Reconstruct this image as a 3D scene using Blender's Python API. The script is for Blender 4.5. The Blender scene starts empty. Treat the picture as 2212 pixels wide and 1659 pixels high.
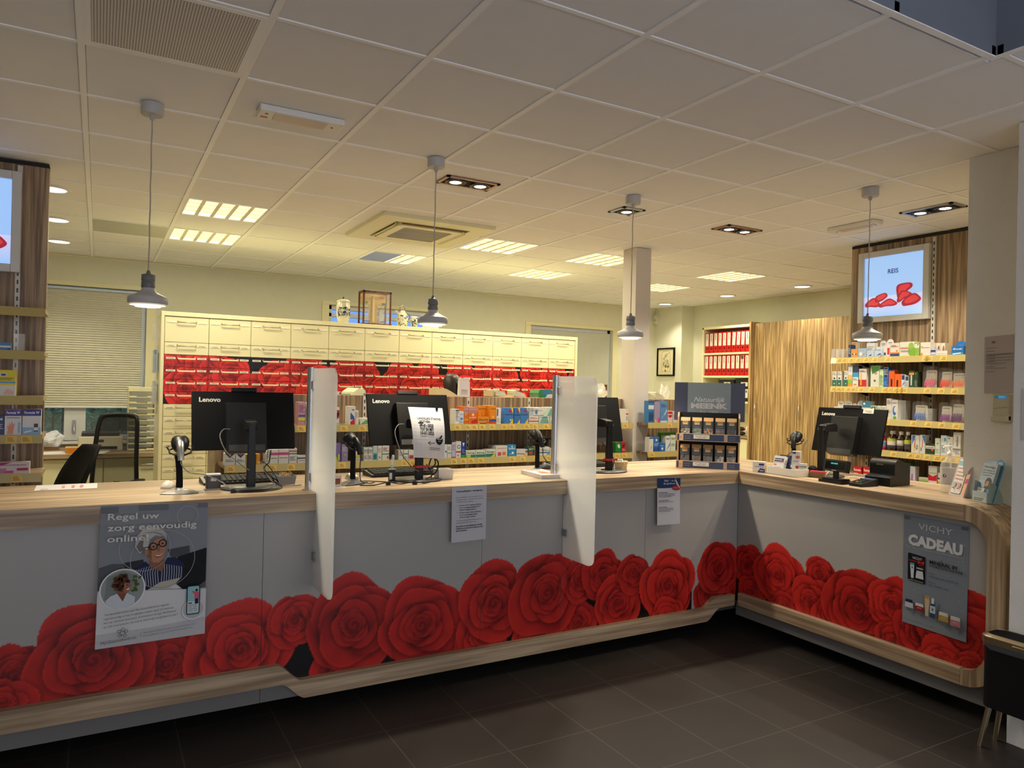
import bpy, math, random
import numpy as np
from mathutils import Vector, Matrix
PI = math.pi
random.seed(7)
sc = bpy.context.scene
C = sc.collection

# ---------------------------------------------------------------- camera
F_PX, CX, CY = 1575.744, 1106.0, 829.5                      # focal length and centre in pixels of the 2212 x 1659 frame
ROT = np.array([[0.86978951, 0.02099138, 0.49297623], [-0.49289714, -0.00914785, 0.87003949], [0.022773, -0.99973781, 0.00238989]])
EYE = Vector((0, 0, 1.62))
cam_data = bpy.data.cameras.new('camera')
cam_data.sensor_fit = 'HORIZONTAL'; cam_data.sensor_width = 36.0
cam_data.lens = 36.0 * F_PX / 2212.0
cam_data.clip_start = 0.05
cam = bpy.data.objects.new('camera', cam_data); C.objects.link(cam)
cam.matrix_world = Matrix(((ROT[0][0], -ROT[0][1], -ROT[0][2], 0), (ROT[1][0], -ROT[1][1], -ROT[1][2], 0),
                           (ROT[2][0], -ROT[2][1], -ROT[2][2], 1.62), (0, 0, 0, 1)))
sc.camera = cam

# ---------------------------------------------------------------- daylight, exposure
world = bpy.data.worlds.new('daylight'); sc.world = world; world.use_nodes = True
wt = world.node_tree; wn = wt.nodes['Background']            # blue dusk sky over the back garden, unseen front half set paler and brighter as added fill
wc = wt.nodes.new('ShaderNodeTexCoord'); ws = wt.nodes.new('ShaderNodeSeparateXYZ'); wt.links.new(wc.outputs['Generated'], ws.inputs[0])
wr_ = wt.nodes.new('ShaderNodeMapRange'); wr_.inputs[1].default_value = -.35; wr_.inputs[2].default_value = .25; wt.links.new(ws.outputs['Y'], wr_.inputs[0])
wx = wt.nodes.new('ShaderNodeMix'); wx.data_type = 'RGBA'; wx.inputs[6].default_value = (1.85, 1.86, 2.05, 1); wx.inputs[7].default_value = (0.24, 0.50, 1.0, 1)
wt.links.new(wr_.outputs[0], wx.inputs[0]); wt.links.new(wx.outputs[2], wn.inputs['Color']); wn.inputs['Strength'].default_value = 1.0
sc.view_settings.view_transform = 'Standard'; sc.view_settings.look = 'None'
sc.view_settings.exposure = 0.0; sc.view_settings.gamma = 1.0
try: sc.view_settings.use_curve_mapping = False
except Exception: pass
sc.cycles.use_denoising = True
sc.cycles.max_bounces = 8; sc.cycles.diffuse_bounces = 5; sc.cycles.glossy_bounces = 3
sc.cycles.transmission_bounces = 8; sc.cycles.transparent_max_bounces = 16
sc.cycles.caustics_reflective = False; sc.cycles.caustics_refractive = False
sc.cycles.sample_clamp_indirect = 4.0

# levels of the room's lamps (W), used by the lamp builders below
FLUO_W, SPOT_W, PENDANT_W, DOWN_W = 25.0, 11.0, 11.0, 8.0
FLUO_C, SPOT_C = (1.0, 0.90, 0.62), (1.0, 0.88, 0.68)

# ---------------------------------------------------------------- helpers
def ray(px, py): return Vector(ROT @ np.array([px - CX, py - CY, F_PX]))
def on_y(px, py, y): d = ray(px, py); return EYE + d * (y / d.y)
def on_x(px, py, x): d = ray(px, py); return EYE + d * (x / d.x)
def on_z(px, py, z): d = ray(px, py); return EYE + d * ((z - 1.62) / d.z)

def lin(c):
    if isinstance(c, str):
        c = c.lstrip('#'); c = [int(c[i:i + 2], 16) / 255 for i in (0, 2, 4)]
        return tuple(x / 12.92 if x <= .04045 else ((x + .055) / 1.055) ** 2.4 for x in c)
    return tuple(c)

def newmat(name):
    m = bpy.data.materials.new(name); m.use_nodes = True
    nt = m.node_tree; return m, nt, nt.nodes, nt.links, nt.nodes['Principled BSDF']

def plain(name, color, rough=.5, metal=0.0, scale=9.0, amt=.07, bump=0.0, bscale=60.0, coat=0.0, spec=None):
    """a surface with a little procedural unevenness"""
    m, nt, N, L, b = newmat(name); col = lin(color)
    tc = N.new('ShaderNodeTexCoord'); no = N.new('ShaderNodeTexNoise'); no.inputs['Scale'].default_value = scale; no.inputs['Detail'].default_value = 3
    L.new(tc.outputs['Object'], no.inputs['Vector'])
    mx = N.new('ShaderNodeMix'); mx.data_type = 'RGBA'
    mx.inputs[6].default_value = (*[x * (1 - amt) for x in col], 1); mx.inputs[7].default_value = (*[min(1, x * (1 + amt)) for x in col], 1)
    L.new(no.outputs['Fac'], mx.inputs[0]); L.new(mx.outputs[2], b.inputs['Base Color'])
    b.inputs['Roughness'].default_value = rough; b.inputs['Metallic'].default_value = metal
    if coat: b.inputs['Coat Weight'].default_value = coat
    if spec is not None: b.inputs['Specular IOR Level'].default_value = spec
    if bump:
        n2 = N.new('ShaderNodeTexNoise'); n2.inputs['Scale'].default_value = bscale; n2.inputs['Detail'].default_value = 4
        L.new(tc.outputs['Object'], n2.inputs['Vector'])
        bp = N.new('ShaderNodeBump'); bp.inputs['Strength'].default_value = bump; bp.inputs['Distance'].default_value = .004
        L.new(n2.outputs['Fac'], bp.inputs['Height']); L.new(bp.outputs['Normal'], b.inputs['Normal'])
    return m

def wood(name, light, dark, grain, fine=38.0, coarse=7.0, rough=.42, sharp=(.40, .66)):
    """streaky laminate; grain = axis the streaks run along"""
    m, nt, N, L, b = newmat(name)
    tc = N.new('ShaderNodeTexCoord')
    def band(sc_, det, dist=0):
        mp = N.new('ShaderNodeMapping'); s = [sc_] * 3; s['xyz'.index(grain)] = sc_ * .035
        mp.inputs['Scale'].default_value = s; L.new(tc.outputs['Object'], mp.inputs['Vector'])
        no = N.new('ShaderNodeTexNoise'); no.inputs['Scale'].default_value = 1.0; no.inputs['Detail'].default_value = det
        no.inputs['Distortion'].default_value = dist; L.new(mp.outputs['Vector'], no.inputs['Vector']); return no.outputs['Fac']
    a = band(fine, 3, .3); c = band(coarse, 2)
    rp = N.new('ShaderNodeValToRGB'); e = rp.color_ramp.elements
    e[0].position = sharp[0]; e[0].color = (*lin(dark), 1); e[1].position = sharp[1]; e[1].color = (*lin(light), 1)
    L.new(a, rp.inputs['Fac'])
    r2 = N.new('ShaderNodeValToRGB'); e = r2.color_ramp.elements
    e[0].position = .35; e[0].color = (.74, .71, .69, 1); e[1].position = .62; e[1].color = (1, 1, 1, 1)
    L.new(c, r2.inputs['Fac'])
    mx = N.new('ShaderNodeMix'); mx.data_type = 'RGBA'; mx.blend_type = 'MULTIPLY'; mx.inputs[0].default_value = 1
    L.new(rp.outputs['Color'], mx.inputs[6]); L.new(r2.outputs['Color'], mx.inputs[7])
    L.new(mx.outputs[2], b.inputs['Base Color']); b.inputs['Roughness'].default_value = rough
    return m

def glow(name, color, strength):
    m = bpy.data.materials.new(name); m.use_nodes = True; nt = m.node_tree; nt.nodes.clear()
    o = nt.nodes.new('ShaderNodeOutputMaterial'); e = nt.nodes.new('ShaderNodeEmission')
    e.inputs['Color'].default_value = (*lin(color), 1); e.inputs['Strength'].default_value = strength
    nt.links.new(e.outputs[0], o.inputs[0]); return m

def inked(name, rough=.45, emit=0.0, coat=0.0, spec=.5):
    """printed or painted surface: colours carried by the mesh"""
    m, nt, N, L, b = newmat(name)
    a = N.new('ShaderNodeVertexColor'); a.layer_name = 'Col'
    no = N.new('ShaderNodeTexNoise'); no.inputs['Scale'].default_value = 25
    tc = N.new('ShaderNodeTexCoord'); L.new(tc.outputs['Object'], no.inputs['Vector'])
    mr = N.new('ShaderNodeMapRange'); mr.inputs[3].default_value = rough - .06; mr.inputs[4].default_value = rough + .06
    L.new(no.outputs['Fac'], mr.inputs[0]); L.new(mr.outputs[0], b.inputs['Roughness'])
    L.new(a.outputs['Color'], b.inputs['Base Color'])
    b.inputs['Specular IOR Level'].default_value = spec
    if coat: b.inputs['Coat Weight'].default_value = coat
    if emit: L.new(a.outputs['Color'], b.inputs['Emission Color']); b.inputs['Emission Strength'].default_value = emit
    return m

def clear(name, tint=(1, 1, 1), rough=.05, alpha=.15):
    m, nt, N, L, b = newmat(name)
    tc = N.new('ShaderNodeTexCoord'); no = N.new('ShaderNodeTexNoise'); no.inputs['Scale'].default_value = 14
    L.new(tc.outputs['Object'], no.inputs['Vector'])
    mr = N.new('ShaderNodeMapRange'); mr.inputs[3].default_value = max(.0, rough - .03); mr.inputs[4].default_value = rough + .03
    L.new(no.outputs['Fac'], mr.inputs[0]); L.new(mr.outputs[0], b.inputs['Roughness'])
    b.inputs['Base Color'].default_value = (*tint, 1); b.inputs['Alpha'].default_value = alpha
    return m
def frosted(name, tint, see=.18, body=.35):
    """satin glass: part seen through, part scattering"""
    m, nt, N, L, b = newmat(name); out = [n for n in N if n.type == 'OUTPUT_MATERIAL'][0]
    b.inputs['Base Color'].default_value = (*tint, 1); b.inputs['Roughness'].default_value = .45
    tr = N.new('ShaderNodeBsdfTranslucent'); tr.inputs['Color'].default_value = (*tint, 1)
    m1 = N.new('ShaderNodeMixShader'); m1.inputs[0].default_value = body; L.new(tr.outputs[0], m1.inputs[1]); L.new(b.outputs[0], m1.inputs[2])
    tp = N.new('ShaderNodeBsdfTransparent'); m2 = N.new('ShaderNodeMixShader'); m2.inputs[0].default_value = see
    L.new(m1.outputs[0], m2.inputs[1]); L.new(tp.outputs[0], m2.inputs[2]); L.new(m2.outputs[0], out.inputs[0]); return m

WHITE = (.8, .8, .8)
class MB:
    """collects shapes; build() links them as ONE mesh object"""
    def __init__(s): s.v = []; s.f = []; s.c = []; s.m = []; s.sm = []
    def add(s, vs, fs, col=WHITE, mi=0, smooth=False, M=None):
        o = len(s.v); col = lin(col)
        s.v += [tuple(M @ Vector(p)) for p in vs] if M is not None else [tuple(p) for p in vs]
        for f in fs: s.f.append([i + o for i in f]); s.c.append(col); s.m.append(mi); s.sm.append(smooth)
        return s
    def box(s, a, b, col=WHITE, mi=0, M=None):
        x0, y0, z0 = a; x1, y1, z1 = b
        if x0 > x1: x0, x1 = x1, x0
        if y0 > y1: y0, y1 = y1, y0
        if z0 > z1: z0, z1 = z1, z0
        return s.add([(x0, y0, z0), (x1, y0, z0), (x1, y1, z0), (x0, y1, z0), (x0, y0, z1), (x1, y0, z1), (x1, y1, z1), (x0, y1, z1)],
              [(0, 3, 2, 1), (4, 5, 6, 7), (0, 1, 5, 4), (1, 2, 6, 5), (2, 3, 7, 6), (3, 0, 4, 7)], col, mi, False, M)
    def lathe(s, prof, n=24, M=None, col=WHITE, mi=0, caps=(True, True), smooth=True):
        """prof = [(r,z)...] from bottom to top"""
        vs = []; fs = []; k = len(prof)
        for r, z in prof:
            for i in range(n): a = 2 * PI * i / n; vs.append((r * math.cos(a), r * math.sin(a), z))
        for j in range(k - 1):
            for i in range(n):
                i2 = (i + 1) % n; fs.append((j * n + i, j * n + i2, (j + 1) * n + i2, (j + 1) * n + i))
        s.add(vs, fs, col, mi, smooth, M)
        if caps[0]: s.add(vs[:n], [tuple(reversed(range(n)))], col, mi, False, M)
        if caps[1]: s.add(vs[-n:], [tuple(range(n))], col, mi, False, M)
        return s
    def tube(s, pts, r, n=8, col=WHITE, mi=0, closed=False, caps=True):
        pts = [Vector(p) for p in pts]; k = len(pts); rs = r if isinstance(r, (list, tuple)) else [r] * k
        vs = []; fs = []; prev = None
        for i, p in enumerate(pts):
            if closed: t = pts[(i + 1) % k] - pts[i - 1]
            else: t = pts[min(i + 1, k - 1)] - pts[max(i - 1, 0)]
            t = t.normalized() if t.length > 1e-9 else Vector((0, 0, 1))
            if prev is None:
                u = t.cross(Vector((0, 0, 1)));  u = u if u.length > 1e-3 else t.cross(Vector((1, 0, 0)))
            else: u = prev - t * prev.dot(t)
            u = u.normalized(); prev = u; w = t.cross(u)
            for j in range(n): a = 2 * PI * j / n; vs.append(p + (u * math.cos(a) + w * math.sin(a)) * rs[i])
        for i in range(k if closed else k - 1):
            i2 = (i + 1) % k
            for j in range(n): j2 = (j + 1) % n; fs.append((i * n + j, i2 * n + j, i2 * n + j2, i * n + j2)[::-1])
        s.add(vs, fs, col, mi, True)
        if caps and not closed: s.add(vs[:n], [tuple(range(n))], col, mi); s.add(vs[-n:], [tuple(reversed(range(n)))], col, mi)
        return s
    def prism(s, poly, d0, d1, axis='y', col=WHITE, mi=0, M=None, smooth=False):
        """closed outline swept from d0 to d1 along an axis; outline in the other two axes (x,z | y,z | x,y)"""
        n = len(poly)
        def P(p, d): return (p[0], d, p[1]) if axis == 'y' else ((d, p[0], p[1]) if axis == 'x' else (p[0], p[1], d))
        area = sum(poly[i][0] * poly[(i + 1) % n][1] - poly[(i + 1) % n][0] * poly[i][1] for i in range(n))
        pl = list(poly) if (area > 0) == (axis != 'y') else list(poly)[::-1]
        if d0 > d1: d0, d1 = d1, d0
        vs = [P(p, d0) for p in pl] + [P(p, d1) for p in pl]
        s.add(vs, [tuple(reversed(range(n))), tuple(range(n, 2 * n))], col, mi, False, M)
        s.add(vs, [(i, (i + 1) % n, n + (i + 1) % n, n + i) for i in range(n)], col, mi, smooth, M); return s
    def grid(s, fn, nu, nv, col=WHITE, mi=0, smooth=True, cols=None):
        vs = [fn(i / nu, j / nv) for j in range(nv + 1) for i in range(nu + 1)]
        fs = [(j * (nu + 1) + i, j * (nu + 1) + i + 1, (j + 1) * (nu + 1) + i + 1, (j + 1) * (nu + 1) + i) for j in range(nv) for i in range(nu)]
        return s.add(vs, fs, col, mi, smooth)
    def ball(s, c, r, n=12, col=WHITE, mi=0, sq=(1, 1, 1)):
        k = max(4, n // 2); pr = [(math.sin(PI * i / k), -math.cos(PI * i / k)) for i in range(k + 1)]
        pr[0] = (.01, -1); pr[-1] = (.01, 1)
        M = Matrix.Translation(c) @ Matrix.Diagonal((r * sq[0], r * sq[1], r * sq[2], 1)); return s.lathe(pr, n, M, col, mi)
    def build(s, name, mats, parent=None, world=True, loc=None, bevel=0.0, seg=2, label=None):
        me = bpy.data.meshes.new(name); off = Vector((0, 0, 0))
        if parent is not None and world: off = base_of(parent)
        if loc is not None: off = Vector(loc)
        vv = np.array(s.v, dtype=float).reshape(-1, 3) - np.array(off)
        me.from_pydata([tuple(p) for p in vv], [], s.f)
        mats = mats if isinstance(mats, (list, tuple)) else [mats]
        for m in mats: me.materials.append(m)
        if len(mats) > 1: me.polygons.foreach_set('material_index', s.m)
        me.polygons.foreach_set('use_smooth', s.sm)
        if any('Col' in [n.layer_name for n in m.node_tree.nodes if n.type == 'VERTEX_COLOR'] for m in mats):
            ca = me.color_attributes.new('Col', 'FLOAT_COLOR', 'CORNER'); arr = []
            for f, c in zip(s.f, s.c): arr += [c[0], c[1], c[2], 1.0] * len(f)
            ca.data.foreach_set('color', arr)
        me.update()
        o = bpy.data.objects.new(name, me); C.objects.link(o)
        if loc is not None: o.location = Vector(loc) - (base_of(parent) if parent is not None and world else Vector((0, 0, 0)))
        if parent is not None: o.parent = parent
        if label: o['label'] = label
        if bevel:
            md = o.modifiers.new('edge', 'BEVEL'); md.width = bevel; md.segments = seg; md.limit_method = 'ANGLE'; md.angle_limit = .6
        return o

def base_of(o):
    b = Vector((0, 0, 0))
    while o is not None: b = b + o.location; o = o.parent
    return b

def thing(name, label, cat, loc=(0, 0, 0), rz=0.0, group=None):
    o = bpy.data.objects.new(name, None); C.objects.link(o); o.location = loc; o.rotation_euler = (0, 0, rz)
    o.empty_display_size = .05
    o['label'] = label; o['category'] = cat
    if group: o['group'] = group
    return o
def tag(o, label, cat, group=None, kind=None):
    o['label'] = label; o['category'] = cat
    if group: o['group'] = group
    if kind: o['kind'] = kind
    return o
def struct(o): o['kind'] = 'structure'; return o
def dup(root, loc, rz=None, label=None):
    r = root.copy(); C.objects.link(r); r.location = loc
    if rz is not None: r.rotation_euler = (0, 0, rz)
    if label: r['label'] = label
    for ch in list(root.children):
        c = ch.copy(); C.objects.link(c); c.parent = r
        for g in list(ch.children):
            d = g.copy(); C.objects.link(d); d.parent = c
    return r
def Tm(x, y, z, rz=0.0, rx=0.0, ry=0.0):
    return Matrix.Translation((x, y, z)) @ Matrix.Rotation(rz, 4, 'Z') @ Matrix.Rotation(ry, 4, 'Y') @ Matrix.Rotation(rx, 4, 'X')
def arc(cx, cy, r, a0, a1, n=8): return [(cx + r * math.cos(a0 + (a1 - a0) * i / n), cy + r * math.sin(a0 + (a1 - a0) * i / n)) for i in range(n + 1)]
def rrect(x0, y0, x1, y1, r, n=6):
    return arc(x1 - r, y1 - r, r, 0, PI / 2, n) + arc(x0 + r, y1 - r, r, PI / 2, PI, n) + arc(x0 + r, y0 + r, r, PI, 1.5 * PI, n) + arc(x1 - r, y0 + r, r, 1.5 * PI, 2 * PI, n)

_glyphs = {}
def glyphs(text, bold=0.0, shear=0.0):
    key = (text, bold, shear)
    if key not in _glyphs:
        cu = bpy.data.curves.new('lettering', 'FONT'); cu.body = text; cu.size = 1; cu.resolution_u = 2; cu.offset = bold; cu.shear = shear
        cu.fill_mode = 'FRONT'
        ob = bpy.data.objects.new('lettering', cu); me = bpy.data.meshes.new_from_object(ob)
        v = [(p.co.x, p.co.y) for p in me.vertices]; f = [list(p.vertices) for p in me.polygons]
        bpy.data.objects.remove(ob); bpy.data.curves.remove(cu); bpy.data.meshes.remove(me)
        _glyphs[key] = (v, f)
    return _glyphs[key]

class Sheet:
    """a flat printed face: (u,v) run 0..1 over width and height; each mark lies a hair above the last"""
    def __init__(s, mb, o, ux, uy, w, h, bend=None, mi=0, lift=.0004):
        s.mb = mb; s.o = Vector(o); s.ux = Vector(ux).normalized(); s.uy = Vector(uy).normalized(); s.n = s.ux.cross(s.uy)
        s.w = w; s.h = h; s.k = 1; s.bend = bend; s.mi = mi; s.lift = lift
    def at(s, u, v, k=None):
        d = (s.k if k is None else k) * s.lift + (s.bend(u, v) if s.bend else 0)
        return s.o + s.ux * (u * s.w) + s.uy * (v * s.h) + s.n * d
    def poly(s, pts, col, up=True):
        s.mb.add([s.at(u, v) for u, v in pts], [tuple(range(len(pts)))], col, s.mi)
        if up: s.k += 1
        return s
    def rect(s, u0, v0, u1, v1, col, up=True):
        if s.bend:
            n = 8
            for i in range(n):
                a, b = v0 + (v1 - v0) * i / n, v0 + (v1 - v0) * (i + 1) / n
                for j in range(4):
                    c, d = u0 + (u1 - u0) * j / 4, u0 + (u1 - u0) * (j + 1) / 4
                    s.poly([(c, a), (d, a), (d, b), (c, b)], col, False)
            if up: s.k += 1
            return s
        return s.poly([(u0, v0), (u1, v0), (u1, v1), (u0, v1)], col, up)
    def disc(s, cu, cv, r, col, rv=None, n=20, up=True):
        rv = rv if rv is not None else r * s.w / s.h
        return s.poly([(cu + r * math.cos(2 * PI * i / n), cv + rv * math.sin(2 * PI * i / n)) for i in range(n)], col, up)
    def ring(s, cu, cv, r, t, col, n=40, a0=0, a1=2 * PI):
        a = s.w / s.h
        for i in range(n):
            p, q = a0 + (a1 - a0) * i / n, a0 + (a1 - a0) * (i + 1) / n
            s.poly([(cu + (r + t) * math.cos(p), cv + (r + t) * a * math.sin(p)), (cu + (r + t) * math.cos(q), cv + (r + t) * a * math.sin(q)),
                    (cu + (r - t) * math.cos(q), cv + (r - t) * a * math.sin(q)), (cu + (r - t) * math.cos(p), cv + (r - t) * a * math.sin(p))], col, False)
        s.k += 1; return s
    def line(s, pts, t, col):
        a = s.w / s.h
        for (x0, y0), (x1, y1) in zip(pts[:-1], pts[1:]):
            dx, dy = (x1 - x0), (y1 - y0) / a; l = math.hypot(dx, dy) or 1; nx, ny = -dy / l * t, dx / l * t * a
            s.poly([(x0 - nx, y0 - ny), (x1 - nx, y1 - ny), (x1 + nx, y1 + ny), (x0 + nx, y0 + ny)], col, False)
        s.k += 1; return s
    def text(s, string, u, v, hh, col, align='l', width=None, bold=0.0, shear=0.0, rot=0.0, skew=0.0):
        """hh = letter height as a share of the sheet's height; width squeezes the line to a share of the sheet's width"""
        vs, fs = glyphs(string, bold, shear)
        if not vs: return s
        x0 = min(p[0] for p in vs); x1 = max(p[0] for p in vs); k = hh * s.h / .72; kx = k
        if width: kx = width * s.w / max(1e-6, x1 - x0)
        tw = (x1 - x0) * kx; ox = {'l': 0, 'c': -tw / 2, 'r': -tw}[align]
        out = []
        for x, y in vs:
            X, Y = (x - x0) * kx + ox, y * k
            X, Y = X * math.cos(rot) - Y * math.sin(rot), X * math.sin(rot) + Y * math.cos(rot) + skew * X
            out.append(s.at(u + X / s.w, v + Y / s.h))
        s.mb.add(out, fs, col, s.mi); s.k += 1; return s
    def greek(s, u, v, w, hh, col, seed=0):
        """a line of print too small to read: short dashes of word length"""
        rng = random.Random(seed); x = u
        while x < u + w - .01:
            l = min(rng.uniform(.025, .09), u + w - x); s.poly([(x, v), (x + l, v), (x + l, v + hh), (x, v + hh)], col, False); x += l + .013
        s.k += 1; return s

# ---------------------------------------------------------------- materials
M = {}
M['ink'] = inked('printed_card'); M['gloss_ink'] = inked('printed_gloss', .28, coat=.3); M['paper_ink'] = inked('printed_paper', .7, spec=.25)
M['mural'] = inked('rose_print_laminate', .34, spec=.4); M['lit_ink'] = inked('backlit_print', .4, emit=.85)
M['white'] = plain('white_laminate', (.70, .70, .69), .38)
M['cream'] = plain('cream_lacquer', (.78, .74, .47), .4, amt=.03)
M['cream_dark'] = plain('cream_lacquer_shaded_gap', (.10, .09, .07), .7)
M['wall'] = plain('pale_green_yellow_plaster', (.72, .72, .57), .85, amt=.04, bump=.1, bscale=120)
M['wallpaper'] = plain('woven_white_wallpaper', (.78, .77, .75), .85, amt=.05, bump=.55, bscale=170)
M['tile'] = plain('ceiling_tile_board', (.85, .85, .85), .9, amt=.025, bump=.05, bscale=200)
M['tbar'] = plain('white_painted_ceiling_bar', (.95, .95, .95), .45, amt=.02)
M['void'] = plain('dark_void', (.02, .02, .02), .9)
M['steel'] = plain('brushed_steel', (.62, .62, .63), .32, metal=1.0, scale=30)
M['alu'] = plain('anodised_aluminium', (.50, .52, .55), .35, metal=1.0, scale=30)
M['chrome'] = plain('chrome', (.85, .85, .86), .12, metal=1.0)
M['black'] = plain('black_plastic', (.008, .008, .009), .40, scale=40, spec=.28)
M['matte_black'] = plain('matte_black', (.005, .005, .006), .66, bump=.1, bscale=300, spec=.12)
M['dark'] = plain('charcoal_plastic', (.035, .036, .042), .4)
M['grey'] = plain('grey_plastic', (.26, .27, .28), .4)
M['lightgrey'] = plain('light_grey_plastic', (.62, .61, .57), .4)
M['lampgrey'] = plain('grey_lamp_metal', (.46, .46, .46), .42)
M['whiteplastic'] = plain('white_plastic', (.78, .77, .74), .38)
M['wood_x'] = wood('oak_laminate_along_x', '#c8b294', '#957e63', 'x')
M['wood_y'] = wood('oak_laminate_along_y', '#c8b294', '#957e63', 'y')
M['wood_z'] = wood('oak_laminate_upright', '#c8b294', '#957e63', 'z')
M['panel_z'] = wood('zebrano_laminate_upright', '#bca27e', '#76604a', 'z', fine=46, coarse=7)
M['door_z'] = wood('light_zebrano_laminate_upright', '#d0b27e', '#86683f', 'z', fine=60, coarse=9)
M['paleply'] = wood('pale_plywood', '#d8b98a', '#b08d60', 'z', fine=50)
M['mahogany'] = wood('mahogany', '#7a4526', '#4a2412', 'z')
M['glass'] = clear('window_glass', (1, 1, 1), .02, .06)
M['acrylic'] = clear('clear_acrylic', (.95, .97, 1), .08, .14); M['shell'] = clear('clear_pack_shell', (.9, .92, .95), .12, .06)
M['frost'] = frosted('frosted_glass', (.86, .89, .92), .36, .28)
M['lamp_on'] = glow('lamp_diffuser_lit', (1, .93, .78), 9.0)
M['fluo_on'] = glow('fluorescent_tubes_lit', (1, .90, .60), 3.2)
M['paper'] = plain('white_paper', (.78, .78, .78), .75)
M['strip'] = plain('yellow_translucent_price_rail', (.46, .37, .13), .30, coat=.4)
M['tagyellow'] = plain('yellow_price_tag', (.85, .62, .16), .55)
M['red'] = plain('red_card', (.62, .02, .02), .42)
M['gold'] = plain('champagne_metal', (.58, .49, .34), .30, metal=1.0)
M['skin'] = plain('skin', (.55, .33, .23), .55)
M['hair'] = plain('dark_brown_hair', (.018, .012, .010), .42, scale=60, amt=.3)
M['leaf'] = plain('shrub_leaf', (.13, .36, .22), .3, scale=5, amt=.6)

def floor_mat(name, base, grout, size, ox, oy):
    m, nt, N, L, b = newmat(name)
    tc = N.new('ShaderNodeTexCoord'); mp = N.new('ShaderNodeMapping')
    mp.inputs['Location'].default_value = (-ox / size, -oy / size, 0); mp.inputs['Scale'].default_value = (1 / size, 1 / size, 1)
    L.new(tc.outputs['Object'], mp.inputs['Vector'])
    br = N.new('ShaderNodeTexBrick'); br.offset = 0; br.squash = 1
    br.inputs['Scale'].default_value = 1; br.inputs['Brick Width'].default_value = 1; br.inputs['Row Height'].default_value = 1
    br.inputs['Mortar Size'].default_value = .006; br.inputs['Mortar Smooth'].default_value = .2
    br.inputs['Color1'].default_value = (*base, 1); br.inputs['Color2'].default_value = (*[x * 1.1 for x in base], 1); br.inputs['Mortar'].default_value = (*grout, 1)
    L.new(mp.outputs['Vector'], br.inputs['Vector'])
    no = N.new('ShaderNodeTexNoise'); no.inputs['Scale'].default_value = 3.5; no.inputs['Detail'].default_value = 8; no.inputs['Roughness'].default_value = .65
    L.new(tc.outputs['Object'], no.inputs['Vector'])
    rp = N.new('ShaderNodeValToRGB'); rp.color_ramp.elements[0].color = (.72, .72, .72, 1); rp.color_ramp.elements[1].color = (1.25, 1.22, 1.2, 1)
    L.new(no.outputs['Fac'], rp.inputs['Fac'])
    mx = N.new('ShaderNodeMix'); mx.data_type = 'RGBA'; mx.blend_type = 'MULTIPLY'; mx.inputs[0].default_value = 1
    L.new(br.outputs['Color'], mx.inputs[6]); L.new(rp.outputs['Color'], mx.inputs[7]); L.new(mx.outputs[2], b.inputs['Base Color'])
    b.inputs['Roughness'].default_value = .48; b.inputs['Specular IOR Level'].default_value = .28
    bp = N.new('ShaderNodeBump'); bp.inputs['Strength'].default_value = .12; bp.inputs['Distance'].default_value = .003
    L.new(no.outputs['Fac'], bp.inputs['Height']); L.new(bp.outputs['Normal'], b.inputs['Normal'])
    return m
M['floor'] = floor_mat('dark_stone_tiles', (.027, .023, .021), (.085, .078, .070), .4245, .346, .259)
M['floor_back'] = floor_mat('pale_floor_behind_counter', (.62, .57, .49), (.5, .46, .4), 1.2, 0, 0)  # unseen floor, its pale tone chosen to bounce light up to the ceiling

# ---------------------------------------------------------------- room shell
XL, XR, YB, YR, ZC = -2.2, 8.05, 9.12, -2.6, 2.914
struct(MB().box((XL, YR, -.1), (XR, 4.06, 0)).build('floor', M['floor']))
struct(MB().box((XL, 4.06, -.1), (XR, YB, 0)).build('floor_staff_side', M['floor_back']))

def wall_with_holes(name, axis, at, thick, a0, a1, z0, z1, holes, mat):
    """upright slab with rectangular openings (a from, a to, z from, z to), sorted along a"""
    mb = MB(); xs = sorted({a0, a1, *[h[0] for h in holes], *[h[1] for h in holes]}); zs = sorted({z0, z1, *[h[2] for h in holes], *[h[3] for h in holes]})
    for i in range(len(xs) - 1):
        for j in range(len(zs) - 1):
            cx, cz = (xs[i] + xs[i + 1]) / 2, (zs[j] + zs[j + 1]) / 2
            if any(h[0] < cx < h[1] and h[2] < cz < h[3] for h in holes): continue
            if axis == 'y': mb.box((xs[i], at, zs[j]), (xs[i + 1], at + thick, zs[j + 1]))
            else: mb.box((at, xs[i], zs[j]), (at + thick, xs[i + 1], zs[j + 1]))
    return struct(mb.build(name, mat))
WIN = [(-.62, .45, .92, 2.585), (2.50, 3.95, 2.05, 2.59), (5.46, 6.95, .95, 2.515)]
wall_with_holes('wall_back', 'y', YB, .25, XL, XR, 0, ZC + .06, WIN, M['wall'])
struct(MB().box((XR, YR, 0), (XR + .1, YB, ZC + .06)).build('wall_right', M['wall']))
struct(MB().box((XL - .1, YR, 0), (XL, YB, ZC + .06)).build('wall_left', M['wall']))
wall_with_holes('wall_front', 'y', YR - .2, .2, XL, XR, 0, ZC + .06, [(-2.0, 3.5, .06, 2.65)], M['wallpaper'])
struct(MB().box((7.80, 8.50, 0), (XR, YB, ZC)).build('wall_chimney_breast', M['wall']))
struct(MB().prism([(4.093, 2.235), (4.093, 1.82), (3.742, 1.82), (3.742, YR), (4.6, YR), (4.6, 2.235)], 0, ZC - .004, 'z').build('wall_entrance_pier', M['wallpaper']))
struct(MB().box((4.6, 2.12, 0), (XR, 2.235, ZC - .004)).build('wall_partition', M['wall']))
struct(MB().box((4.252, 5.25, 0), (4.425, 5.44, ZC - .004)).build('pillar', plain('pillar_plaster', (.66, .61, .55), .85, amt=.03, bump=.3, bscale=170)))

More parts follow.
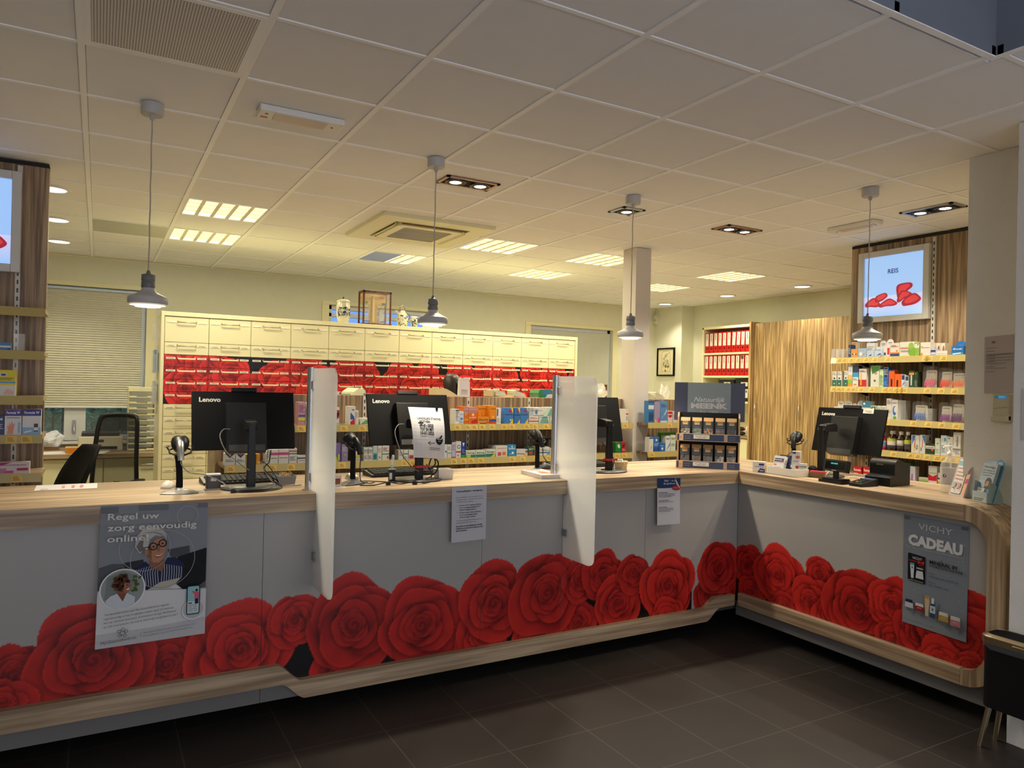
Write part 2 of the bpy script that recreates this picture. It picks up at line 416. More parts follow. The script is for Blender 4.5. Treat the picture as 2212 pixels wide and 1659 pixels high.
# windows: frame, panes; the wider reveal trim round each opening
def window(n, x0, x1, z0, z1, mullions, rails, mat):
    w = struct(bpy.data.objects.new('window_%d' % n, None)); C.objects.link(w); w.location = ((x0 + x1) / 2, YB, z0)
    fr = MB(); y0, y1 = YB + .07, YB + .14; t = .055
    for a, b in ((x0, x0 + t), (x1 - t, x1)): fr.box((a, y0, z0), (b, y1, z1))
    for a, b in ((z0, z0 + t), (z1 - t, z1)): fr.box((x0, y0, a), (x1, y1, b))
    for m_, tw in mullions: fr.box((m_ - tw, y0 - .01, z0), (m_ + tw, y1, z1))
    for r in rails: fr.box((x0, y0, r - .025), (x1, y1, r + .025))
    fr.build('window_frame', mat, w, bevel=.004)
    MB().box((x0 + .01, YB + .10, z0 + .01), (x1 - .01, YB + .106, z1 - .01)).build('window_pane', M['glass'], w)
    tr = MB(); e = .09
    tr.box((x0 - e, YB - .012, z1), (x1 + e, YB, z1 + .045)); tr.box((x0 - e, YB - .012, z0), (x0, YB, z1)); tr.box((x1, YB - .012, z0), (x1 + e, YB, z1))
    tr.build('window_surround', M['cream'], w, bevel=.003)
    MB().box((x0 - .04, YB - .05, z0 - .03), (x1 + .04, YB + .08, z0)).build('window_sill', M['whiteplastic'], w, bevel=.004)
    return w
M['wframe'] = plain('white_window_paint', (.70, .72, .74), .4)
w1 = window(1, *WIN[0], [(-.215, .10)], [], M['wframe'])
mb = MB(); mb.box((-.235, YB + .045, 1.0), (-.205, YB + .06, 1.14)); mb.tube([(-.22, YB + .05, 1.09), (-.22, YB + .02, 1.09), (-.22, YB + .015, 1.02)], .007)
mb.build('window_handle', M['steel'], w1)
window(2, *WIN[1], [(3.2, .03)], [2.47], M['wframe'])
window(3, *WIN[2], [], [], M['wframe'])

# outside: ground, the neighbour's wall, evergreen shrubs
struct(MB().box((-8, YB + .25, -.3), (14, 16, -.1)).build('ground', plain('garden_soil', (.08, .07, .05), .95)))
nb = thing('neighbouring_house', 'pale blue neighbouring house seen through the small high window', 'house', (3.4, 13, -.1))
MB().box((1.2, 13.0, -.1), (6.3, 13.3, 3.3), (.10, .30, .75)).build('house_wall', plain('blue_painted_render', (.16, .42, .92), .8), nb)
mb = MB(); mb.box((2.6, 12.93, 3.05), (5.9, 13.0, 3.2))
mb.build('house_trim', plain('pale_fascia', (.6, .75, .95), .6), nb)
def shrub(name, label, cx, cy, w, h, n, long, seed):
    rng = random.Random(seed); r = thing(name, label, 'shrub', (cx, cy, -.1), group='evergreen shrubs outside the left window')
    mb = MB()
    for i in range(n):
        x = cx + rng.uniform(-w, w) / 2; y = cy + rng.uniform(-.35, .35); z = rng.uniform(.15, h)
        a = rng.uniform(0, 2 * PI); t = rng.uniform(-.5, .7); l = long * rng.uniform(.7, 1.2); wd = l * .13
        d = Vector((math.cos(a) * math.cos(t), math.sin(a) * math.cos(t), math.sin(t))); sd = d.cross(Vector((0, 0, 1))).normalized() * wd; p = Vector((x, y, z))
        mb.add([p, p + d * l * .5 + sd + Vector((0, 0, .01)), p + d * l, p + d * l * .5 - sd + Vector((0, 0, .01))], [(0, 1, 2, 3)])
    mb.build('foliage', M['leaf'], r)
    st = MB()
    for k in range(5): st.tube([(cx + (k - 2) * w * .16, cy, -.1), (cx + (k - 2) * w * .2, cy + .05, h * .8)], .012, 6)
    st.build('stem', plain('shrub_bark', (.10, .07, .05), .9), r)
shrub('laurel_shrub', 'glossy evergreen shrub outside the left pane of the office window', -.55, 10.05, .5, 1.9, 700, .22, 1)
shrub('laurel_shrub', 'glossy evergreen shrub outside the right pane behind the desk chair', .10, 11.15, .9, 2.1, 900, .24, 2)
shrub('bamboo_shrub', 'thin stemmed grassy shrub outside beside the letter trays', .78, 10.05, .3, 1.8, 200, .30, 3)
hg = thing('clipped_hedge', 'dense dark hedge closing the garden behind the shrubs', 'hedge', (0, 12.1, -.1)); hm = MB(); rng = random.Random(12)
hm.box((-3, 12.0, -.1), (1.9, 12.4, 2.1))
hm.build('hedge_body', plain('hedge_leaf_mass', (.035, .11, .06), .8, scale=18, amt=.6, bump=1, bscale=25), hg)
# blinds
bl = thing('pleated_blind', 'cream pleated blind half lowered over the office window', 'blind', (-.08, YB + .03, 1.27))
pts = []; nfold = 50
mb = MB(); top, bot = 2.545, 1.30
for k in range(nfold):
    za, zb = top - (top - bot) * k / nfold, top - (top - bot) * (k + 1) / nfold; zm = (za + zb) / 2
    for (p, q, yp, yq) in ((za, zm, .035, .020), (zm, zb, .020, .035)):
        mb.add([(-.60, YB + yp, p), (.405, YB + yp, p), (.405, YB + yq, q), (-.60, YB + yq, q)], [(0, 3, 2, 1)])
mb.build('pleated_fabric', plain('cream_blind_cloth', (.66, .65, .55), .85), bl)
MB().box((-.60, YB + .015, 1.275), (.405, YB + .04, 1.30)).build('bottom_rail', M['whiteplastic'], bl, bevel=.003)
MB().box((-.60, YB + .012, 2.545), (.44, YB + .045, 2.572)).build('head_rail', plain('blue_grey_rail', (.55, .66, .80), .4), bl, bevel=.003)
rb = thing('roller_blind', 'grey green roller blind drawn down over the far right window', 'blind', (6.2, YB + .03, .97))
MB().box((5.475, YB + .030, .97), (6.905, YB + .034, 2.455)).build('blind_cloth', plain('grey_green_blind_cloth', (.50, .52, .45), .85), rb)
mb = MB(); mb.tube([(5.475, YB + .032, .97), (6.905, YB + .032, .97)], .012); mb.build('bottom_bar', M['whiteplastic'], rb)

# ---------------------------------------------------------------- ceiling: 0.6 m lay-in grid
GX, GY, G = -.087, 2.093, .6
FL = [(1, 6), (1, 8), (4, 8), (5, 6), (7, 6), (7, 8), (10, 6), (10, 8)]
AC = (1.84, 2.80, 5.255, 6.245)
def cell(i, j): return GX + i * G, GY + j * G
mb = MB(); bars = MB()
WELL = (1.35, 2.925, .15, 1.51)
i0, i1, j0, j1 = -4, 14, -8, 12
for i in range(i0, i1):
    for j in range(j0, j1):
        if (i, j) in FL or (i, j) == (0, 1): continue
        x, y = cell(i, j); a, b, c, d = max(x + .015, XL), min(x + .585, XR), max(y + .012, YR), min(y + .588, YB)
        if b - a < .02 or d - c < .02: continue
        rects = [(a, b, c, d)]
        for (h0, h1, k0, k1) in (AC, (WELL[0] - .05, WELL[1] + .05, WELL[2] - .05, WELL[3] + .05)):
            out = []
            for (p, q, r, s) in rects:
                if q <= h0 or p >= h1 or s <= k0 or r >= k1: out.append((p, q, r, s)); continue
                if p < h0: out.append((p, h0, r, s))
                if q > h1: out.append((h1, q, r, s))
                P, Q = max(p, h0), min(q, h1)
                if r < k0: out.append((P, Q, r, k0))
                if s > k1: out.append((P, Q, k1, s))
            rects = out
        for (p, q, r, s) in rects: mb.box((p, r, ZC), (q, s, ZC + .015))
struct(mb.build('ceiling', M['tile'], bevel=.002, seg=1))
struct(MB().box((XL, YR, ZC + .05), (WELL[0] - .05, YB, ZC + .07)).box((WELL[1] + .05, YR, ZC + .05), (XR, YB, ZC + .07)).box((WELL[0] - .05, YR, ZC + .05), (WELL[1] + .05, WELL[2] - .05, ZC + .07))
       .box((WELL[0] - .05, WELL[3] + .05, ZC + .05), (WELL[1] + .05, YB, ZC + .07)).build('ceiling_void', M['void']))
def bar_x(y, w):          # a bar along x, cut where the cassette and the light well are
    cuts = [XL, XR]
    segs = [(XL, XR)]
    for (h0, h1, k0, k1) in (AC, WELL):
        if k0 - .02 < y < k1 + .02: segs = [t for (p, q) in segs for t in ((p, min(q, h0)), (max(p, h1), q)) if t[1] - t[0] > .01]
    for p, q in segs: bars.box((p, y - w, ZC - .004), (q, y + w, ZC + .03))
def bar_y(x, w):
    segs = [(YR, YB)]
    for (h0, h1, k0, k1) in (AC, WELL):
        if h0 - .02 < x < h1 + .02: segs = [t for (p, q) in segs for t in ((p, min(q, k0)), (max(p, k1), q)) if t[1] - t[0] > .01]
    for p, q in segs: bars.box((x - w, p, ZC - .005), (x + w, q, ZC + .03))
for i in range(i0, i1 + 1):
    if XL < GX + i * G < XR: bar_y(GX + i * G, .0135)
for j in range(j0, j1 + 1):
    if YR < GY + j * G < YB: bar_x(GY + j * G, .0105)
struct(bars.build('ceiling_grid', M['tbar']))
mb = MB(); mb.box((XL, YB - .02, ZC - .02), (XR, YB, ZC - .003)); mb.box((XR - .02, 4.1, ZC - .02), (XR, 8.5, ZC - .003))
struct(mb.build('trim_ceiling_edge', M['cream']))
# roof light over the entrance
mb = MB(); x0, x1, y0, y1 = WELL; z0, z1 = ZC - .004, ZC + 1.3
for a, b in (((x0 - .02, y0 - .02, z0), (x0, y1 + .02, z1)), ((x1, y0 - .02, z0), (x1 + .02, y1 + .02, z1)), ((x0, y0 - .02, z0), (x1, y0, z1)), ((x0, y1, z0), (x1, y1 + .02, z1))): mb.box(a, b)
struct(mb.build('ceiling_light_well', plain('light_well_paint', (.13, .15, .18), .7)))
mb = MB()
for a, b in (((x0 - .028, y0 - .028), (x0 - .001, y1 + .028)), ((x1 + .001, y0 - .028), (x1 + .028, y1 + .028)), ((x0, y0 - .028), (x1, y0 - .001)), ((x0, y1 + .001), (x1, y1 + .028))):
    mb.box((*a, ZC - .008), (*b, ZC + .012))
struct(mb.build('trim_light_well', M['tbar']))

# fluorescent modules: housing, lit tray, white louvre
NAMES = {(1, 6): 'lit square ceiling light, larger of the pair above the letter trays', (1, 8): 'lit square ceiling light, farther of the pair above the drawer cabinet',
         (4, 8): 'ceiling light half covered by a grey plate, behind the air conditioner', (5, 6): 'lit ceiling light touching the corner of the air conditioner',
         (7, 6): 'lit ceiling light partly hidden by the pillar top', (7, 8): 'lit ceiling light above the right end of the drawer cabinet',
         (10, 6): 'lit ceiling light right of the pillar, nearer one', (10, 8): 'lit ceiling light right of the pillar, farther one partly hidden'}
def fluo(i, j):
    x, y = cell(i, j); x += .016; y += .016; s = .568; cx, cy = x + s / 2, y + s / 2
    r = thing('ceiling_light', NAMES[(i, j)], 'ceiling light', (cx, cy, ZC - .002), group='square fluorescent ceiling lights')
    mb = MB(); t = .012
    for a, b in (((x, y), (x + t, y + s)), ((x + s - t, y), (x + s, y + s)), ((x, y), (x + s, y + t)), ((x, y + s - t), (x + s, y + s))): mb.box((*a, ZC - .003), (*b, ZC + .045))
    mb.build('frame', M['tbar'], r)
    MB().box((x + t, y + t, ZC + .040), (x + s - t, y + s - t, ZC + .044)).build('diffuser', M['fluo_on'], r)
    lv = MB(); n = 5
    for k in range(1, n):
        u = x + s * k / n; lv.add([(u - .014, y + t, ZC), (u, y + t, ZC + .036), (u + .014, y + t, ZC), (u - .014, y + s - t, ZC), (u, y + s - t, ZC + .036), (u + .014, y + s - t, ZC)], [(0, 1, 4, 3), (1, 2, 5, 4), (0, 3, 5, 2)])
    for k in range(1, 4):
        v = y + s * k / 4; lv.box((x + t, v - .004, ZC), (x + s - t, v + .004, ZC + .034))
    lv.build('louvre', plain('louvre_white', (.86, .80, .62), .35) if 'louvre' not in M else M['louvre'], r)
    if (i, j) == (4, 8): MB().box((x + t, y + t, ZC - .004), (x + s * .52, y + s - t, ZC - .001)).build('cover_plate', M['steel'], r)
    ld = bpy.data.lights.new('fluorescent_light', 'AREA'); ld.shape = 'SQUARE'; ld.size = .52; ld.energy = FLUO_W * (.55 if (i, j) == (4, 8) else 1); ld.color = FLUO_C; ld.spread = math.radians(178)
    lo = bpy.data.objects.new('fluorescent_light', ld); C.objects.link(lo); lo.parent = r; lo.location = (0, 0, -.012)
M['louvre'] = plain('louvre_white', (.86, .80, .62), .35)
for c_ in FL: fluo(*c_)

# perforated air panel, grey tile
x, y = cell(0, 1)
r = thing('perforated_ceiling_panel', 'large perforated white ceiling panel, top left', 'ceiling panel', (x + .3, y + .3, ZC))
m, nt, N, L, b = newmat('perforated_white_metal')
tc = N.new('ShaderNodeTexCoord'); mp = N.new('ShaderNodeMapping'); mp.inputs['Scale'].default_value = (100, 100, 0); L.new(tc.outputs['Object'], mp.inputs['Vector'])
fr = N.new('ShaderNodeVectorMath'); fr.operation = 'FRACTION'; L.new(mp.outputs[0], fr.inputs[0])
sb = N.new('ShaderNodeVectorMath'); sb.operation = 'SUBTRACT'; sb.inputs[1].default_value = (.5, .5, 0); L.new(fr.outputs[0], sb.inputs[0])
ln = N.new('ShaderNodeVectorMath'); ln.operation = 'LENGTH'; L.new(sb.outputs[0], ln.inputs[0])
gt = N.new('ShaderNodeMath'); gt.operation = 'GREATER_THAN'; gt.inputs[1].default_value = .28; L.new(ln.outputs['Value'], gt.inputs[0])
mx = N.new('ShaderNodeMix'); mx.data_type = 'RGBA'; mx.inputs[6].default_value = (.03, .03, .03, 1); mx.inputs[7].default_value = (.74, .71, .67, 1)
L.new(gt.outputs[0], mx.inputs[0]); L.new(mx.outputs[2], b.inputs['Base Color']); b.inputs['Roughness'].default_value = .55
MB().box((x + .035, y + .035, ZC - .004), (x + .565, y + .565, ZC + .006)).build('perforated_sheet', m, r)
mb = MB()
for a, b_ in (((.013, .012), (.035, .588)), ((.565, .012), (.587, .588)), ((.035, .012), (.565, .035)), ((.035, .565), (.565, .588))): mb.box((x + a[0], y + a[1], ZC - .005), (x + b_[0], y + b_[1], ZC + .008))
mb.build('frame', M['tbar'], r)
x, y = cell(0, 8)
tag(MB().box((x + .014, y + .012, ZC - .003), (x + .586, y + .588, ZC + .002)).build('air_grille', plain('grey_grille_metal', (.40, .40, .36), .5), loc=(x + .3, y + .3, ZC)),
    'plain grey ceiling grille tile above the blind, left of the square lights', 'ceiling grille')

# air-conditioning cassette
ax, bx, ay, by = AC; cx, cy = (ax + bx) / 2, (ay + by) / 2
r = thing('air_conditioner', 'cream ceiling cassette air conditioner with an open flap', 'air conditioner', (cx, cy, ZC - .03))
def ring_prism(mb, o, i, z0, z1, rad=.05):
    a = rrect(*o, rad); b_ = rrect(*i, rad * .6); n = len(a)
    vs = [(p[0], p[1], z0) for p in a] + [(p[0], p[1], z0) for p in b_] + [(p[0], p[1], z1) for p in a] + [(p[0], p[1], z1) for p in b_]
    fs = []
    for k in range(n):
        q = (k + 1) % n; fs += [(k, n + k, n + q, q), (2 * n + k, 2 * n + q, 3 * n + q, 3 * n + k), (k, q, 2 * n + q, 2 * n + k), (n + k, 3 * n + k, 3 * n + q, n + q)]
    mb.add(vs, fs)
mb = MB(); ring_prism(mb, (ax, ay, bx, by), (ax + .16, ay + .16, bx - .16, by - .16), ZC - .03, ZC + .02, .03)
mb.build('panel_frame', M['cream'], r, bevel=.004)
mb = MB(); ring_prism(mb, (ax + .2, ay + .2, bx - .2, by - .2), (ax + .27, ay + .27, bx - .27, by - .27), ZC - .045, ZC + .0, .04); mb.build('grille_frame', M['cream'], r, bevel=.003)
m = wood('intake_grille_ribs', '#8c7a5c', '#6e5f46', 'x', fine=90, coarse=20)
MB().box((ax + .26, ay + .26, ZC - .040), (bx - .26, by - .26, ZC - .02)).build('intake_grille', m, r)
MB().box((ax + .1, ay + .1, ZC + .02), (bx - .1, by - .1, ZC + .025)).build('inner_box', M['void'], r)
for k in range(4):
    f = MB(); T = Matrix.Translation((cx, cy, 0)) @ Matrix.Rotation(k * PI / 2, 4, 'Z')
    f.box((-.26, -.014, -.004), (.26, .016, .004), M=T @ Tm(0, -.305, ZC - .035, 0, .45 if k in (0, 2) else .9)); f.build('air_flap', plain('amber_flap', (.42, .28, .10), .5) if k == 0 else M['cream'], r)

# emergency light boxes
def emergency(label, cx, cy, l, w, along):
    r = thing('emergency_light', label, 'emergency light', (cx, cy, ZC - .02), 0 if along == 'x' else PI / 2, 'emergency light boxes on the ceiling')
    MB().box((-l / 2, -w / 2, -.012), (l / 2, w / 2, .018)).build('housing', M['whiteplastic'], r, world=False, bevel=.004)
    MB().box((-l * .32, -w * .34, -.015), (l * .30, w * .34, -.011)).build('diffuser', plain('unlit_diffuser', (.60, .52, .46), .4), r, world=False)
    mb = MB(); mb.lathe([(.008, -.014), (.008, -.011)], 10, Tm(-l * .41, -w * .15, 0), col='#1a8a30'); mb.box((-l * .46, w * .15, -.0135), (-l * .38, w * .3, -.0115), '#b06070')
    mb.lathe([(.006, -.014), (.006, -.011)], 10, Tm(l * .38, 0, 0), col='#3a3a3a'); mb.build('indicator', M['ink'], r, world=False)
emergency('white emergency light box on the ceiling between the two left pendants', .83, 3.61, .40, .13, 'x')
emergency('white emergency light box on the ceiling near the right light box', 5.005, 3.575, .40, .11, 'y')

# gimbal spots
def spot(label, cx, cy, n, along, frame):
    r = thing('recessed_spotlight', label, 'spotlight', (cx, cy, ZC - .004), 0 if along == 'x' else PI / 2, 'recessed gimbal spotlights')
    p = .175; L_ = p * n + .02; w = .19
    mb = MB()
    for a, b_ in (((-L_ / 2, -w / 2), (L_ / 2, -w / 2 + .022)), ((-L_ / 2, w / 2 - .022), (L_ / 2, w / 2)), ((-L_ / 2, -w / 2), (-L_ / 2 + .022, w / 2)), ((L_ / 2 - .022, -w / 2), (L_ / 2, w / 2))): mb.box((*a, -.006), (*b_, .002))
    mb.build('frame', M[frame], r, world=False)
    MB().box((-L_ / 2 + .022, -w / 2 + .022, -.001), (L_ / 2 - .022, w / 2 - .022, .003)).build('backing', M['matte_black'], r, world=False)
    for k in range(n):
        x = (k - (n - 1) / 2) * p
        mb = MB(); mb.lathe([(.066, -.006), (.069, -.010), (.060, -.010), (.058, -.004), (.050, -.004), (.047, -.012), (.040, -.012), (.038, -.006)], 28, Tm(x, 0, 0), caps=(False, False)); g = mb.build('gimbal_ring', M['dark'], r, world=False)
        MB().lathe([(.037, -.010), (.036, -.008)], 24, Tm(x, 0, 0)).build('lamp', M['lamp_on'], r, world=False)
        ld = bpy.data.lights.new('spotlight_beam', 'SPOT'); ld.energy = SPOT_W * 4; ld.color = SPOT_C; ld.spot_size = math.radians(125); ld.spot_blend = .55; ld.shadow_soft_size = .035
        lo = bpy.data.objects.new('spotlight_beam', ld); C.objects.link(lo); lo.parent = r; lo.location = (x, 0, -.05)
M['copper'] = plain('copper_toned_frame', (.38, .20, .15), .35, metal=.6)
spot('twin recessed spotlight with copper frame, nearest one beside the second pendant', 2.03, 4.213, 2, 'x', 'copper')
spot('single recessed spotlight behind the third pendant', 3.315, 4.218, 1, 'x', 'alu')
spot('twin recessed spotlight with copper frame between third and fourth pendants', 4.42, 4.205, 2, 'x', 'copper')
spot('twin recessed spotlight next to the entrance pier', 5.015, 2.98, 2, 'y', 'alu')
# round downlights
def downlight(label, cx, cy, first=[None]):
    if first[0] is None:
        r = thing('round_downlight', label, 'downlight', (cx, cy, ZC - .004), group='round recessed downlights')
        MB().lathe([(.118, .004), (.118, -.004), (.108, -.010), (.098, -.010), (.092, .004)], 32, caps=(False, False)).build('trim_ring', M['whiteplastic'], r, world=False)
        MB().lathe([(.092, .003), (.075, .010), (.05, .012)], 32, caps=(False, True)).build('reflector', M['chrome'], r, world=False)
        MB().lathe([(.088, -.006), (.086, -.004)], 32).build('lamp', glow('downlight_lit', (1, .96, .86), 2.6), r, world=False)
        ld = bpy.data.lights.new('downlight_beam', 'SPOT'); ld.energy = DOWN_W * 4; ld.color = SPOT_C; ld.spot_size = math.radians(120); ld.spot_blend = .6; ld.shadow_soft_size = .06
        lo = bpy.data.objects.new('downlight_beam', ld); C.objects.link(lo); lo.parent = r; lo.location = (0, 0, -.04); first[0] = r
    else: dup(first[0], (cx, cy, ZC - .004), label=label)
downlight('round downlight, nearest of three beside the left wooden partition', -.31, 5.97)
downlight('round downlight, middle of three beside the left wooden partition', -.335, 7.13)
downlight('round downlight, farthest of three beside the left wooden partition', -.36, 8.26)
downlight('round downlight above the framed picture', 7.43, 8.47)
downlight('round downlight above the red binders', 7.40, 7.19)
downlight('round downlight above the tall cupboard doors', 7.43, 6.0)

# pendants
def pendant(label, x, y, first=[None]):
    if first[0] is not None: return dup(first[0], (x, y, ZC - .004), label=label)
    r = thing('pendant_lamp', label, 'pendant lamp', (x, y, ZC - .004), group='grey pendant lamps over the counter')
    MB().lathe([(.047, -.052), (.050, -.048), (.050, .0)], 28).lathe([(.010, -.075), (.012, -.052)], 12).build('canopy', M['lampgrey'], r, world=False)
    pts = [(.0012 * math.sin(k * 1.9), .001 * math.cos(k * 2.3), -.07 - .76 * k / 14) for k in range(15)]
    MB().tube(pts, .0032, 6).build('cord', plain('pale_textile_cord', (.42, .38, .33), .7), r, world=False)
    MB().lathe([(.030, -.955), (.080, -.945), (.087, -.940), (.087, -.915), (.083, -.910), (.055, -.897), (.034, -.885), (.026, -.868), (.026, -.862)], 32, caps=(False, False)).build('lamp_shade', M['lampgrey'], r, world=False)
    MB().lathe([(.028, -.868), (.030, -.866), (.030, -.840), (.0275, -.838), (.0275, -.836), (.030, -.834), (.030, -.806), (.012, -.802), (.006, -.785)], 24).build('socket', plain('dark_grey_socket', (.16, .16, .16), .45), r, world=False)
    MB().lathe([(.055, -.957), (.055, -.954)], 24).build('bulb', glow('pendant_bulb_lit', (1, .92, .78), 7.0), r, world=False)
    MB().lathe([(.079, -.950), (.055, -.952)], 28, caps=(False, False)).build('reflector_ring', glow('pendant_reflector_glow', (1, .9, .74), 1.2), r, world=False)
    ld = bpy.data.lights.new('pendant_light', 'SPOT'); ld.energy = PENDANT_W * 4; ld.color = (1, .86, .62); ld.spot_size = math.radians(118); ld.spot_blend = .45; ld.shadow_soft_size = .05
    lo = bpy.data.objects.new('pendant_light', ld); C.objects.link(lo); lo.parent = r; lo.location = (0, 0, -.965); first[0] = r
pendant('grey pendant lamp hanging in front of the pleated blind', .194, 3.845)
pendant('grey pendant lamp hanging in front of the ceramic jars', 1.655, 3.86)
pendant('grey pendant lamp hanging beside the pillar', 3.10, 3.875)
pendant('grey pendant lamp hanging in front of the right light box', 4.19, 2.887)

# ---------------------------------------------------------------- rose picture
def sstep(a, b, x): t = np.clip((x - a) / (b - a), 0, 1); return t * t * (3 - 2 * t)
R_DARK, R_MID, R_LIT = np.array([.085, .005, .007]), np.array([.44, .016, .014]), np.array([.66, .034, .024])
def paint_roses(P, roses, bg, dark=(.004, .003, .005), fill=None):
    """printed rose picture: P (N,2) points in metres, roses = (x, z, r, angle, seed); petals are laid from the outside in"""
    col = np.tile(np.array(bg, float), (len(P), 1)); ink = np.zeros(len(P))
    if fill is not None: col[:] = fill; ink[:] = 1
    else:
        for (cx, cz, r, a, s) in roses:
            m = (np.abs(P[:, 0] - cx) < .92 * r) & (P[:, 1] < cz + .1 * r); col[m] = dark; ink[m] = 1
    for (cx, cz, r, a, s) in roses:
        rng = np.random.RandomState(s); dx = (P[:, 0] - cx) / r; dz = (P[:, 1] - cz) / r
        idx = np.nonzero(dx * dx + dz * dz < 2.0)[0]
        if len(idx) == 0: continue
        ca, sa = np.cos(a), np.sin(a); x = dx[idx] * ca + dz[idx] * sa; z = -dx[idx] * sa + dz[idx] * ca
        c = col[idx].copy(); k = ink[idx].copy(); tone = .80 + .32 * rng.rand(); layers = []
        for n, dist, rad, base in ((4, .38, .76, 1.0), (3, .26, .58, .97), (3, .15, .42, .91), (2, .10, .31, .84), (3, .06, .22, .76)):
            ph = rng.rand() * 6.28; order = list(range(n)); rng.shuffle(order)
            for j in order: layers.append((ph + j * 6.283 / n + rng.normal() * .18, dist, rad * (1 + rng.normal() * .07), base))
        for (th, dist, rad, base) in layers:
            ux, uz = np.cos(th), np.sin(th); px = x - ux * dist; pz = z - uz * dist - .05 * (1 - dist)
            o = px * ux + pz * uz; t = -px * uz + pz * ux; fi = np.arctan2(t, o); q = np.hypot(o * 1.12, t * .92)
            rr = rad * (1 + .055 * np.sin(3 * fi + th * 5) + .018 * np.sin(5 * fi + th * 9) + .06 * np.cos(2 * fi)); e = q / rr
            sh = (e >= 1) & (e < 1.22) & (k > 0); c[sh] *= (.56 + .44 * ((e[sh] - 1) / .22))[:, None]
            m = e < 1; em = e[m]; om = np.clip(o[m] / rad, -1, 1)
            v = (sstep(-.95, .75, om) * .80 + .20 * sstep(.1, 1, em)) * base * tone * (1 + .06 * np.sin(fi[m] * 6 + th * 3))
            rim = sstep(.88, .97, em) * sstep(-.2, .6, om); v = np.clip(v, 0, 1)
            pc = R_DARK * (1 - v)[:, None] + R_MID * v[:, None]; hi = np.clip(v * 1.3 - .62, 0, 1) * .55 + rim * .30 * base
            c[m] = pc + (R_LIT - R_MID) * hi[:, None]; k[m] = 1
        rr = np.hypot(x, z - .05); m = rr < .16; sp = np.sin(np.arctan2(z[m] - .05, x[m]) + rr[m] * 46 + s)
        c[m] = R_DARK + (R_MID - R_DARK) * (.22 + .45 * sstep(-.3, .9, sp))[:, None]
        col[idx] = c; ink[idx] = k
    return col

def picture_panel(name, us, zs, to_world, colour_fn, thick, back, mat, parent):
    """flat board whose front face carries a printed picture; us, zs = grid lines"""
    nu, nz = len(us), len(zs); U, Z = np.meshgrid(us, zs); P = np.stack([U.ravel(), Z.ravel()], 1); col = colour_fn(P)
    off = base_of(parent); vs = [tuple(Vector(to_world(u, z)) - off) for u, z in P]
    fs = [(j * nu + i, j * nu + i + 1, (j + 1) * nu + i + 1, (j + 1) * nu + i) for j in range(nz - 1) for i in range(nu - 1)]
    k = len(vs); bk = Vector(back) * thick
    cr = [(0, 0), (nu - 1, 0), (nu - 1, nz - 1), (0, nz - 1)]; idx = [j * nu + i for i, j in cr]
    vs += [tuple(Vector(vs[i]) + bk) for i in idx]
    fs += [(k + 3, k + 2, k + 1, k)]
    for a in range(4): b = (a + 1) % 4; fs.append((idx[b], idx[a], k + a, k + b))
    me = bpy.data.meshes.new(name); me.from_pydata(vs, [], fs); me.materials.append(mat)
    ca = me.color_attributes.new('Col', 'FLOAT_COLOR', 'POINT'); arr = np.ones((len(vs), 4)); arr[:k, :3] = col; arr[k:, :3] = .6
    ca.data.foreach_set('color', arr.ravel()); me.update()
    o = bpy.data.objects.new(name, me); C.objects.link(o); o.parent = parent; return o

# ---------------------------------------------------------------- service counter
YF, XF, CT = 3.555, 3.805, 1.073            # worktop front edges and top
YP, XP = 3.592, 3.842                       # faces of the front panels
MAIN_ROSES = [(30, 1465, 70, .2, 21), (365, 1437, 82, 1.2, 23), (205, 1430, 118, .6, 22), (525, 1400, 100, 2.0, 24), (637, 1342, 58, .4, 25), (5, 1530, 58, 0, 40), (745, 1460, 72, 1.0, 28), (765, 1355, 98, .1, 26), (915, 1350, 92, 1.7, 27), (1045, 1375, 62, .5, 29),
              (1070, 1300, 82, 2.3, 30), (1250, 1345, 46, 2.3, 33), (1160, 1375, 58, .8, 32), (1185, 1285, 86, .9, 31), (1255, 1255, 44, .2, 47), (1305, 1243, 52, 1.1, 34),
              (1335, 1305, 58, .3, 35), (1370, 1240, 40, .3, 48), (1445, 1262, 72, 2.6, 36), (1440, 1340, 48, .4, 37), (1530, 1285, 40, 0, 39), (1553, 1228, 56, 1.5, 38), (1597, 1280, 34, 1, 49)]
WING_ROSES = [(1617, 1222, 42, .3, 51), (1625, 1280, 34, .3, 61), (1677, 1243, 62, 1.2, 52), (1772, 1245, 40, .4, 54), (1750, 1300, 52, 2.0, 53), (1690, 1310, 30, 2.0, 62), (1790, 1330, 40, 2.0, 63), (1850, 1315, 82, .7, 55), (1925, 1305, 55, 1.6, 56),
              (1930, 1390, 45, 1.6, 64), (1985, 1370, 60, .2, 57), (2075, 1375, 105, .9, 58), (2030, 1430, 50, 2.2, 59), (2100, 1450, 40, .1, 60)]
def px_roses(lst, fn, u):
    out = []
    for (px, py, r, a, s) in lst:
        p = fn(px, py); t = fn(px, py - r); b_ = fn(px, py + r); out.append((getattr(p, u), p.z, (t.z - b_.z) / 2, a, s))
    return out
mr_ = px_roses(MAIN_ROSES, lambda x, y: on_y(x, y, YP), 'x'); wr_ = px_roses(WING_ROSES, lambda x, y: on_x(x, y, XP), 'y')
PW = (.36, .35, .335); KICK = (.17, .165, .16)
def main_print(P):                            # below the wooden band the boards are plain grey, darkened to carry the shade
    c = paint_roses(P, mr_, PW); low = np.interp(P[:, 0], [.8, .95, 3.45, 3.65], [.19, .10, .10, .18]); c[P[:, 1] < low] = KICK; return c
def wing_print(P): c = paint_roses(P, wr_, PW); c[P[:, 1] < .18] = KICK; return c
sv = thing('service_counter', 'long wooden pharmacy counter with printed red roses along its front', 'counter', (1.4, 3.9, 0))
zgrid = [.086 + .0055 * k for k in range(120)] + [.76, .80, .86, .92, .994]
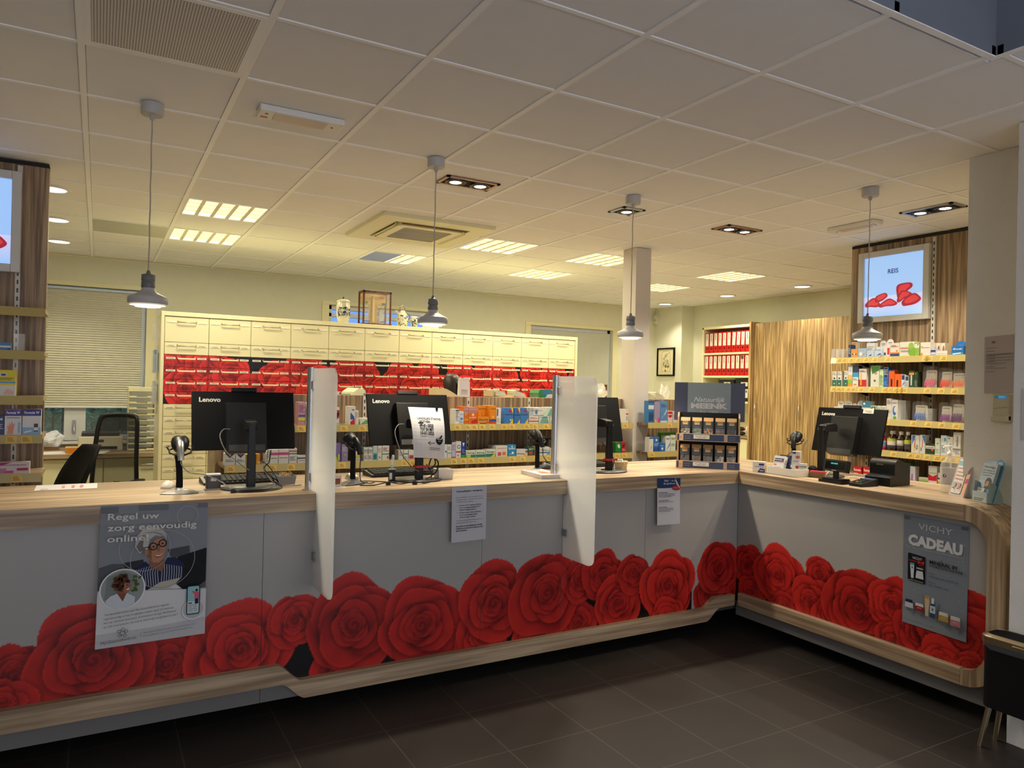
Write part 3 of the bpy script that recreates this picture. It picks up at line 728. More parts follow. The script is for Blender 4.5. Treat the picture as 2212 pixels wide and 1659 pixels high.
seams = [-1.35, .697, 1.867, 2.398, 3.028, XP]
for a, b in zip(seams[:-1], seams[1:]):
    us = np.linspace(a + .001, b - .001, max(3, int((b - a) / (.0055 if b > -.4 else .02))))
    z_ = [z for z in zgrid if z > .155] if a > 3.0 else zgrid
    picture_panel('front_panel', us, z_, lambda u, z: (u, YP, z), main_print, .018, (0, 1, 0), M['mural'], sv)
MB().prism([(-1.35, YF), (XF, YF), (4.535, 4.305), (-1.35, 4.305)], CT - .08, CT, 'z').build('worktop', M['wood_x'], sv, bevel=.003)
def s_curve(x0, x1, z0, z1, n=14): return [(x0 + (x1 - x0) * k / n, z0 + (z1 - z0) * float(sstep(0, 1, k / n))) for k in range(n + 1)]
top_ = [(-1.35, .262)] + s_curve(.765, .885, .262, .174) + s_curve(3.50, 3.63, .174, .236) + [(XF - .012, .236)]
bot_ = [(-1.35, .168)] + s_curve(.785, .905, .168, .086) + s_curve(3.53, 3.66, .086, .163) + [(XF - .012, .163)]
MB().prism(bot_ + top_[::-1], YF, YP - .0005, 'y').build('skirting_band', M['wood_x'], sv, bevel=.004)
MB().box((-1.35, 3.97, .002), (4.25, 4.02, .12)).build('plinth', M['matte_black'], sv)
MB().box((-1.35, YP + .02, .12), (4.2, 4.25, CT - .081)).build('carcass', plain('dark_carcass', (.05, .05, .05), .7), sv)

wg = thing('counter_wing', 'right counter wing with rounded wooden end and red rose print', 'counter', (4.1, 2.8, 0))
us = np.linspace(1.95, YP - .002, 290)
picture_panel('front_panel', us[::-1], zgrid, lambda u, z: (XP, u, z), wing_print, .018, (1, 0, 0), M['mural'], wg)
MB().prism([(XF, YF), (4.535, 4.305), (4.535, 2.245), (4.087, 2.245), (4.087, 2.07), (XF, 2.07)], CT - .08, CT, 'z').build('worktop', M['wood_y'], wg, bevel=.003)
outer = [(2.07, CT)] + arc(2.07, CT - .195, .195, PI / 2, PI, 12)[1:] + [(1.875, .36)] + arc(2.07, .165 + .195, .195, PI, 1.5 * PI, 12)[1:]
inner = [(2.07, .247)] + arc(2.07, .362, .115, 1.5 * PI, PI, 10)[1:] + [(1.955, CT - .195)] + arc(2.07, CT - .195, .115, PI, PI / 2, 10)[1:]
MB().prism(outer + inner, XF, 4.085, 'x').build('rounded_end', M['wood_z'], wg, bevel=.003)
MB().box((XF, 2.07, .163), (XP - .0005, YF - .012, .250)).build('skirting_band', M['wood_y'], wg, bevel=.004)
MB().box((4.14, 2.26, .002), (4.2, 3.95, .12)).build('plinth', M['matte_black'], wg)
MB().box((XP + .02, 2.26, .13), (4.45, YP, CT - .081)).build('carcass', plain('dark_carcass', (.05, .05, .05), .7), wg)

# frosted screens fixed to the counter front
def divider(label, x, yg0, yg1):
    r = thing('counter_divider', label, 'divider', (x, YF - .05, .62), group='frosted glass counter dividers')
    z0, z1 = .622, 1.683
    pl = [(yg1, z0)] + [(yg0 + .05 + .05 * math.cos(t), z0 + .05 + .05 * math.sin(t)) for t in [1.5 * PI - k * PI / 16 for k in range(9)]] + \
         [(yg0 + .06 + .06 * math.cos(t), z1 - .06 + .06 * math.sin(t)) for t in [PI - k * PI / 16 for k in range(9)]] + [(yg1, z1)]
    MB().prism(pl, x - .005, x + .005, 'x').build('glass_panel', M['frost'], r, bevel=.0015, seg=1)
    MB().lathe([(.022, CT), (.022, 1.69)], 24, Tm(x - .002, YF + .145, 0)).lathe([(.034, CT), (.034, CT + .004)], 24, Tm(x - .002, YF + .145, 0)).build('post', M['alu'], r)
    for z in (1.60, 1.14):
        MB().box((x - .009, YF + .095, z - .020), (x + .009, YF + .132, z + .020)).build('clip', M['steel'], r, bevel=.002)
    MB().box((x - .012, YF - .012, .745), (x + .012, YP - .001, .785)).build('clip', M['grey'], r, bevel=.002)
    return r
# the glass reaches back over the worktop to the post and is notched round its edge
def divider_glass(x, yg0):
    z0, z1 = .622, 1.683; yb = YP - .003; yt = YF + .118
    return [(yb, z0)] + [(yg0 + .05 + .05 * math.cos(t), z0 + .05 + .05 * math.sin(t)) for t in [1.5 * PI - k * PI / 16 for k in range(9)]] + \
           [(yg0 + .06 + .06 * math.cos(t), z1 - .06 + .06 * math.sin(t)) for t in [PI - k * PI / 16 for k in range(9)]] + [(yt, z1), (yt, CT + .004), (YF - .003, CT + .004), (YF - .003, CT - .085), (yb, CT - .085)]
for label, x, yg in (('frosted glass counter divider, left one beside the grey poster side monitor', .937, 3.265), ('frosted glass counter divider, right one in front of the third monitor', 2.405, 3.285)):
    r = divider(label, x, yg, YF - .006)
    o = [c for c in r.children if c.name.startswith('glass_panel')][0]; me0 = o.data
    n = MB().prism(divider_glass(x, yg), x - .005, x + .005, 'x').build('glass_panel', M['frost'], r)
    bpy.data.objects.remove(o)

# ---------------------------------------------------------------- drawer cabinets
DY, DX0, DP = 6.80, .475, .3485
ROWS = [(1.925, 2.144, 'tall'), (1.820, 1.925, 'low')] + [(1.820 - .105 * (k + 1), 1.820 - .105 * k, 'rose') for k in range(4)] + [(1.400 - .107 * (k + 1), 1.400 - .107 * k, 'low') for k in range(7)]
_rng = random.Random(5); DR = []
for k in range(15):
    DR.append((DX0 + k * .30 + _rng.uniform(-.06, .06), 1.69 + _rng.uniform(-.05, .05), _rng.uniform(.13, .19), _rng.uniform(0, 6), 100 + k))
    DR.append((DX0 + .15 + k * .30 + _rng.uniform(-.05, .05), 1.50 + _rng.uniform(-.04, .05), _rng.uniform(.17, .22), _rng.uniform(0, 6), 200 + k))
def drawer_colour(P):
    return np.clip(paint_roses(P, DR, (0, 0, 0), fill=(.006, .004, .008)) * 1.35, 0, .9)
handle_me = {}
def drawer_handle(kind):
    if kind not in handle_me:
        mb = MB(); w = .073 if kind != 'rose' else .068; zz = .0
        mb.tube([(-w, 0, zz + .012), (-w, -.026, zz), (w, -.026, zz), (w, 0, zz + .012)], .0042, 6)
        if kind == 'rose': mb.box((-w, -.030, -.006), (w, -.022, .007))
        o = mb.build('handle', M['cream'] if kind == 'rose' else plain('satin_nickel', (.42, .38, .28), .35, metal=.8))
        lb = MB(); lb.box((-.036, -.004, -.008), (.036, 0, .008), (.86, .82, .66))
        s = Sheet(lb, (-.034, -.0042, -.006), (1, 0, 0), (0, 0, 1), .068, .012)
        if kind != 'tall': s.greek(.10, .30, .75, .40, '#6a6250', 4)
        q = lb.build('label_holder', M['ink']); handle_me[kind] = (o, q)
        for t in (o, q): C.objects.unlink(t)
    return handle_me[kind]
def cabinet(label, c0, c1):
    x0, x1 = DX0 + c0 * DP, DX0 + c1 * DP
    r = thing('drawer_cabinet', label, 'cabinet', ((x0 + x1) / 2, DY + .3, 0), group='tall apothecary drawer cabinets')
    mb = MB(); mb.box((x0 - (.028 if c0 == 0 else 0), DY - .01, 2.146), (x1 + (.028 if c1 == 12 else 0), DY + .55, 2.182))
    if c0 == 0: mb.box((x0 - .028, DY - .01, 0), (x0 - .002, DY + .55, 2.146))
    if c1 == 12: mb.box((x1 + .002, DY - .01, 0), (x1 + .028, DY + .55, 2.146))
    mb.build('frame', M['cream'], r, bevel=.002)
    MB().box((x0, DY + .02, .05), (x1, DY + .54, 2.145)).build('carcass', M['cream_dark'], r)
    if c0 == 0: MB().box((x0 + 2 * DP, DY, .06), (x1, DY + .018, 1.398)).build('lower_front', M['cream'], r)
    else: MB().box((x0, DY, .06), (x1, DY + .018, 1.398)).build('lower_front', M['cream'], r)
    base = base_of(r)
    for c in range(c0, c1):
        for (za, zb, kind) in ROWS:
            if za < 1.39 and c > 1: continue
            a, b = DX0 + c * DP + .0018, DX0 + (c + 1) * DP - .0018; ctr = Vector(((a + b) / 2, DY, (za + zb) / 2)); hw, hh = (b - a) / 2, (zb - za) / 2 - .0016
            if kind == 'rose':
                us = np.linspace(a, b, 64); zs = np.linspace(ctr.z - hh, ctr.z + hh, 20)
                o = picture_panel('drawer', us, zs, lambda u, z: (u, DY, z), drawer_colour, .018, (0, 1, 0), M['mural'], r)
                # move the origin to the middle of the front
                o.data.transform(Matrix.Translation(base - ctr)); o.location = ctr - base
            else:
                key = kind if kind == 'tall' else 'low'
                o = MB().box((-hw, 0, -hh), (hw, .018, hh)).build('drawer', M['cream'], r, world=False, bevel=.002, seg=1) if (key, round(hh, 4)) not in _dm else None
                if o is None: o = _dm[(key, round(hh, 4))].copy(); C.objects.link(o); o.parent = r
                else: _dm[(key, round(hh, 4))] = o
                o.location = ctr - base
            h, lb = drawer_handle(kind)
            zh = hh - .048 if kind == 'tall' else (.018 if kind == 'rose' else .020)
            q = h.copy(); C.objects.link(q); q.parent = o; q.location = (0, 0, zh)
            for sx in (-1, 1):
                q = lb.copy(); C.objects.link(q); q.parent = o; q.location = (sx * .122, 0, zh + .004)
    return r
_dm = {}
cabinet('cream drawer cabinet with rose print drawers, the left half near the window', 0, 6)
cabinet('cream drawer cabinet with rose print drawers, the right half behind the second pendant', 6, 12)

# ---------------------------------------------------------------- shelving
def rail(x, y, z0, z1, face, parent):
    """slotted steel upright; face 'y' looks to -y, 'x' looks to -x"""
    mb = MB(); n = int((z1 - z0) / .05)
    if face == 'y':
        mb.box((x - .013, y - .012, z0), (x + .013, y, z1), '#c9c6bd')
        for k in range(n): z = z0 + .012 + k * .05; mb.box((x - .0045, y - .0126, z), (x + .0045, y - .0115, z + .026), '#0c0c0c')
    else:
        mb.box((x - .012, y - .013, z0), (x, y + .013, z1), '#c9c6bd')
        for k in range(n): z = z0 + .012 + k * .05; mb.box((x - .0126, y - .0045, z), (x - .0115, y + .0045, z + .026), '#0c0c0c')
    mb.build('slotted_rail', M['gloss_ink'], parent)
def shelf(parent, a, b, back, front, z, face, tags, board, seed=0):
    """board + sloping translucent price rail + yellow tags; a..b along the shelf"""
    P = (lambda u, d, zz: (u, d, zz)) if face == 'y' else (lambda u, d, zz: (d, u, zz))
    s = shelf_part = MB().box(P(a, front + .012, z - .022), P(b, back, z)).build('shelf', M[board], parent)
    mb = MB(); d = front + .010
    vs = [P(a, d, z + .004), P(b, d, z + .004), P(b, d - .010, z - .046), P(a, d - .010, z - .046), P(a, d + .004, z + .004), P(b, d + .004, z + .004), P(b, d - .006, z - .046), P(a, d - .006, z - .046)]
    mb.add(vs, [(0, 1, 2, 3), (7, 6, 5, 4), (0, 4, 5, 1), (3, 2, 6, 7), (0, 3, 7, 4), (1, 5, 6, 2)])
    rl = mb.build('price_rail', M['strip'], s)
    for u in tags:
        m2 = MB(); w = .026
        m2.add([P(u - w, d - .0012, z - .002), P(u + w, d - .0012, z - .002), P(u + w, d - .0112, z - .043), P(u - w, d - .0112, z - .043)], [(0, 1, 2, 3)], '#d6b45c')
        for k in range(3):
            f0 = .25 + .2 * k; dd = d - .0016 - .010 * f0; zz = z - .002 - .041 * f0
            m2.add([P(u - w * .7, dd, zz), P(u + w * (.2 + .2 * k), dd, zz), P(u + w * (.2 + .2 * k), dd - .001, zz - .004), P(u - w * .7, dd - .001, zz - .004)], [(0, 1, 2, 3)], '#8a6820')
        m2.build('price_tag', M['ink'], s)
    return s
def tags_px(pxs, py, plane, v): return [(on_y(p, py, v).x if plane == 'y' else on_x(p, py, v).y) for p in pxs]

GYP, GYF = 5.40, 5.085              # gondola back panel and shelf front
gA = thing('gondola_shelving', 'low wood panelled shelving behind the counter, the long part left of the pillar', 'shelving', (2.5, 5.6, 0), group='low product shelving behind the counter')
MB().box((.712, GYP, 0), (4.244, GYP + .03, 1.52)).build('back_panel', M['panel_z'], gA)
MB().box((.712, GYP + .03, 0), (4.244, 5.80, 1.515)).build('carcass', M['wood_x'], gA)
for px in (786, 1010, 1141, 1199): rail(on_y(px, 900, GYP).x, GYP, .5, 1.515, 'y', gA)
GZ1, GZ2 = 1.312, 1.050
shelf(gA, 1.18, 4.135, GYP, GYF, GZ1, 'y', tags_px([652, 744, 784, 990, 1012, 1026, 1043, 1064, 1091, 1107, 1139, 1157, 1181, 1352], 920, 'y', GYF), 'panel_z')
shelf(gA, .73, 4.135, GYP, GYF, GZ2, 'y', tags_px([500, 590, 630, 740, 875, 893, 982, 1002, 1019, 1040, 1108, 1130, 1160, 1187, 1335, 1350], 990, 'y', GYF), 'panel_z')
gB = thing('gondola_shelving', 'low wood panelled shelving behind the candy display, right of the pillar', 'shelving', (4.95, 5.6, 0), group='low product shelving behind the counter')
MB().box((4.432, GYP, 0), (5.45, GYP + .03, 1.52)).build('back_panel', M['panel_z'], gB)
MB().box((4.432, GYP + .03, 0), (5.45, 5.80, 1.515)).build('carcass', M['wood_x'], gB)
shelf(gB, 4.30, 5.42, GYP - .15, GYF, GZ1, 'y', tags_px([1448], 913, 'y', GYF), 'panel_z')
shelf(gB, 4.30, 5.42, GYP - .15, GYF, GZ2, 'y', tags_px([1410], 975, 'y', GYF), 'panel_z')

# right display wall
RX, RXF = 5.74, 5.45
dw = thing('display_wall', 'wood panelled display wall on the right with a light box and product shelves', 'shelving', (5.8, 3.3, 0))
MB().box((RX, 2.36, 0), (RX + .09, 4.117, ZC - .03)).build('back_panel', M['panel_z'], dw)
MB().box((RX, 2.36, ZC - .03), (RX + .09, 4.117, ZC - .006)).build('top_gap', M['void'], dw)
for y, z0 in ((3.93, .5), (3.385, .5)): rail(RX, y, z0, ZC - .04, 'x', dw)
SZ = [1.918, 1.675, 1.420, 1.172, .945]
stags = [([1812, 1823, 1838, 1853, 1870, 1889, 1917, 1998, 2006, 2037], 770), ([1799, 1809, 1819, 1831, 1842, 1859, 1882, 1910, 1921, 1933, 1943, 1952, 2002, 2032, 2061], 838),
         ([1905, 1914, 1972, 2004, 2033, 2064], 912), ([1929, 1965, 1981, 2001, 2023, 2037, 2058, 2074], 980), ([], 1040)]
for z, (tp, py) in zip(SZ, stags):
    shelf(dw, 2.36, 4.095, RX, RXF, z, 'x', tags_px(tp, py, 'x', RXF), 'wood_y')
    for y in (3.93, 3.385):
        MB().prism([(RX - .012, z - .022), (RX - .24, z - .022), (RX - .012, z - .075)], y - .004, y + .004, 'y').build('bracket', M['matte_black'], dw)
# left display wall
LY, LYF = 5.29, 4.955
lw = thing('display_wall', 'wood panelled display wall at the far left with a light box and shelves', 'shelving', (-1.2, 5.35, 0))
MB().box((-2.15, LY, 0), (-.289, LY + .09, ZC - .03)).build('back_panel', M['panel_z'], lw)
MB().box((-2.15, LY, ZC - .03), (-.289, LY + .09, ZC - .006)).build('top_gap', M['void'], lw)
for x in (-.436, -1.3): rail(x, LY, .5, ZC - .04, 'y', lw)
LZ = [1.998, 1.752, 1.495, 1.275, 1.055]
for z, tp in zip(LZ, ([], [], [], [24, 57], [38])):
    shelf(lw, -2.1, -.274, LY, LYF, z, 'y', tags_px(tp, 950, 'y', LYF), 'wood_x')

# back-lit pictures
PETAL_D, PETAL_L = (.30, .012, .02), (.56, .035, .05)
def petal(s, cu, cv, w, h, rot, seed):
    rng = random.Random(seed); n = 26; out = []; inn = []
    for k in range(n):
        t = 2 * PI * k / n; x = math.cos(t) * (1 + .12 * math.sin(2 * t + seed)); y = math.sin(t) * (1 + .18 * math.cos(3 * t + seed)) - .5 * x * x + .25
        X, Y = x * w, y * h; c_, s_ = math.cos(rot), math.sin(rot); out.append((cu + X * c_ - Y * s_, cv + X * s_ + Y * c_)); X, Y = x * w * .72 + w * .06, y * h * .62 + h * .12; inn.append((cu + X * c_ - Y * s_, cv + X * s_ + Y * c_))
    s.poly(out, PETAL_D); s.poly(inn, PETAL_L)
def light_box(label, face, a0, a1, z0, z1, plane, text):
    """a0..a1 read left to right as the viewer sees it"""
    if face == 'x': o, ux = (plane, a0, z0), (0, -1, 0); loc = (plane, (a0 + a1) / 2, z0); w = a0 - a1
    else: o, ux = (a0, plane, z0), (1, 0, 0); loc = ((a0 + a1) / 2, plane, z0); w = a1 - a0
    h = z1 - z0; r = thing('light_box', label, 'light box', loc, group='square light boxes with rose petals'); UX = Vector(ux); N_ = UX.cross(Vector((0, 0, 1))); O = Vector(o); f = .048
    def slab(mb, u0, u1, v0, v1, d0, d1, col=WHITE):
        pts = [O + UX * u + Vector((0, 0, v)) + N_ * d for d in (d0, d1) for (u, v) in ((u0, v0), (u1, v0), (u1, v1), (u0, v1))]
        mb.add(pts, [(3, 2, 1, 0), (4, 5, 6, 7), (0, 1, 5, 4), (1, 2, 6, 5), (2, 3, 7, 6), (3, 0, 4, 7)], col)
    fr = MB()
    for q in ((0, f, 0, h), (w - f, w, 0, h), (f, w - f, 0, f), (f, w - f, h - f, h)): slab(fr, *q, 0.001, .045)
    fr.build('frame', plain('silver_frame', (.58, .58, .56), .42, metal=.15), r, bevel=.003)
    pm = MB(); slab(pm, f, w - f, f, h - f, .002, .024, (.30, .50, .86))
    s = Sheet(pm, O + UX * f + Vector((0, 0, f)) + N_ * .024, ux, (0, 0, 1), w - 2 * f, h - 2 * f)
    for k in range(10): s.rect(0, .34 * k / 10, 1, .34 * (k + 1) / 10 , tuple(np.array((.30, .50, .86)) + (np.array((.52, .56, .84)) - np.array((.30, .50, .86))) * math.sin(PI * (k + .5) / 20)), False)
    s.k += 1
    for q in ((.04, .22, .13, .075, .1, 3), (.30, .31, .13, .06, .35, 5), (.68, .40, .15, .10, .75, 7), (.68, .30, .12, .07, .5, 2), (.42, .20, .15, .06, .15, 9), (.84, .22, .17, .085, .35, 4)):
        if q[0] - q[2] < -.02: s_u = max(q[0], q[2] * 1.0)
        else: s_u = q[0]
        petal(s, min(max(s_u, q[2] * 1.15), 1 - q[2] * 1.15), *q[1:])
    if text: s.text(text, .50, .70, .075, '#1d2a55', 'c', bold=.015)
    pm.build('lit_picture', M['lit_ink'], r)
light_box('square light box with red petals on blue reading REIS', 'x', 4.021, 3.404, 2.226, 2.826, RX - .002, 'REIS')
light_box('square light box with red petals at the far left edge', 'y', -1.04, -.424, 2.228, 2.830, LY - .002, None)

# ---------------------------------------------------------------- binder shelf and tall cupboards along the right wall
BX = 7.68
bk = thing('open_bookcase', 'cream open bookcase of red binders set beside the tall cupboard', 'bookcase', (7.86, 7.45, 0))
mb = MB(); y0, y1 = 6.93, 7.93
mb.box((BX, y0, 0), (XR - .01, y0 + .025, 2.53)); mb.box((BX, y1 - .028, 0), (XR - .01, y1, 2.53)); mb.box((BX, y0, 2.50), (XR - .01, y1, 2.535)); mb.box((XR - .03, y0, 0), (XR - .01, y1, 2.5))
mb.build('frame', M['cream'], bk, bevel=.002)
BZ = [2.157, 1.830, 1.475, 1.00]
for z in BZ: MB().box((BX + .005, y0 + .025, z - .028), (XR - .03, y1 - .028, z)).build('shelf', M['cream'] if z > 1.2 else M['wood_y'], bk, bevel=.002)
MB().box((BX + .03, y0 + .025, .0), (BX + .05, y1 - .028, .96)).build('lower_door', M['cream'], bk)
bi = 0
for row, (z, n) in enumerate(((2.157, 11), (1.830, 11))):
    for k in range(n):
        w = .076; yy = y1 - .032 - .006 - (k + .5) * (.926 / n); lean = {6: .05, 7: .045, 8: .03}.get(k, 0) if row == 0 else 0
        rt = thing('ring_binder', '%s red binder %s' % (['first', 'second', 'third', 'fourth', 'fifth', 'sixth', 'seventh', 'eighth', 'ninth', 'tenth', 'eleventh'][k], 'from the left on the top shelf of the bookcase' if row == 0 else 'from the left on the lower binder shelf'),
                   'binder', (BX + .02, yy, z + .002), -PI / 2, 'red ring binders in the bookcase')
        Mx = Matrix.Rotation(lean, 4, 'Y')
        b_ = MB(); b_.box((-w / 2, 0, .001), (w / 2, .25, .292), '#b81410', M=Mx); hole = [(.012 * math.cos(t * PI / 8), .065 + .012 * math.sin(t * PI / 8)) for t in range(16)]
        b_.add([Mx @ Vector((a, -.0008, b)) for a, b in hole], [tuple(range(16))], '#060606'); b_.build('cover', M['gloss_ink'], rt, world=False)
        l_ = MB(); l_.box((-w * .36, -.0016, .10), (w * .36, -.0006, .278), '#dcd8c8', M=Mx); s = Sheet(l_, Mx @ Vector((-w * .36, -.0017, .10)), Mx.to_3x3() @ Vector((1, 0, 0)), Mx.to_3x3() @ Vector((0, 0, 1)), w * .72, .178)
        rng = random.Random(k + 20 * row); s.rect(.40, .35 + rng.random() * .15, .56, .92, '#5a5850')
        if (row, k) == (1, 8): s.rect(.1, .72, .9, .99, '#3c4440')
        l_.build('spine_label', M['ink'], rt, world=False)
for k, (a, b, zz, hh, lab) in enumerate(((7.02, 7.30, 1.476, .30, 'black storage box with two white label windows on the bookcase'), (7.33, 7.62, 1.476, .30, 'black storage box with label windows hidden behind the candy sign'))):
    rt = thing('storage_box', lab, 'box', (BX + .03, (a + b) / 2, zz), -PI / 2); w = b - a
    q = MB(); q.box((-w / 2, 0, 0), (w / 2, .28, hh), '#14181a'); q.build('box_body', M['ink'], rt, world=False, bevel=.003)
    for (u, v, ww, h2) in ((-.06, .05, .05, .12), (.06, .05, .05, .12), (.02, .21, .12, .055)):
        l_ = MB(); l_.box((u - ww / 2, -.002, v), (u + ww / 2, -.0004, v + h2), '#dad6c8'); l_.box((u - .012, -.0026, v + h2 * .6), (u + .012, -.0021, v + h2 * .85), '#55584e'); l_.build('label_window', M['ink'], rt, world=False)
cp = thing('tall_cupboard', 'tall wood grain cupboard with slim handles beside the red binders', 'cupboard', (7.8, 5.0, 0))
CXF = 7.60
MB().box((CXF + .02, 2.4, .0), (XR - .01, 6.90, 2.52)).build('carcass', M['wood_z'], cp)
MB().box((CXF - .06, 6.885, 0), (XR - .01, 6.915, 2.545)).build('side_panel', M['door_z'], cp)
ys = [6.88, 6.18, 5.55, 4.92, 4.29, 3.66, 3.03, 2.41]
for k, (a, b) in enumerate(zip(ys[:-1], ys[1:])):
    d = MB().box((CXF, b + .0015, .06), (CXF + .02, a - .0015, 2.525)).build('door', M['door_z'], cp)
    hy = a - .055 if k != 1 else a - .05
    MB().tube([(CXF, hy, 1.29), (CXF - .03, hy, 1.29), (CXF - .03, hy, 1.45), (CXF, hy, 1.45)], .005, 6).build('handle', M['steel'], d)
# framed print, motion sensor
pf = thing('framed_print', 'small framed botanical drawing in a black frame on the back wall', 'picture', (7.79, 8.84, 1.83))
o = (7.792, 9.03, 1.828); mb = MB(); wv, hv = .40, .445
for a, b in (((0, 0), (.022, hv)), ((wv - .022, 0), (wv, hv)), ((.022, 0), (wv - .022, .022)), ((.022, hv - .022), (wv - .022, hv))): mb.box((7.772, 9.03 - a[0], 1.828 + a[1]), (7.798, 9.03 - b[0], 1.828 + b[1]))
mb.build('frame', M['matte_black'], pf)
pm = MB(); pm.box((7.786, 9.008, 1.85), (7.796, 8.652, 2.251), (.74, .68, .44)); s = Sheet(pm, (7.786, 9.008, 1.85), (0, -1, 0), (0, 0, 1), .356, .401)
s.line([(.22, .12), (.22, .85), (.35, .92), (.65, .92), (.78, .85), (.78, .12), (.22, .12)], .006, '#6a6044')
rng = random.Random(9)
for k in range(26):
    cu, cv = .5 + rng.uniform(-.2, .2), .56 + rng.uniform(-.24, .24); a = rng.uniform(0, 6.3); s.line([(cu + .05 * math.cos(a + t * .5), cv + .05 * math.sin(a + t * .5)) for t in range(8)], .006, '#4a4636')
s.disc(.5, .16, .04, '#5a543e'); pm.build('drawing', M['paper_ink'], pf)
ms = MB(); ms.box((7.745, 9.03, 2.665), (7.80, 9.10, 2.80), (.7, .68, .58)); ms.box((7.74, 9.04, 2.70), (7.746, 9.09, 2.74), (.5, .48, .42))
tag(ms.build('motion_sensor', M['ink'], loc=(7.78, 9.06, 2.67)), 'white motion sensor high in the corner behind the pillar', 'sensor')

# ---------------------------------------------------------------- goods on the shelves
ORD = ['first', 'second', 'third', 'fourth', 'fifth', 'sixth', 'seventh', 'eighth', 'ninth', 'tenth', 'eleventh', 'twelfth', 'thirteenth', 'fourteenth', 'fifteenth', 'sixteenth',
       'seventeenth', 'eighteenth', 'nineteenth', 'twentieth', 'twenty-first', 'twenty-second', 'twenty-third', 'twenty-fourth', 'twenty-fifth', 'twenty-sixth', 'twenty-seventh', 'twenty-eighth', 'twenty-ninth', 'thirtieth', 'thirty-first', 'thirty-second', 'thirty-third', 'thirty-fourth', 'thirty-fifth', 'thirty-sixth', 'thirty-seventh', 'thirty-eighth']
def marks(s, spec, seed):
    """b band v0 v1 | r rect u0 v0 u1 v1 | g greeked lines v0 v1 | d disc u v r | a sweep from the lower corner | t text v h | w swoosh | s sticks | v vertical text | k bottle"""
    for it in filter(None, spec.split(';')):
        k = it[0]; col, *a = it[1:].split(' ')
        if k in 'tv': txt = a[0].replace('_', ' '); n = [float(x) for x in a[1:]]
        else: n = [float(x) for x in a]
        if k == 'b': s.rect(.0, n[0], 1, n[1], col)
        elif k == 'r': s.rect(*n, col)
        elif k == 'g':
            c = max(1, int(round((n[1] - n[0]) * s.h / .011)))
            for q in range(c): s.greek(.10, n[0] + (n[1] - n[0]) * (q + .2) / c, .55 + .25 * ((q * 7 + seed) % 3) / 2, min(.06, .0045 / s.h), col, seed + q)
        elif k == 'd': s.disc(n[0], n[1], n[2], col)
        elif k == 'e': s.disc(n[0], n[1], n[2], col, n[3])
        elif k == 'a': s.poly([(0.02, 0.02)] + [(.98 * math.sin(t * PI / 20) , .02 + n[0] * math.cos(t * PI / 20)) for t in range(11)][::1] + [(.98, .02)], col)
        elif k == 'w': s.poly([(.98, n[0])] + [(1 - .9 * t / 8, n[0] + (n[1] - n[0]) * math.sin(PI * t / 16)) for t in range(9)] + [(.02, n[1] * .6), (.98, n[0] * .4)][:1], col)
        elif k == 'p': s.poly([(n[i], n[i + 1]) for i in range(0, len(n), 2)], col)
        elif k == 't': s.text(txt, n[2] if len(n) > 2 else .5, n[0], n[1], col, 'c', width=n[3] if len(n) > 3 else .8, bold=.02)
        elif k == 'v': s.text(txt, n[0], n[1], n[2] * s.w / s.h, col, 'l', bold=.02, rot=PI / 2)
        elif k == 's':
            c = int(n[0])
            for q in range(c):
                u = .10 + .80 * (q + .5) / c; w = .34 / c
                s.poly([(u - w, .08), (u + w, .08), (u + w * 1.4, .34), (u + w * .5, .52), (u - w * .5, .52), (u - w * 1.4, .34)], col, False)
                s.poly([(u - .008, .52), (u + .008, .52), (u + .008, .70), (u - .008, .70)], '#b8b0a8', False)
            s.k += 1

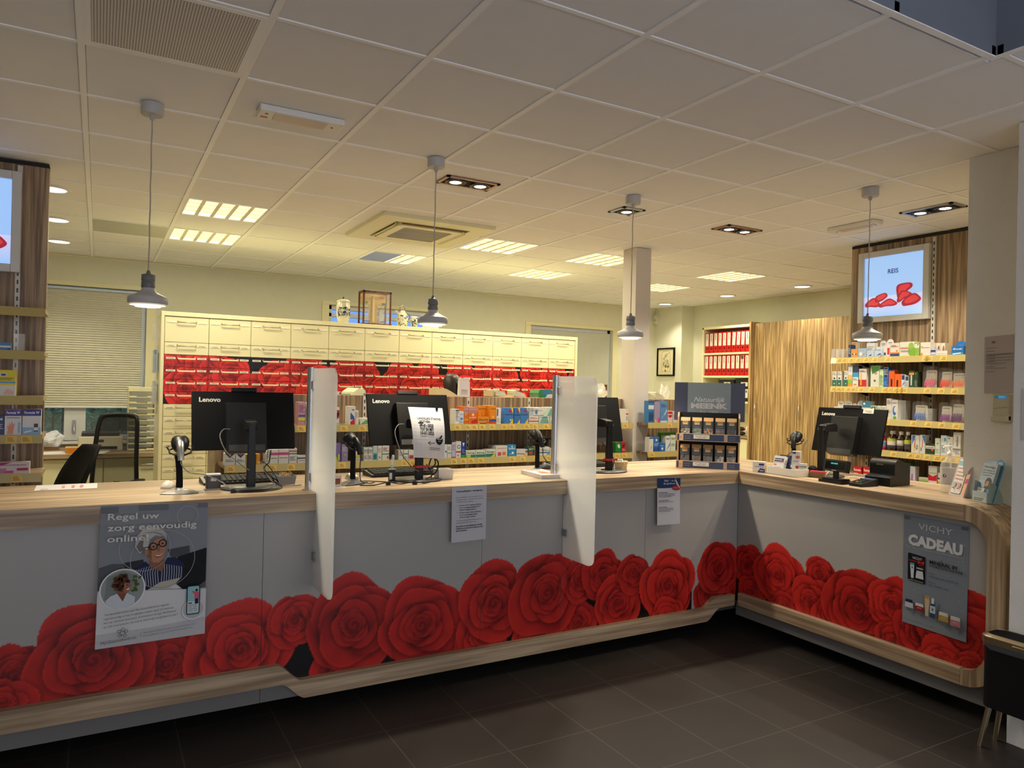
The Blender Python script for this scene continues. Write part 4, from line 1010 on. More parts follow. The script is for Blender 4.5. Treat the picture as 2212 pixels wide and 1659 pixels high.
def product(name, label, cat, group, loc, rz, w, h, d, base, spec, shape, seed, extra=''):
    hw = w / 2; mb = MB()
    if shape == 'box':
        mb.box((-hw, 0, 0), (hw, d, h), base); s = Sheet(mb, (-hw, 0, 0), (1, 0, 0), (0, 0, 1), w, h); marks(s, spec, seed)
        top = lin(base); sd = Sheet(mb, (-hw, 0, h), (1, 0, 0), (0, 1, 0), w, d); sd.greek(.15, .35, .6, min(.2, .006 / d), '#8a8a86' if sum(top) > .9 else '#c8c8c0', seed)
        o = mb.build(name, M['ink'], loc=loc); o.location = loc
        o.data.transform(Matrix.Translation(Vector(loc)))
    elif shape == 'arch':                      # box whose back card rises into a round header
        body = .62 * h; mb.box((-hw, 0, 0), (hw, d, body), base)
        hd = [(-hw, body)] + [(hw * math.cos(t), h - min(hw, h - body) + min(hw, h - body) * math.sin(t)) for t in [PI - PI * k / 12 for k in range(13)]] + [(hw, body)]
        mb.prism(hd, d - .003, d, 'y', base); s = Sheet(mb, (-hw, 0, 0), (1, 0, 0), (0, 0, 1), w, body); marks(s, spec, seed)
        s2 = Sheet(mb, (-hw, d - .003, body), (1, 0, 0), (0, 0, 1), w, h - body); s2.greek(.22, .42, .56, .12, '#9a3a4a' if seed % 2 else '#4a6a9a', seed); s2.greek(.3, .2, .4, .1, '#8a8a8a', seed + 1)
        o = mb.build(name, M['ink'], loc=loc); o.data.transform(Matrix.Translation(Vector(loc))); o.location = loc
    elif shape == 'blister':                   # pale card in a clear shell, coloured brushes inside
        r = thing(name, label, cat, loc, rz, group); k = h * .80
        out = rrect(-hw * .92, 0, hw * .92, k, .012, 4); mb.prism(out, d - .004, d - .002, 'y', '#d8d4cc'); s = Sheet(mb, (-hw * .92, d - .004, 0), (1, 0, 0), (0, 0, 1), w * .92, k); marks(s, spec, seed)
        mb.build('card', M['ink'], r, world=False)
        sh = MB(); prof = [(-hw, 0), (hw, 0), (hw * .90, h * .93)] + [(hw * .82 * math.cos(t), h * .93 + h * .07 * math.sin(t)) for t in [PI * q / 8 for q in range(9)]] + [(-hw * .90, h * .93)]
        sh.prism(prof, .004, d + .006, 'y'); sh.build('clear_shell', M['shell'], r, world=False); st = MB(); n = 6; col = extra
        for q in range(n):
            x = -hw * .72 + hw * 1.44 * q / (n - 1); st.tube([(x - .004, d * .4, .010), (x, d * .35, h * .22), (x + .004, d * .4, h * .40)], [.0045, .006, .0035], 6, col=col); st.tube([(x + .004, d * .4, h * .40), (x + .008, d * .4, h * .55)], .0012, 5, col='#c8c0b8')
        st.build('brush', M['gloss_ink'], r, world=False); return r
    elif shape == 'bottle':
        r = thing(name, label, cat, loc, rz, group); R = hw; g = 'brown' if extra == 'brown' else extra
        MB().lathe([(R * .92, 0), (R, .006), (R, h * .62), (R * .86, h * .70), (R * .42, h * .80), (R * .40, h * .84)], 24, Tm(0, R, 0)).build('glass_body', M['amber'] if g == 'brown' else plain('tinted_bottle_plastic', g, .3), r, world=False)
        MB().lathe([(R * .52, h * .84), (R * .54, h * .85), (R * .54, h * .99), (R * .50, h)], 20, Tm(0, R, 0)).build('cap', M['whiteplastic'], r, world=False)
        lb = MB(); n = 10; v0, v1 = h * .14, h * .56
        segs = [(0, 1, base)] + [(float(q.split(' ')[1]), float(q.split(' ')[2]), q.split(' ')[0][1:]) for q in spec.split(';') if q and q[0] == 'b']
        for j, (a, b, c) in enumerate(segs):
            rr = R + .0006 + .0003 * j; pts = [PI + PI * .08 + (PI * .84) * q / n for q in range(n + 1)]
            lb.add([(rr * math.cos(t), R + rr * math.sin(t), v0 + (v1 - v0) * a) for t in pts] + [(rr * math.cos(t), R + rr * math.sin(t), v0 + (v1 - v0) * b) for t in pts], [(q, q + 1, n + 2 + q, n + 1 + q) for q in range(n)], c, smooth=True)
        lb.build('label', M['ink'], r, world=False); return r
    elif shape == 'clear':
        mb.box((-hw, 0, 0), (hw, .0025, h)); mb.box((-hw, 0.0025, 0), (-hw + .0025, d, h)); mb.box((hw - .0025, .0025, 0), (hw, d, h)); mb.box((-hw, 0, 0), (hw, d, .003))
        o = mb.build(name, M['acrylic'], loc=loc); o.data.transform(Matrix.Translation(Vector(loc))); o.location = loc
    o.rotation_euler = (0, 0, rz); return tag(o, label, cat, group)
M['amber'] = plain('brown_bottle_glass', (.035, .012, .004), .12, coat=.6)

def stock(rows, z, face, plane, where, group):
    """rows: (left px, right px, top px, depth, base colour, marks, what it looks like[, shape, extra, height it stands on])"""
    for k, q in enumerate(rows):
        p0, p1, pt, d, base, spec, look = q[:7]; shape = q[7] if len(q) > 7 else 'box'; extra = q[8] if len(q) > 8 else ''; lift = q[9] if len(q) > 9 else 0; back = q[10] if len(q) > 10 else 0
        pl = plane + back; fn = on_y if face == 'y' else on_x
        a, b = fn(p0, pt, pl), fn(p1, pt, pl)
        if face == 'y': x0, x1 = a.x, b.x; loc = ((x0 + x1) / 2, pl, z + .0006 + lift); w = x1 - x0; rz = 0
        else: x0, x1 = a.y, b.y; loc = (pl, (x0 + x1) / 2, z + .0006 + lift); w = x0 - x1; rz = -PI / 2
        h = max(.012, fn((p0 + p1) / 2, pt, pl).z - z - lift); nm = {'box': 'medicine_box', 'arch': 'display_carton', 'blister': 'brush_pack', 'bottle': 'medicine_bottle', 'clear': 'acrylic_holder'}[shape]
        cat = {'box': 'box', 'arch': 'box', 'blister': 'brush pack', 'bottle': 'bottle', 'clear': 'holder'}[shape]
        product(nm, '%s, %s from left, %s' % (look, ORD[k], where), cat, group, loc, rz, w - .0012, h, d, base, spec, shape, k * 3 + len(where), extra)

W = '#d6d4cc'
PF = GYF + .025
stock([(645, 660, 869, .10, '#c08a9a', 'g#5a3a6a .55 .9;b#3a5a9a .38 .46;b#d8c040 .2 .34', 'mauve carton with yellow band'),
       (661, 667, 870, .10, W, 'g#808080 .3 .8', 'narrow white carton'),
       (724, 733.5, 880, .11, W, 'b#b81a1a .70 .84;b#141414 .42 .70;p#b02a20 0 .2 1 .45 1 .62;g#808080 .05 .18', 'white carton with red and black block'),
       (753.8, 768.6, 878, .09, W, 'r#5a5aa8 .45 .78 .8 .84;p#2a55a8 .25 .3 .25 .68 .8 .45 .85 .3;p#c02028 .25 .03 .25 .18 .9 .36 .9 .03', 'tall white carton with blue and red triangle'),
       (769, 775, 887, .08, '#ddd8d0', 'g#909090 .5 .9', 'small plain white carton'),
       (778, 802, 904, .10, '#d4d8cc', 'p#5a9a58 .05 .1 .95 .2 .95 .75 .45 .7;r#7ab070 .3 .3 .9 .5', 'flat white box with green sweep'),
       (805, 812, 891, .09, W, 'g#777777 .2 .8', 'white carton half behind the second monitor'),
       (984, 992.2, 884, .10, '#dcdcd8', 'v#333840 .5 .2 MG .4;b#c8a030 .1 .16;b#2a4a6a .84 .9' if False else 'g#3a4450 .2 .85;b#2a5a6a .88 .96', 'white carton with dark print'),
       (992.3, 1002.2, 888.6, .08, '#c4ccd8', 'g#8a5a50 .72 .8;r#5a7ab0 .2 .35 .8 .5;g#8088a0 .1 .3', 'small pale blue carton'),
       (1003, 1012.3, 879, .16, '#d0641c', 'b#b08a90 .62 .96;g#c02a3a .72 .84;d#f0b040 .4 .56 .16;b#d0941c .2 .32', 'orange and pink carton'),
       (1012.6, 1031.2, 880, .16, '#d4661a', 'b#b08c92 .70 .97;g#c02a3a .74 .84;d#f4c070 .5 .56 .15;t#e8d8b0 pijn .37 .07;p#c02020 .3 .02 .97 .02 .97 .32 .35 .2', 'wide orange and pink carton with sun'),
       (1032, 1056.8, 900.6, .045, '#d8881a', 't#20302a Sinuvit .50 .26;r#3a3a80 .2 .06 .8 .18;d#c05a30 .85 .25 .1', 'flat orange box with dark lettering'),
       (1033, 1041, 877, .05, '#d0801a', 'b#c03a18 .0 .3;g#3a2a14 .8 .88', 'upright orange carton', 'box', '', 0, .06), (1041.3, 1049, 876.6, .05, '#d2831b', 'b#c03a18 .0 .3;g#3a2a14 .8 .88', 'upright orange carton', 'box', '', 0, .06),
       (1049.3, 1054.5, 877, .05, '#cf7f19', 'b#c03a18 .0 .3;g#3a2a14 .8 .88', 'upright orange carton', 'box', '', 0, .06),
       (1058.7, 1072.4, 876.6, .13, '#d8841a', 'g#2a2a1a .80 .86;e#e8c070 .5 .38 .14 .07;b#1f4a8a .14 .26;b#c8402a .0 .14', 'tall orange carton with blue band'),
       (1073, 1082.5, 881.6, .11, '#dcdcd4', 'r#27357a .1 .5 .35 .95;g#888888 .1 .4', 'white carton with navy stripe'),
       (1089.7, 1109.5, 881, .07, '#3a76b8', 'p#e0c02a .70 .98 .98 .98 .98 .6;d#b01c34 .62 .80 .15;g#1a2a5a .54 .64;p#e0c02a .6 .02 .98 .02 .98 .36;d#d8e4ee .7 .25 .08', 'blue carton with yellow corners'),
       (1111, 1124.2, 881, .07, '#346eb0', 'p#e0c02a .6 .98 .98 .98 .98 .6;d#b01c34 .55 .78 .17;g#1a2a5a .52 .62;p#e0c02a .5 .02 .98 .02 .98 .3', 'narrow blue carton with yellow corners'),
       (1124.8, 1142, 881, .07, '#3a78bc', 'p#e0c02a .72 .98 .98 .98 .98 .7;d#b01c34 .60 .80 .16;g#1a2a5a .54 .62;p#e0c02a .55 .02 .98 .02 .98 .36', 'blue carton with yellow corners'),
       (1143, 1163.5, 897, .10, '#d8d2ca', 'b#c04a48 .22 .36;g#b08078 .55 .8', 'flat white box with red stripe'),
       (1164.6, 1187.4, 897, .10, '#c8d2ca', 'p#6aa8a0 .05 .04 .35 .85 .75 .85 .95 .04;g#3a5a58 .7 .85;r#d06a50 .55 .22 .9 .34', 'flat box with teal arc'),
       (1188.4, 1203, 896, .10, '#c8d2ca', 'p#6aa8a0 .05 .04 .35 .85 .95 .85 .95 .04;g#3a5a58 .7 .85', 'flat box with teal arc'),
       (1143, 1174.5, 880.5, .10, '#d6d8d2', 'r#b0bac0 0 0 .3 1;e#3a86c0 .5 .45 .09 .3;g#8a9090 .55 .8', 'white box with blue half circle, stacked on top', 'box', '', .1005 * .66),
       (1182, 1203, 880, .10, '#c8d2ca', 'p#6aa8a0 .05 .04 .35 .85 .95 .85 .95 .04;r#d06a50 .6 .25 .95 .4', 'flat box with teal arc, stacked on top', 'box', '', .0665),
       (1352, 1357.5, 884, .1, '#d8d4cc', 'b#c04030 .6 .7;g#5a7ab0 .2 .5', 'slim white carton beside the pillar')],
      GZ1, 'y', PF, 'upper shelf behind counter', 'medicine boxes on the upper shelf behind the counter')
stock([(485.5, 508.5, 980, .08, W, 'p#23355f .05 .98 .95 .98 .5 .62;d#c8642a .5 .95 .12;g#7a8aa8 .3 .55', 'white carton with navy triangle'),
       (509.5, 530.5, 980, .08, W, 'p#23355f .05 .98 .95 .98 .5 .62;d#c04038 .5 .92 .12;g#7a8aa8 .3 .55', 'white carton with navy triangle'),
       (531, 540, 982, .08, '#d8b83a', 'r#3a5aa0 .5 .1 .9 .5;g#6a5a2a .6 .9', 'yellow carton behind the first monitor stand'),
       (555, 562, 981, .08, '#d8901f', 'b#d8c040 .1 .3', 'orange carton behind the first monitor stand'),
       (573, 582, 975, .08, W, 'g#909090 .2 .8', 'narrow white carton'),
       (583, 601.2, 972, .08, W, 'b#c8408a .62 .80;g#5a5a5a .38 .44', 'white carton with pink band'),
       (602, 624, 971, .08, W, 'b#c8408a .62 .80;g#5a5a5a .38 .44', 'wide white carton with pink band'),
       (625, 642, 969, .08, W, 'b#c03a40 .78 .86;b#2a8a9a .62 .70;g#7a7a7a .2 .5', 'white carton with red and teal bands'),
       (643, 665, 985, .10, '#d4d4d0', 'b#2a2f6a .62 .78;g#a04040 .3 .45', 'flat white box with navy stripe'),
       (724.5, 736.5, 957, .08, '#7a6a9a', 'r#c8d83a .55 .1 .8 .4;p#b8c83a 0 .02 .6 .02 .2 .3', 'purple carton with lime stripe'),
       (738, 752, 960, .08, '#8a80a4', 'd#c8b040 .6 .4 .14;g#dcdcec .6 .85', 'purple carton with yellow dot'),
       (768.5, 778.6, 961, .08, '#d8d4c0', 'g#5a7a50 .6 .9;b#b8c040 .2 .36;g#777777 .06 .18', 'cream carton with lime band'),
       (786.2, 795.2, 967, .10, W, 'b#7ea6c4 .68 .86;b#d8a040 .58 .64;g#6a6a90 .15 .45', 'white carton with blue and orange bands'),
       (796, 805, 967, .10, W, 'b#7ea6c4 .68 .86;b#d8a040 .58 .64;g#6a6a90 .15 .45', 'white carton with blue and orange bands'),
       (805.8, 815.5, 963, .08, '#b8c8c4', 's#2a7a80 3', 'clear fronted pack of teal brushes'),
       (816.3, 825, 963, .08, W, 'g#c05a60 .55 .85;d#2a8a90 .5 .22 .2', 'white carton with teal dot'),
       (826, 841, 963, .08, W, 'b#3a9a6a .40 .48;g#a04a50 .6 .9;r#c04040 .7 .12 .9 .3', 'white carton with green stripe'),
       (861, 871, 972.6, .08, W, 'g#7a6a7a .4 .85', 'plain white carton behind the second monitor'),
       (872, 882, 972.6, .08, W, 'b#3a9a6a .55 .68;g#909090 .1 .4', 'white carton with green band'),
       (883, 894.5, 972.6, .08, W, 's#b03a48 3', 'white carton with red brushes'),
       (960, 966, 961, .08, '#d4dae0', 'd#1a2a7a .6 .5 .3', 'white carton with navy ring'),
       (966.8, 975.6, 961, .08, W, 'b#3aa08a .36 .42;g#909090 .6 .9', 'white carton with teal stripe'),
       (976.4, 984.6, 956, .08, '#bcb6cc', 'b#7a6a8a 0 .1;g#8a80a0 .5 .9', 'lilac carton'),
       (985.3, 996.4, 953.8, .08, W, 'd#23357a .55 .68 .34;d#d8dce4 .55 .68 .22;b#c0303a .34 .42;d#c03a44 .4 .18 .12', 'white carton with navy ring and red stripe'),
       (997, 1005.4, 955, .08, '#1c3a8c', 'b#3a9a3a 0 .2;p#d8dce4 .2 .95 .8 .95 .5 .7;g#a0b0e0 .3 .6', 'navy carton with green foot'),
       (1007, 1027, 974, .07, '#d2d6c4', 't#20302a Iberog .58 .24;b#2a7a60 .05 .42;r#b8cc3a .05 .05 .5 .42', 'flat white and green box with lime corner'),
       (1028.2, 1048.4, 973, .07, '#d2d6c8', 't#20302a Iberog .56 .24;b#22806a .05 .42', 'flat white and green box'),
       (1050, 1070.6, 971, .07, '#d2d6c8', 't#20302a Iberogast .60 .22;b#22806a .05 .44;p#d8c83a .5 .05 .95 .05 .95 .5', 'flat white and green box with yellow corner'),
       (1071.4, 1096.3, 963, .14, '#d6d0c8', 'g#c06a60 .72 .8;r#c8505a .16 .1 .46 .42;r#d8803a .56 .16 .86 .44', 'large white box with red and orange squares'),
       (1097.2, 1114.8, 961, .06, '#2a8ac0', 't#e8f0f4 DARO .60 .16;d#e0e8f0 .6 .3 .14;r#d8c070 .2 .16 .45 .22;d#e0ecf4 .5 .85 .09', 'blue carton with white lettering'),
       (1116, 1140, 971, .07, '#d0ccc8', 'p#5a4a9a .05 .35 .75 .25 .75 .35 .05 .45;r#d8b83a .62 .05 .9 .3;d#6a5a8a .9 .7 .1', 'flat white box with purple stripe'),
       (1141, 1153.6, 966, .07, '#26523a', 't#e8e8e0 XCT .66 .2;r#c03a2a .12 .15 .75 .5', 'small dark green and red box'),
       (1157, 1164, 965, .07, '#d8d8c8', 'b#c8d04a .2 .5', 'slim white carton with lime band'),
       (1166, 1187.5, 966, .07, '#d2d6d4', 'b#3a4a90 .28 .4;p#5aa08a .7 .08 .95 .08 .95 .6;g#8a9090 .55 .8', 'flat white box with blue stripe and green corner'),
       (1188.3, 1203, 968, .07, '#d4ccc8', 'e#c87a8a .7 .4 .3 .4;g#909090 .6 .8', 'flat white box with pink circle'),
       (1330, 1342.6, 956.6, .05, '#1f7a34', 'p#e0e8e0 .3 .75 .6 .9 .8 .55 .5 .45;b#185a28 .0 .12', 'green mint pack beside the third monitor'),
       (1343.3, 1352.3, 955.5, .05, '#b81c28', 'p#20242a .1 .6 .6 .95 .7 .6 .3 .45;g#e0c8c8 .2 .4', 'red mint pack beside the third monitor')],
      GZ2, 'y', PF, 'lower shelf behind counter', 'medicine boxes on the lower shelf behind the counter')
tag(MB().box((0, 0, 0), (.105, .14, .055), '#3c3630').box((.01, .02, .055), (.095, .12, .058), '#585048').build('dark_carton', M['ink'], loc=(0, 0, 0)), 'dark flat carton on top of boxes beside the right glass divider', 'box').location = (3.27, 5.13, GZ2 + .0735)
PB = GYF + .025
stock([(1401, 1413, 866, .06, '#3a78b0', 'b#d0d8e0 .62 .80;s#204a80 3;b#2a50a0 .92 1', 'blue packet of brushes beside the pillar'),
       (1413.6, 1426.4, 869, .06, '#9a90b0', 'p#d02a80 .7 .02 .95 .02 .95 .25 .7 .25;p#c8c840 .1 .02 .6 .02 .1 .2', 'mauve carton with pink corner'),
       (1427, 1442.2, 866, .06, '#5a8ac0', 'g#203a70 .70 .86;p#d8d0c8 .55 .40 .9 .62 .95 .56 .6 .34;p#7aa0c8 .1 .2 .5 .42 .6 .36 .2 .14;b#d0d4da 0 .1', 'blue carton showing a hand'),
       (1443, 1453, 888, .06, '#d8c8c4', 'p#c81c2a .05 .95 .95 .95 .95 .55 .5 .4 .05 .55;t#f0e8e8 pro .66 .14', 'white carton with red shield'),
       (1454, 1464, 889, .06, '#d8ccc8', 'g#b04a50 .4 .8', 'white carton with red print')],
      GZ1, 'y', PB, 'upper shelf right of the pillar', 'medicine boxes on the upper shelf right of the pillar')
stock([(1402.4, 1411.6, 945, .06, W, 'p#d05a8a .3 .1 .6 .3 .8 .5 .4 .3;b#3a6ab0 .9 1', 'white carton with pink curve'),
       (1412.2, 1424, 943.6, .06, '#3a6cb4', 'd#e0e8f0 .5 .78 .16;b#2a509a 0 .3;g#c8d4e8 .4 .6', 'blue carton with white emblem'),
       (1424.8, 1437, 957, .06, '#2a6cb0', 'd#e0e4e8 .5 .34 .18;g#c0d0e8 .6 .8', 'small blue carton with white disc'),
       (1437.8, 1448.4, 942, .06, '#d8dad8', 'p#5a8ac8 .1 .02 .95 .4 .95 .6 .5 .3;g#505860 .76 .88', 'white carton with blue swoosh'),
       (1449.2, 1459.7, 940, .06, '#d4dccc', 'g#5a8a5a .3 .5;g#405040 .72 .86', 'white carton with pale green print'),
       (1428, 1460, 934.6, .05, '#4aa028', 'g#d8e8c8 .8 .9', 'wide green carton standing behind the others', 'box', '', 0, .08)],
      GZ2, 'y', PB, 'lower shelf right of the pillar', 'medicine boxes on the lower shelf right of the pillar')
# right display wall
PX = RXF + .03
g1 = 'goods on the %s shelf of the right display wall'
stock([(1796.5, 1801, 754, .10, W, '', 'clear shelf divider', 'clear'), (1806.5, 1811, 754, .10, W, '', 'clear shelf divider', 'clear'), (1817.5, 1822, 754, .10, W, '', 'clear shelf divider', 'clear'),
       (1832.8, 1838.4, 745, .08, '#23486a', 'g#c8d4e0 .3 .8', 'slim navy carton'),
       (1839, 1850, 739.5, .05, '#d8c8b4', 'b#c87a3a .84 .96;r#3a5a9a .2 .45 .6 .65;g#808080 .7 .8', 'cream carton with orange header', 'box', '', 0, .06),
       (1838.6, 1853, 754, .05, '#d8944a', 'd#3a2a20 .25 .4 .1;d#d8d0c8 .5 .42 .12;d#4a3a2a .75 .4 .1', 'small orange box with animals'),
       (1853.6, 1871.5, 752.5, .05, '#9ab4cc', 'p#d87a4a .5 .3 .8 .5 .75 .2;e#d8e0e8 .35 .4 .2 .2', 'small pale blue box with orange bird'),
       (1872.4, 1888.2, 757.4, .05, '#b0c4dc', 'p#3a4a70 .2 .2 .7 .5 .6 .2', 'small pale blue box with dark bird'),
       (1888.8, 1906.8, 757, .05, '#b4c8de', 'p#3a4a80 .2 .2 .7 .6 .85 .4;p#8a90a0 .6 .1 .95 .1 .9 .4', 'small pale blue box with swallow'),
       (1872, 1889, 741, .05, '#d4d4d0', 'g#8a8a8a .4 .8', 'white carton half hidden by the pendant', 'box', '', 0, .07),
       (1893.6, 1908, 735, .05, '#ccd0d4', 'g#6a86b0 .5 .8', 'pale arched carton', 'arch', '', 0, .07),
       (1908.4, 1922.8, 732, .05, '#d8d0cc', 'r#c0303a .62 .2 .95 .8;r#27408a .1 .15 .4 .4', 'white arched carton with red figure', 'arch'),
       (1923.6, 1943, 741, .06, '#d6d0c8', 'b#26407a .0 .22;b#d8782a .22 .32;d#d07a2a .75 .42 .1;g#a06050 .7 .86', 'white carton with navy foot and orange stripe'),
       (1943.8, 1975, 738.5, .07, '#d4d4ca', 'b#d85a2a .52 .56;e#7aa838 .85 .35 .26 .34;e#8ab848 .8 .72 .18 .22;g#909090 .3 .45;r#b8d0a0 .05 .6 .6 .66', 'wide white carton with green apples'),
       (1975.6, 1986, 740, .07, '#8ab04a', 'b#d8d4c8 .6 .9;d#c03a3a .7 .84 .14', 'narrow green carton'),
       (1988.6, 2010, 739.5, .06, '#d8d4cc', 'e#d8903a .12 .12 .12 .12;g#a06a50 .55 .7;d#b0303a .15 .7 .05', 'wide white carton with orange corner'),
       (2010.6, 2021, 741, .05, '#d0c8bc', 'e#7a5038 .7 .5 .2 .3', 'white carton with brown oval', 'box', '', 0, .08), (2021.4, 2031, 741, .05, '#d0c8bc', 'e#7a5038 .7 .5 .2 .3', 'white carton with brown oval', 'box', '', 0, .08), (2031.4, 2041.5, 741, .05, '#d0c8bc', 'e#9a6a40 .7 .5 .2 .3', 'white carton with brown oval', 'box', '', 0, .08),
       (2010.6, 2021.4, 754.5, .05, '#c4cce0', 'b#3a4a80 .55 .9;g#6a78b0 .1 .4', 'small white box with navy top'),
       (2022, 2046.5, 758, .05, '#dcd8d0', 'g#707070 .3 .7', 'flat plain white box'),
       (2056, 2082, 736, .05, '#1a6ab4', 't#e8f0f8 Zovir .62 .16;b#2a90c8 .0 .3;p#e0e8f0 .1 .1 .8 .18 .8 .3 .1 .2', 'blue display carton with white lettering', 'arch')],
      SZ[0], 'x', PX, 'top shelf of right wall', g1 % 'top')
wg_ = 'r#2a6a58 0 0 1 .44;g#606060 .75 .95;e#3a3a3a .5 .55 .2 .06;d#c8d8d0 .5 .2 .14'
stock([(1798.2, 1807.4, 802.5, .05, W, wg_, 'slim white and green carton'), (1809, 1818, 802.5, .05, W, wg_, 'slim white and green carton'), (1823.6, 1831.6, 801, .05, W, wg_, 'slim white and green carton'),
       (1832.3, 1841.8, 790, .05, '#d4d6d8', 'b#d8902a 0 .14;b#8ab83a .14 .34;b#e0b060 .34 .56;d#d8c040 .5 .4 .14;d#606060 .5 .74 .08', 'tall white carton with green and orange foot'),
       (1842.4, 1855, 790, .05, '#26364e', 'b#3a94d0 .46 .68;b#d4d4cc 0 .46;g#507a90 .3 .42;r#d87a3a .2 .08 .7 .14', 'tall carton with navy top and blue band'),
       (1855.8, 1872.2, 796.7, .05, '#d8d0c8', 'b#c01c2c 0 .40;r#d8b040 .2 .1 .36 .75;g#803040 .8 .92', 'white and red carton with a yellow tube'),
       (1881, 1899.6, 790, .05, '#d0d4c4', 'p#3f7a34 0 .98 .98 .98 .98 .78 .2 .6;e#c07a70 .6 .64 .16 .05;d#5a5a6a .5 .3 .12', 'white carton with dark green top'),
       (1900.2, 1908.6, 798, .05, '#c0d8ac', 'v#3a6a3a .62 .1 .36 AFVNA'.replace('AFVNA .', 'AFVNA .') if False else 'g#3a6a3a .1 .7', 'narrow pale green carton'),
       (1909, 1919.8, 793, .05, '#1f62b4', 'r#10141c .2 .52 .72 .95;g#d8dce4 .6 .9;g#7aa8e0 .1 .3', 'blue carton with black label'),
       (1920.3, 1932.4, 799, .05, '#e05a14', 'r#1a1612 .36 .05 .66 .48;b#2a3a6a .94 1', 'orange carton with black label'),
       (1932.8, 1946.6, 808, .06, '#e0601a', 'r#1a1612 .3 .05 .56 .55', 'shorter orange carton with black label'),
       (1947.2, 1955.2, 809, .05, '#c4ccd8', 'r#26365a .1 .6 .9 .95;p#5a80b0 .1 .1 .9 .5 .9 .3', 'small white carton with navy top'), (1955.8, 1963.2, 812, .05, '#c8ccd4', 'r#26365a .1 .6 .9 .95;g#7088a8 .1 .5', 'small white carton with navy top'),
       (1963.8, 1974.8, 801, .05, '#1f4a36', 'b#e09038 .76 .88;r#dcd4c4 .36 .14 .6 .74', 'dark green carton with orange cap drawing'), (1975.4, 1983, 803, .05, '#243a26', 'd#d88a2a .4 .86 .14;g#90b090 .1 .5', 'dark green carton with orange dot'),
       (1992.7, 2018.5, 789.4, .05, W, 'g#605860 .82 .92', 'clear pack of pink brushes', 'blister', '#d85a80'),
       (2026.7, 2050.3, 794, .05, W, 'g#605860 .82 .92', 'clear pack of red orange brushes', 'blister', '#e04a1c'),
       (2051, 2081, 798, .05, W, 'g#605860 .84 .92;t#d87a50 0,7 .68 .10 .75 .25', 'clear pack of orange brushes', 'blister', '#e8701c')],
      SZ[1], 'x', PX, 'second shelf of right wall', g1 % 'second')
stock([(1802, 1816.6, 865, .05, '#d2d0c8', 'g#4a70a0 .5 .8', 'white arched carton with blue print', 'arch'), (1817.2, 1833.6, 865, .05, '#d2d0c8', 'g#4a70a0 .5 .8', 'white arched carton with blue print', 'arch'),
       (1834, 1843.4, 871, .05, '#d4ccc8', 'g#8a5a50 .5 .8', 'small white arched carton', 'arch'), (1844.4, 1861, 865, .05, '#d6ccc8', 'b#d0506a .62 .7;g#a06a6a .3 .5', 'white arched carton with pink line', 'arch'),
       (1862.5, 1881, 866.6, .05, '#d4cfc4', 'b#3a7a9a .62 1;d#e0e4e0 .25 .84 .12;e#1a1816 .35 .38 .2 .2;e#d0a080 .5 .34 .2 .14', 'teal and cream carton showing a sleeping face'),
       (1881.4, 1893.6, 876, .05, '#9ac0c4', 'r#1a1a16 .1 .62 .8 .9;r#d8c83a .25 .68 .65 .84', 'pale teal carton with yellow label'),
       (1895, 1903.6, 876.8, .05, W, 'p#3a4a9a .55 .1 .9 .2 .85 .6 .6 .5;g#909090 .7 .9', 'white carton with blue figure'), (1904.3, 1914.3, 876.8, .05, W, 'p#c8683a .6 .1 .9 .2 .7 .6 .5 .4;g#909090 .7 .9', 'white carton with orange figure'),
       (1915, 1926.4, 861, .05, '#d6d2cc', 'g#606060 .72 .92;d#7aa050 .3 .18 .14;g#909090 .3 .5', 'tall white carton'),
       (1926.8, 1940, 863.7, .05, '#d8d6d2', 'e#2a62c0 .45 .45 .30 .24;e#d8d6d2 .58 .50 .22 .15;e#5aa048 .5 .10 .3 .08;g#606060 .8 .9', 'white carton with blue swirl'),
       (1940.6, 1956.4, 865, .06, W, '', 'empty clear acrylic holder', 'clear'),
       (1969.5, 1998, 866.6, .05, W, 'g#4a5060 .84 .92', 'clear pack of blue brushes', 'blister', '#3a70c8'),
       (2001, 2014, 882.5, .06, W, '', 'small clear acrylic holder', 'clear'),
       (2026.7, 2050, 869, .05, W, 'g#605860 .82 .92', 'clear pack of purple brushes', 'blister', '#8a3a90'), (2050.6, 2076.6, 863, .05, W, 'g#605860 .82 .92;d#d03a40 .06 .9 .06', 'clear pack of dark purple brushes', 'blister', '#6a2a7a')],
      SZ[2], 'x', PX, 'third shelf of right wall', g1 % 'third')
lb_ = 'b#b8c030 .86 1.15;b#8a1c20 .30 .36;b#3a3438 .0 .28'
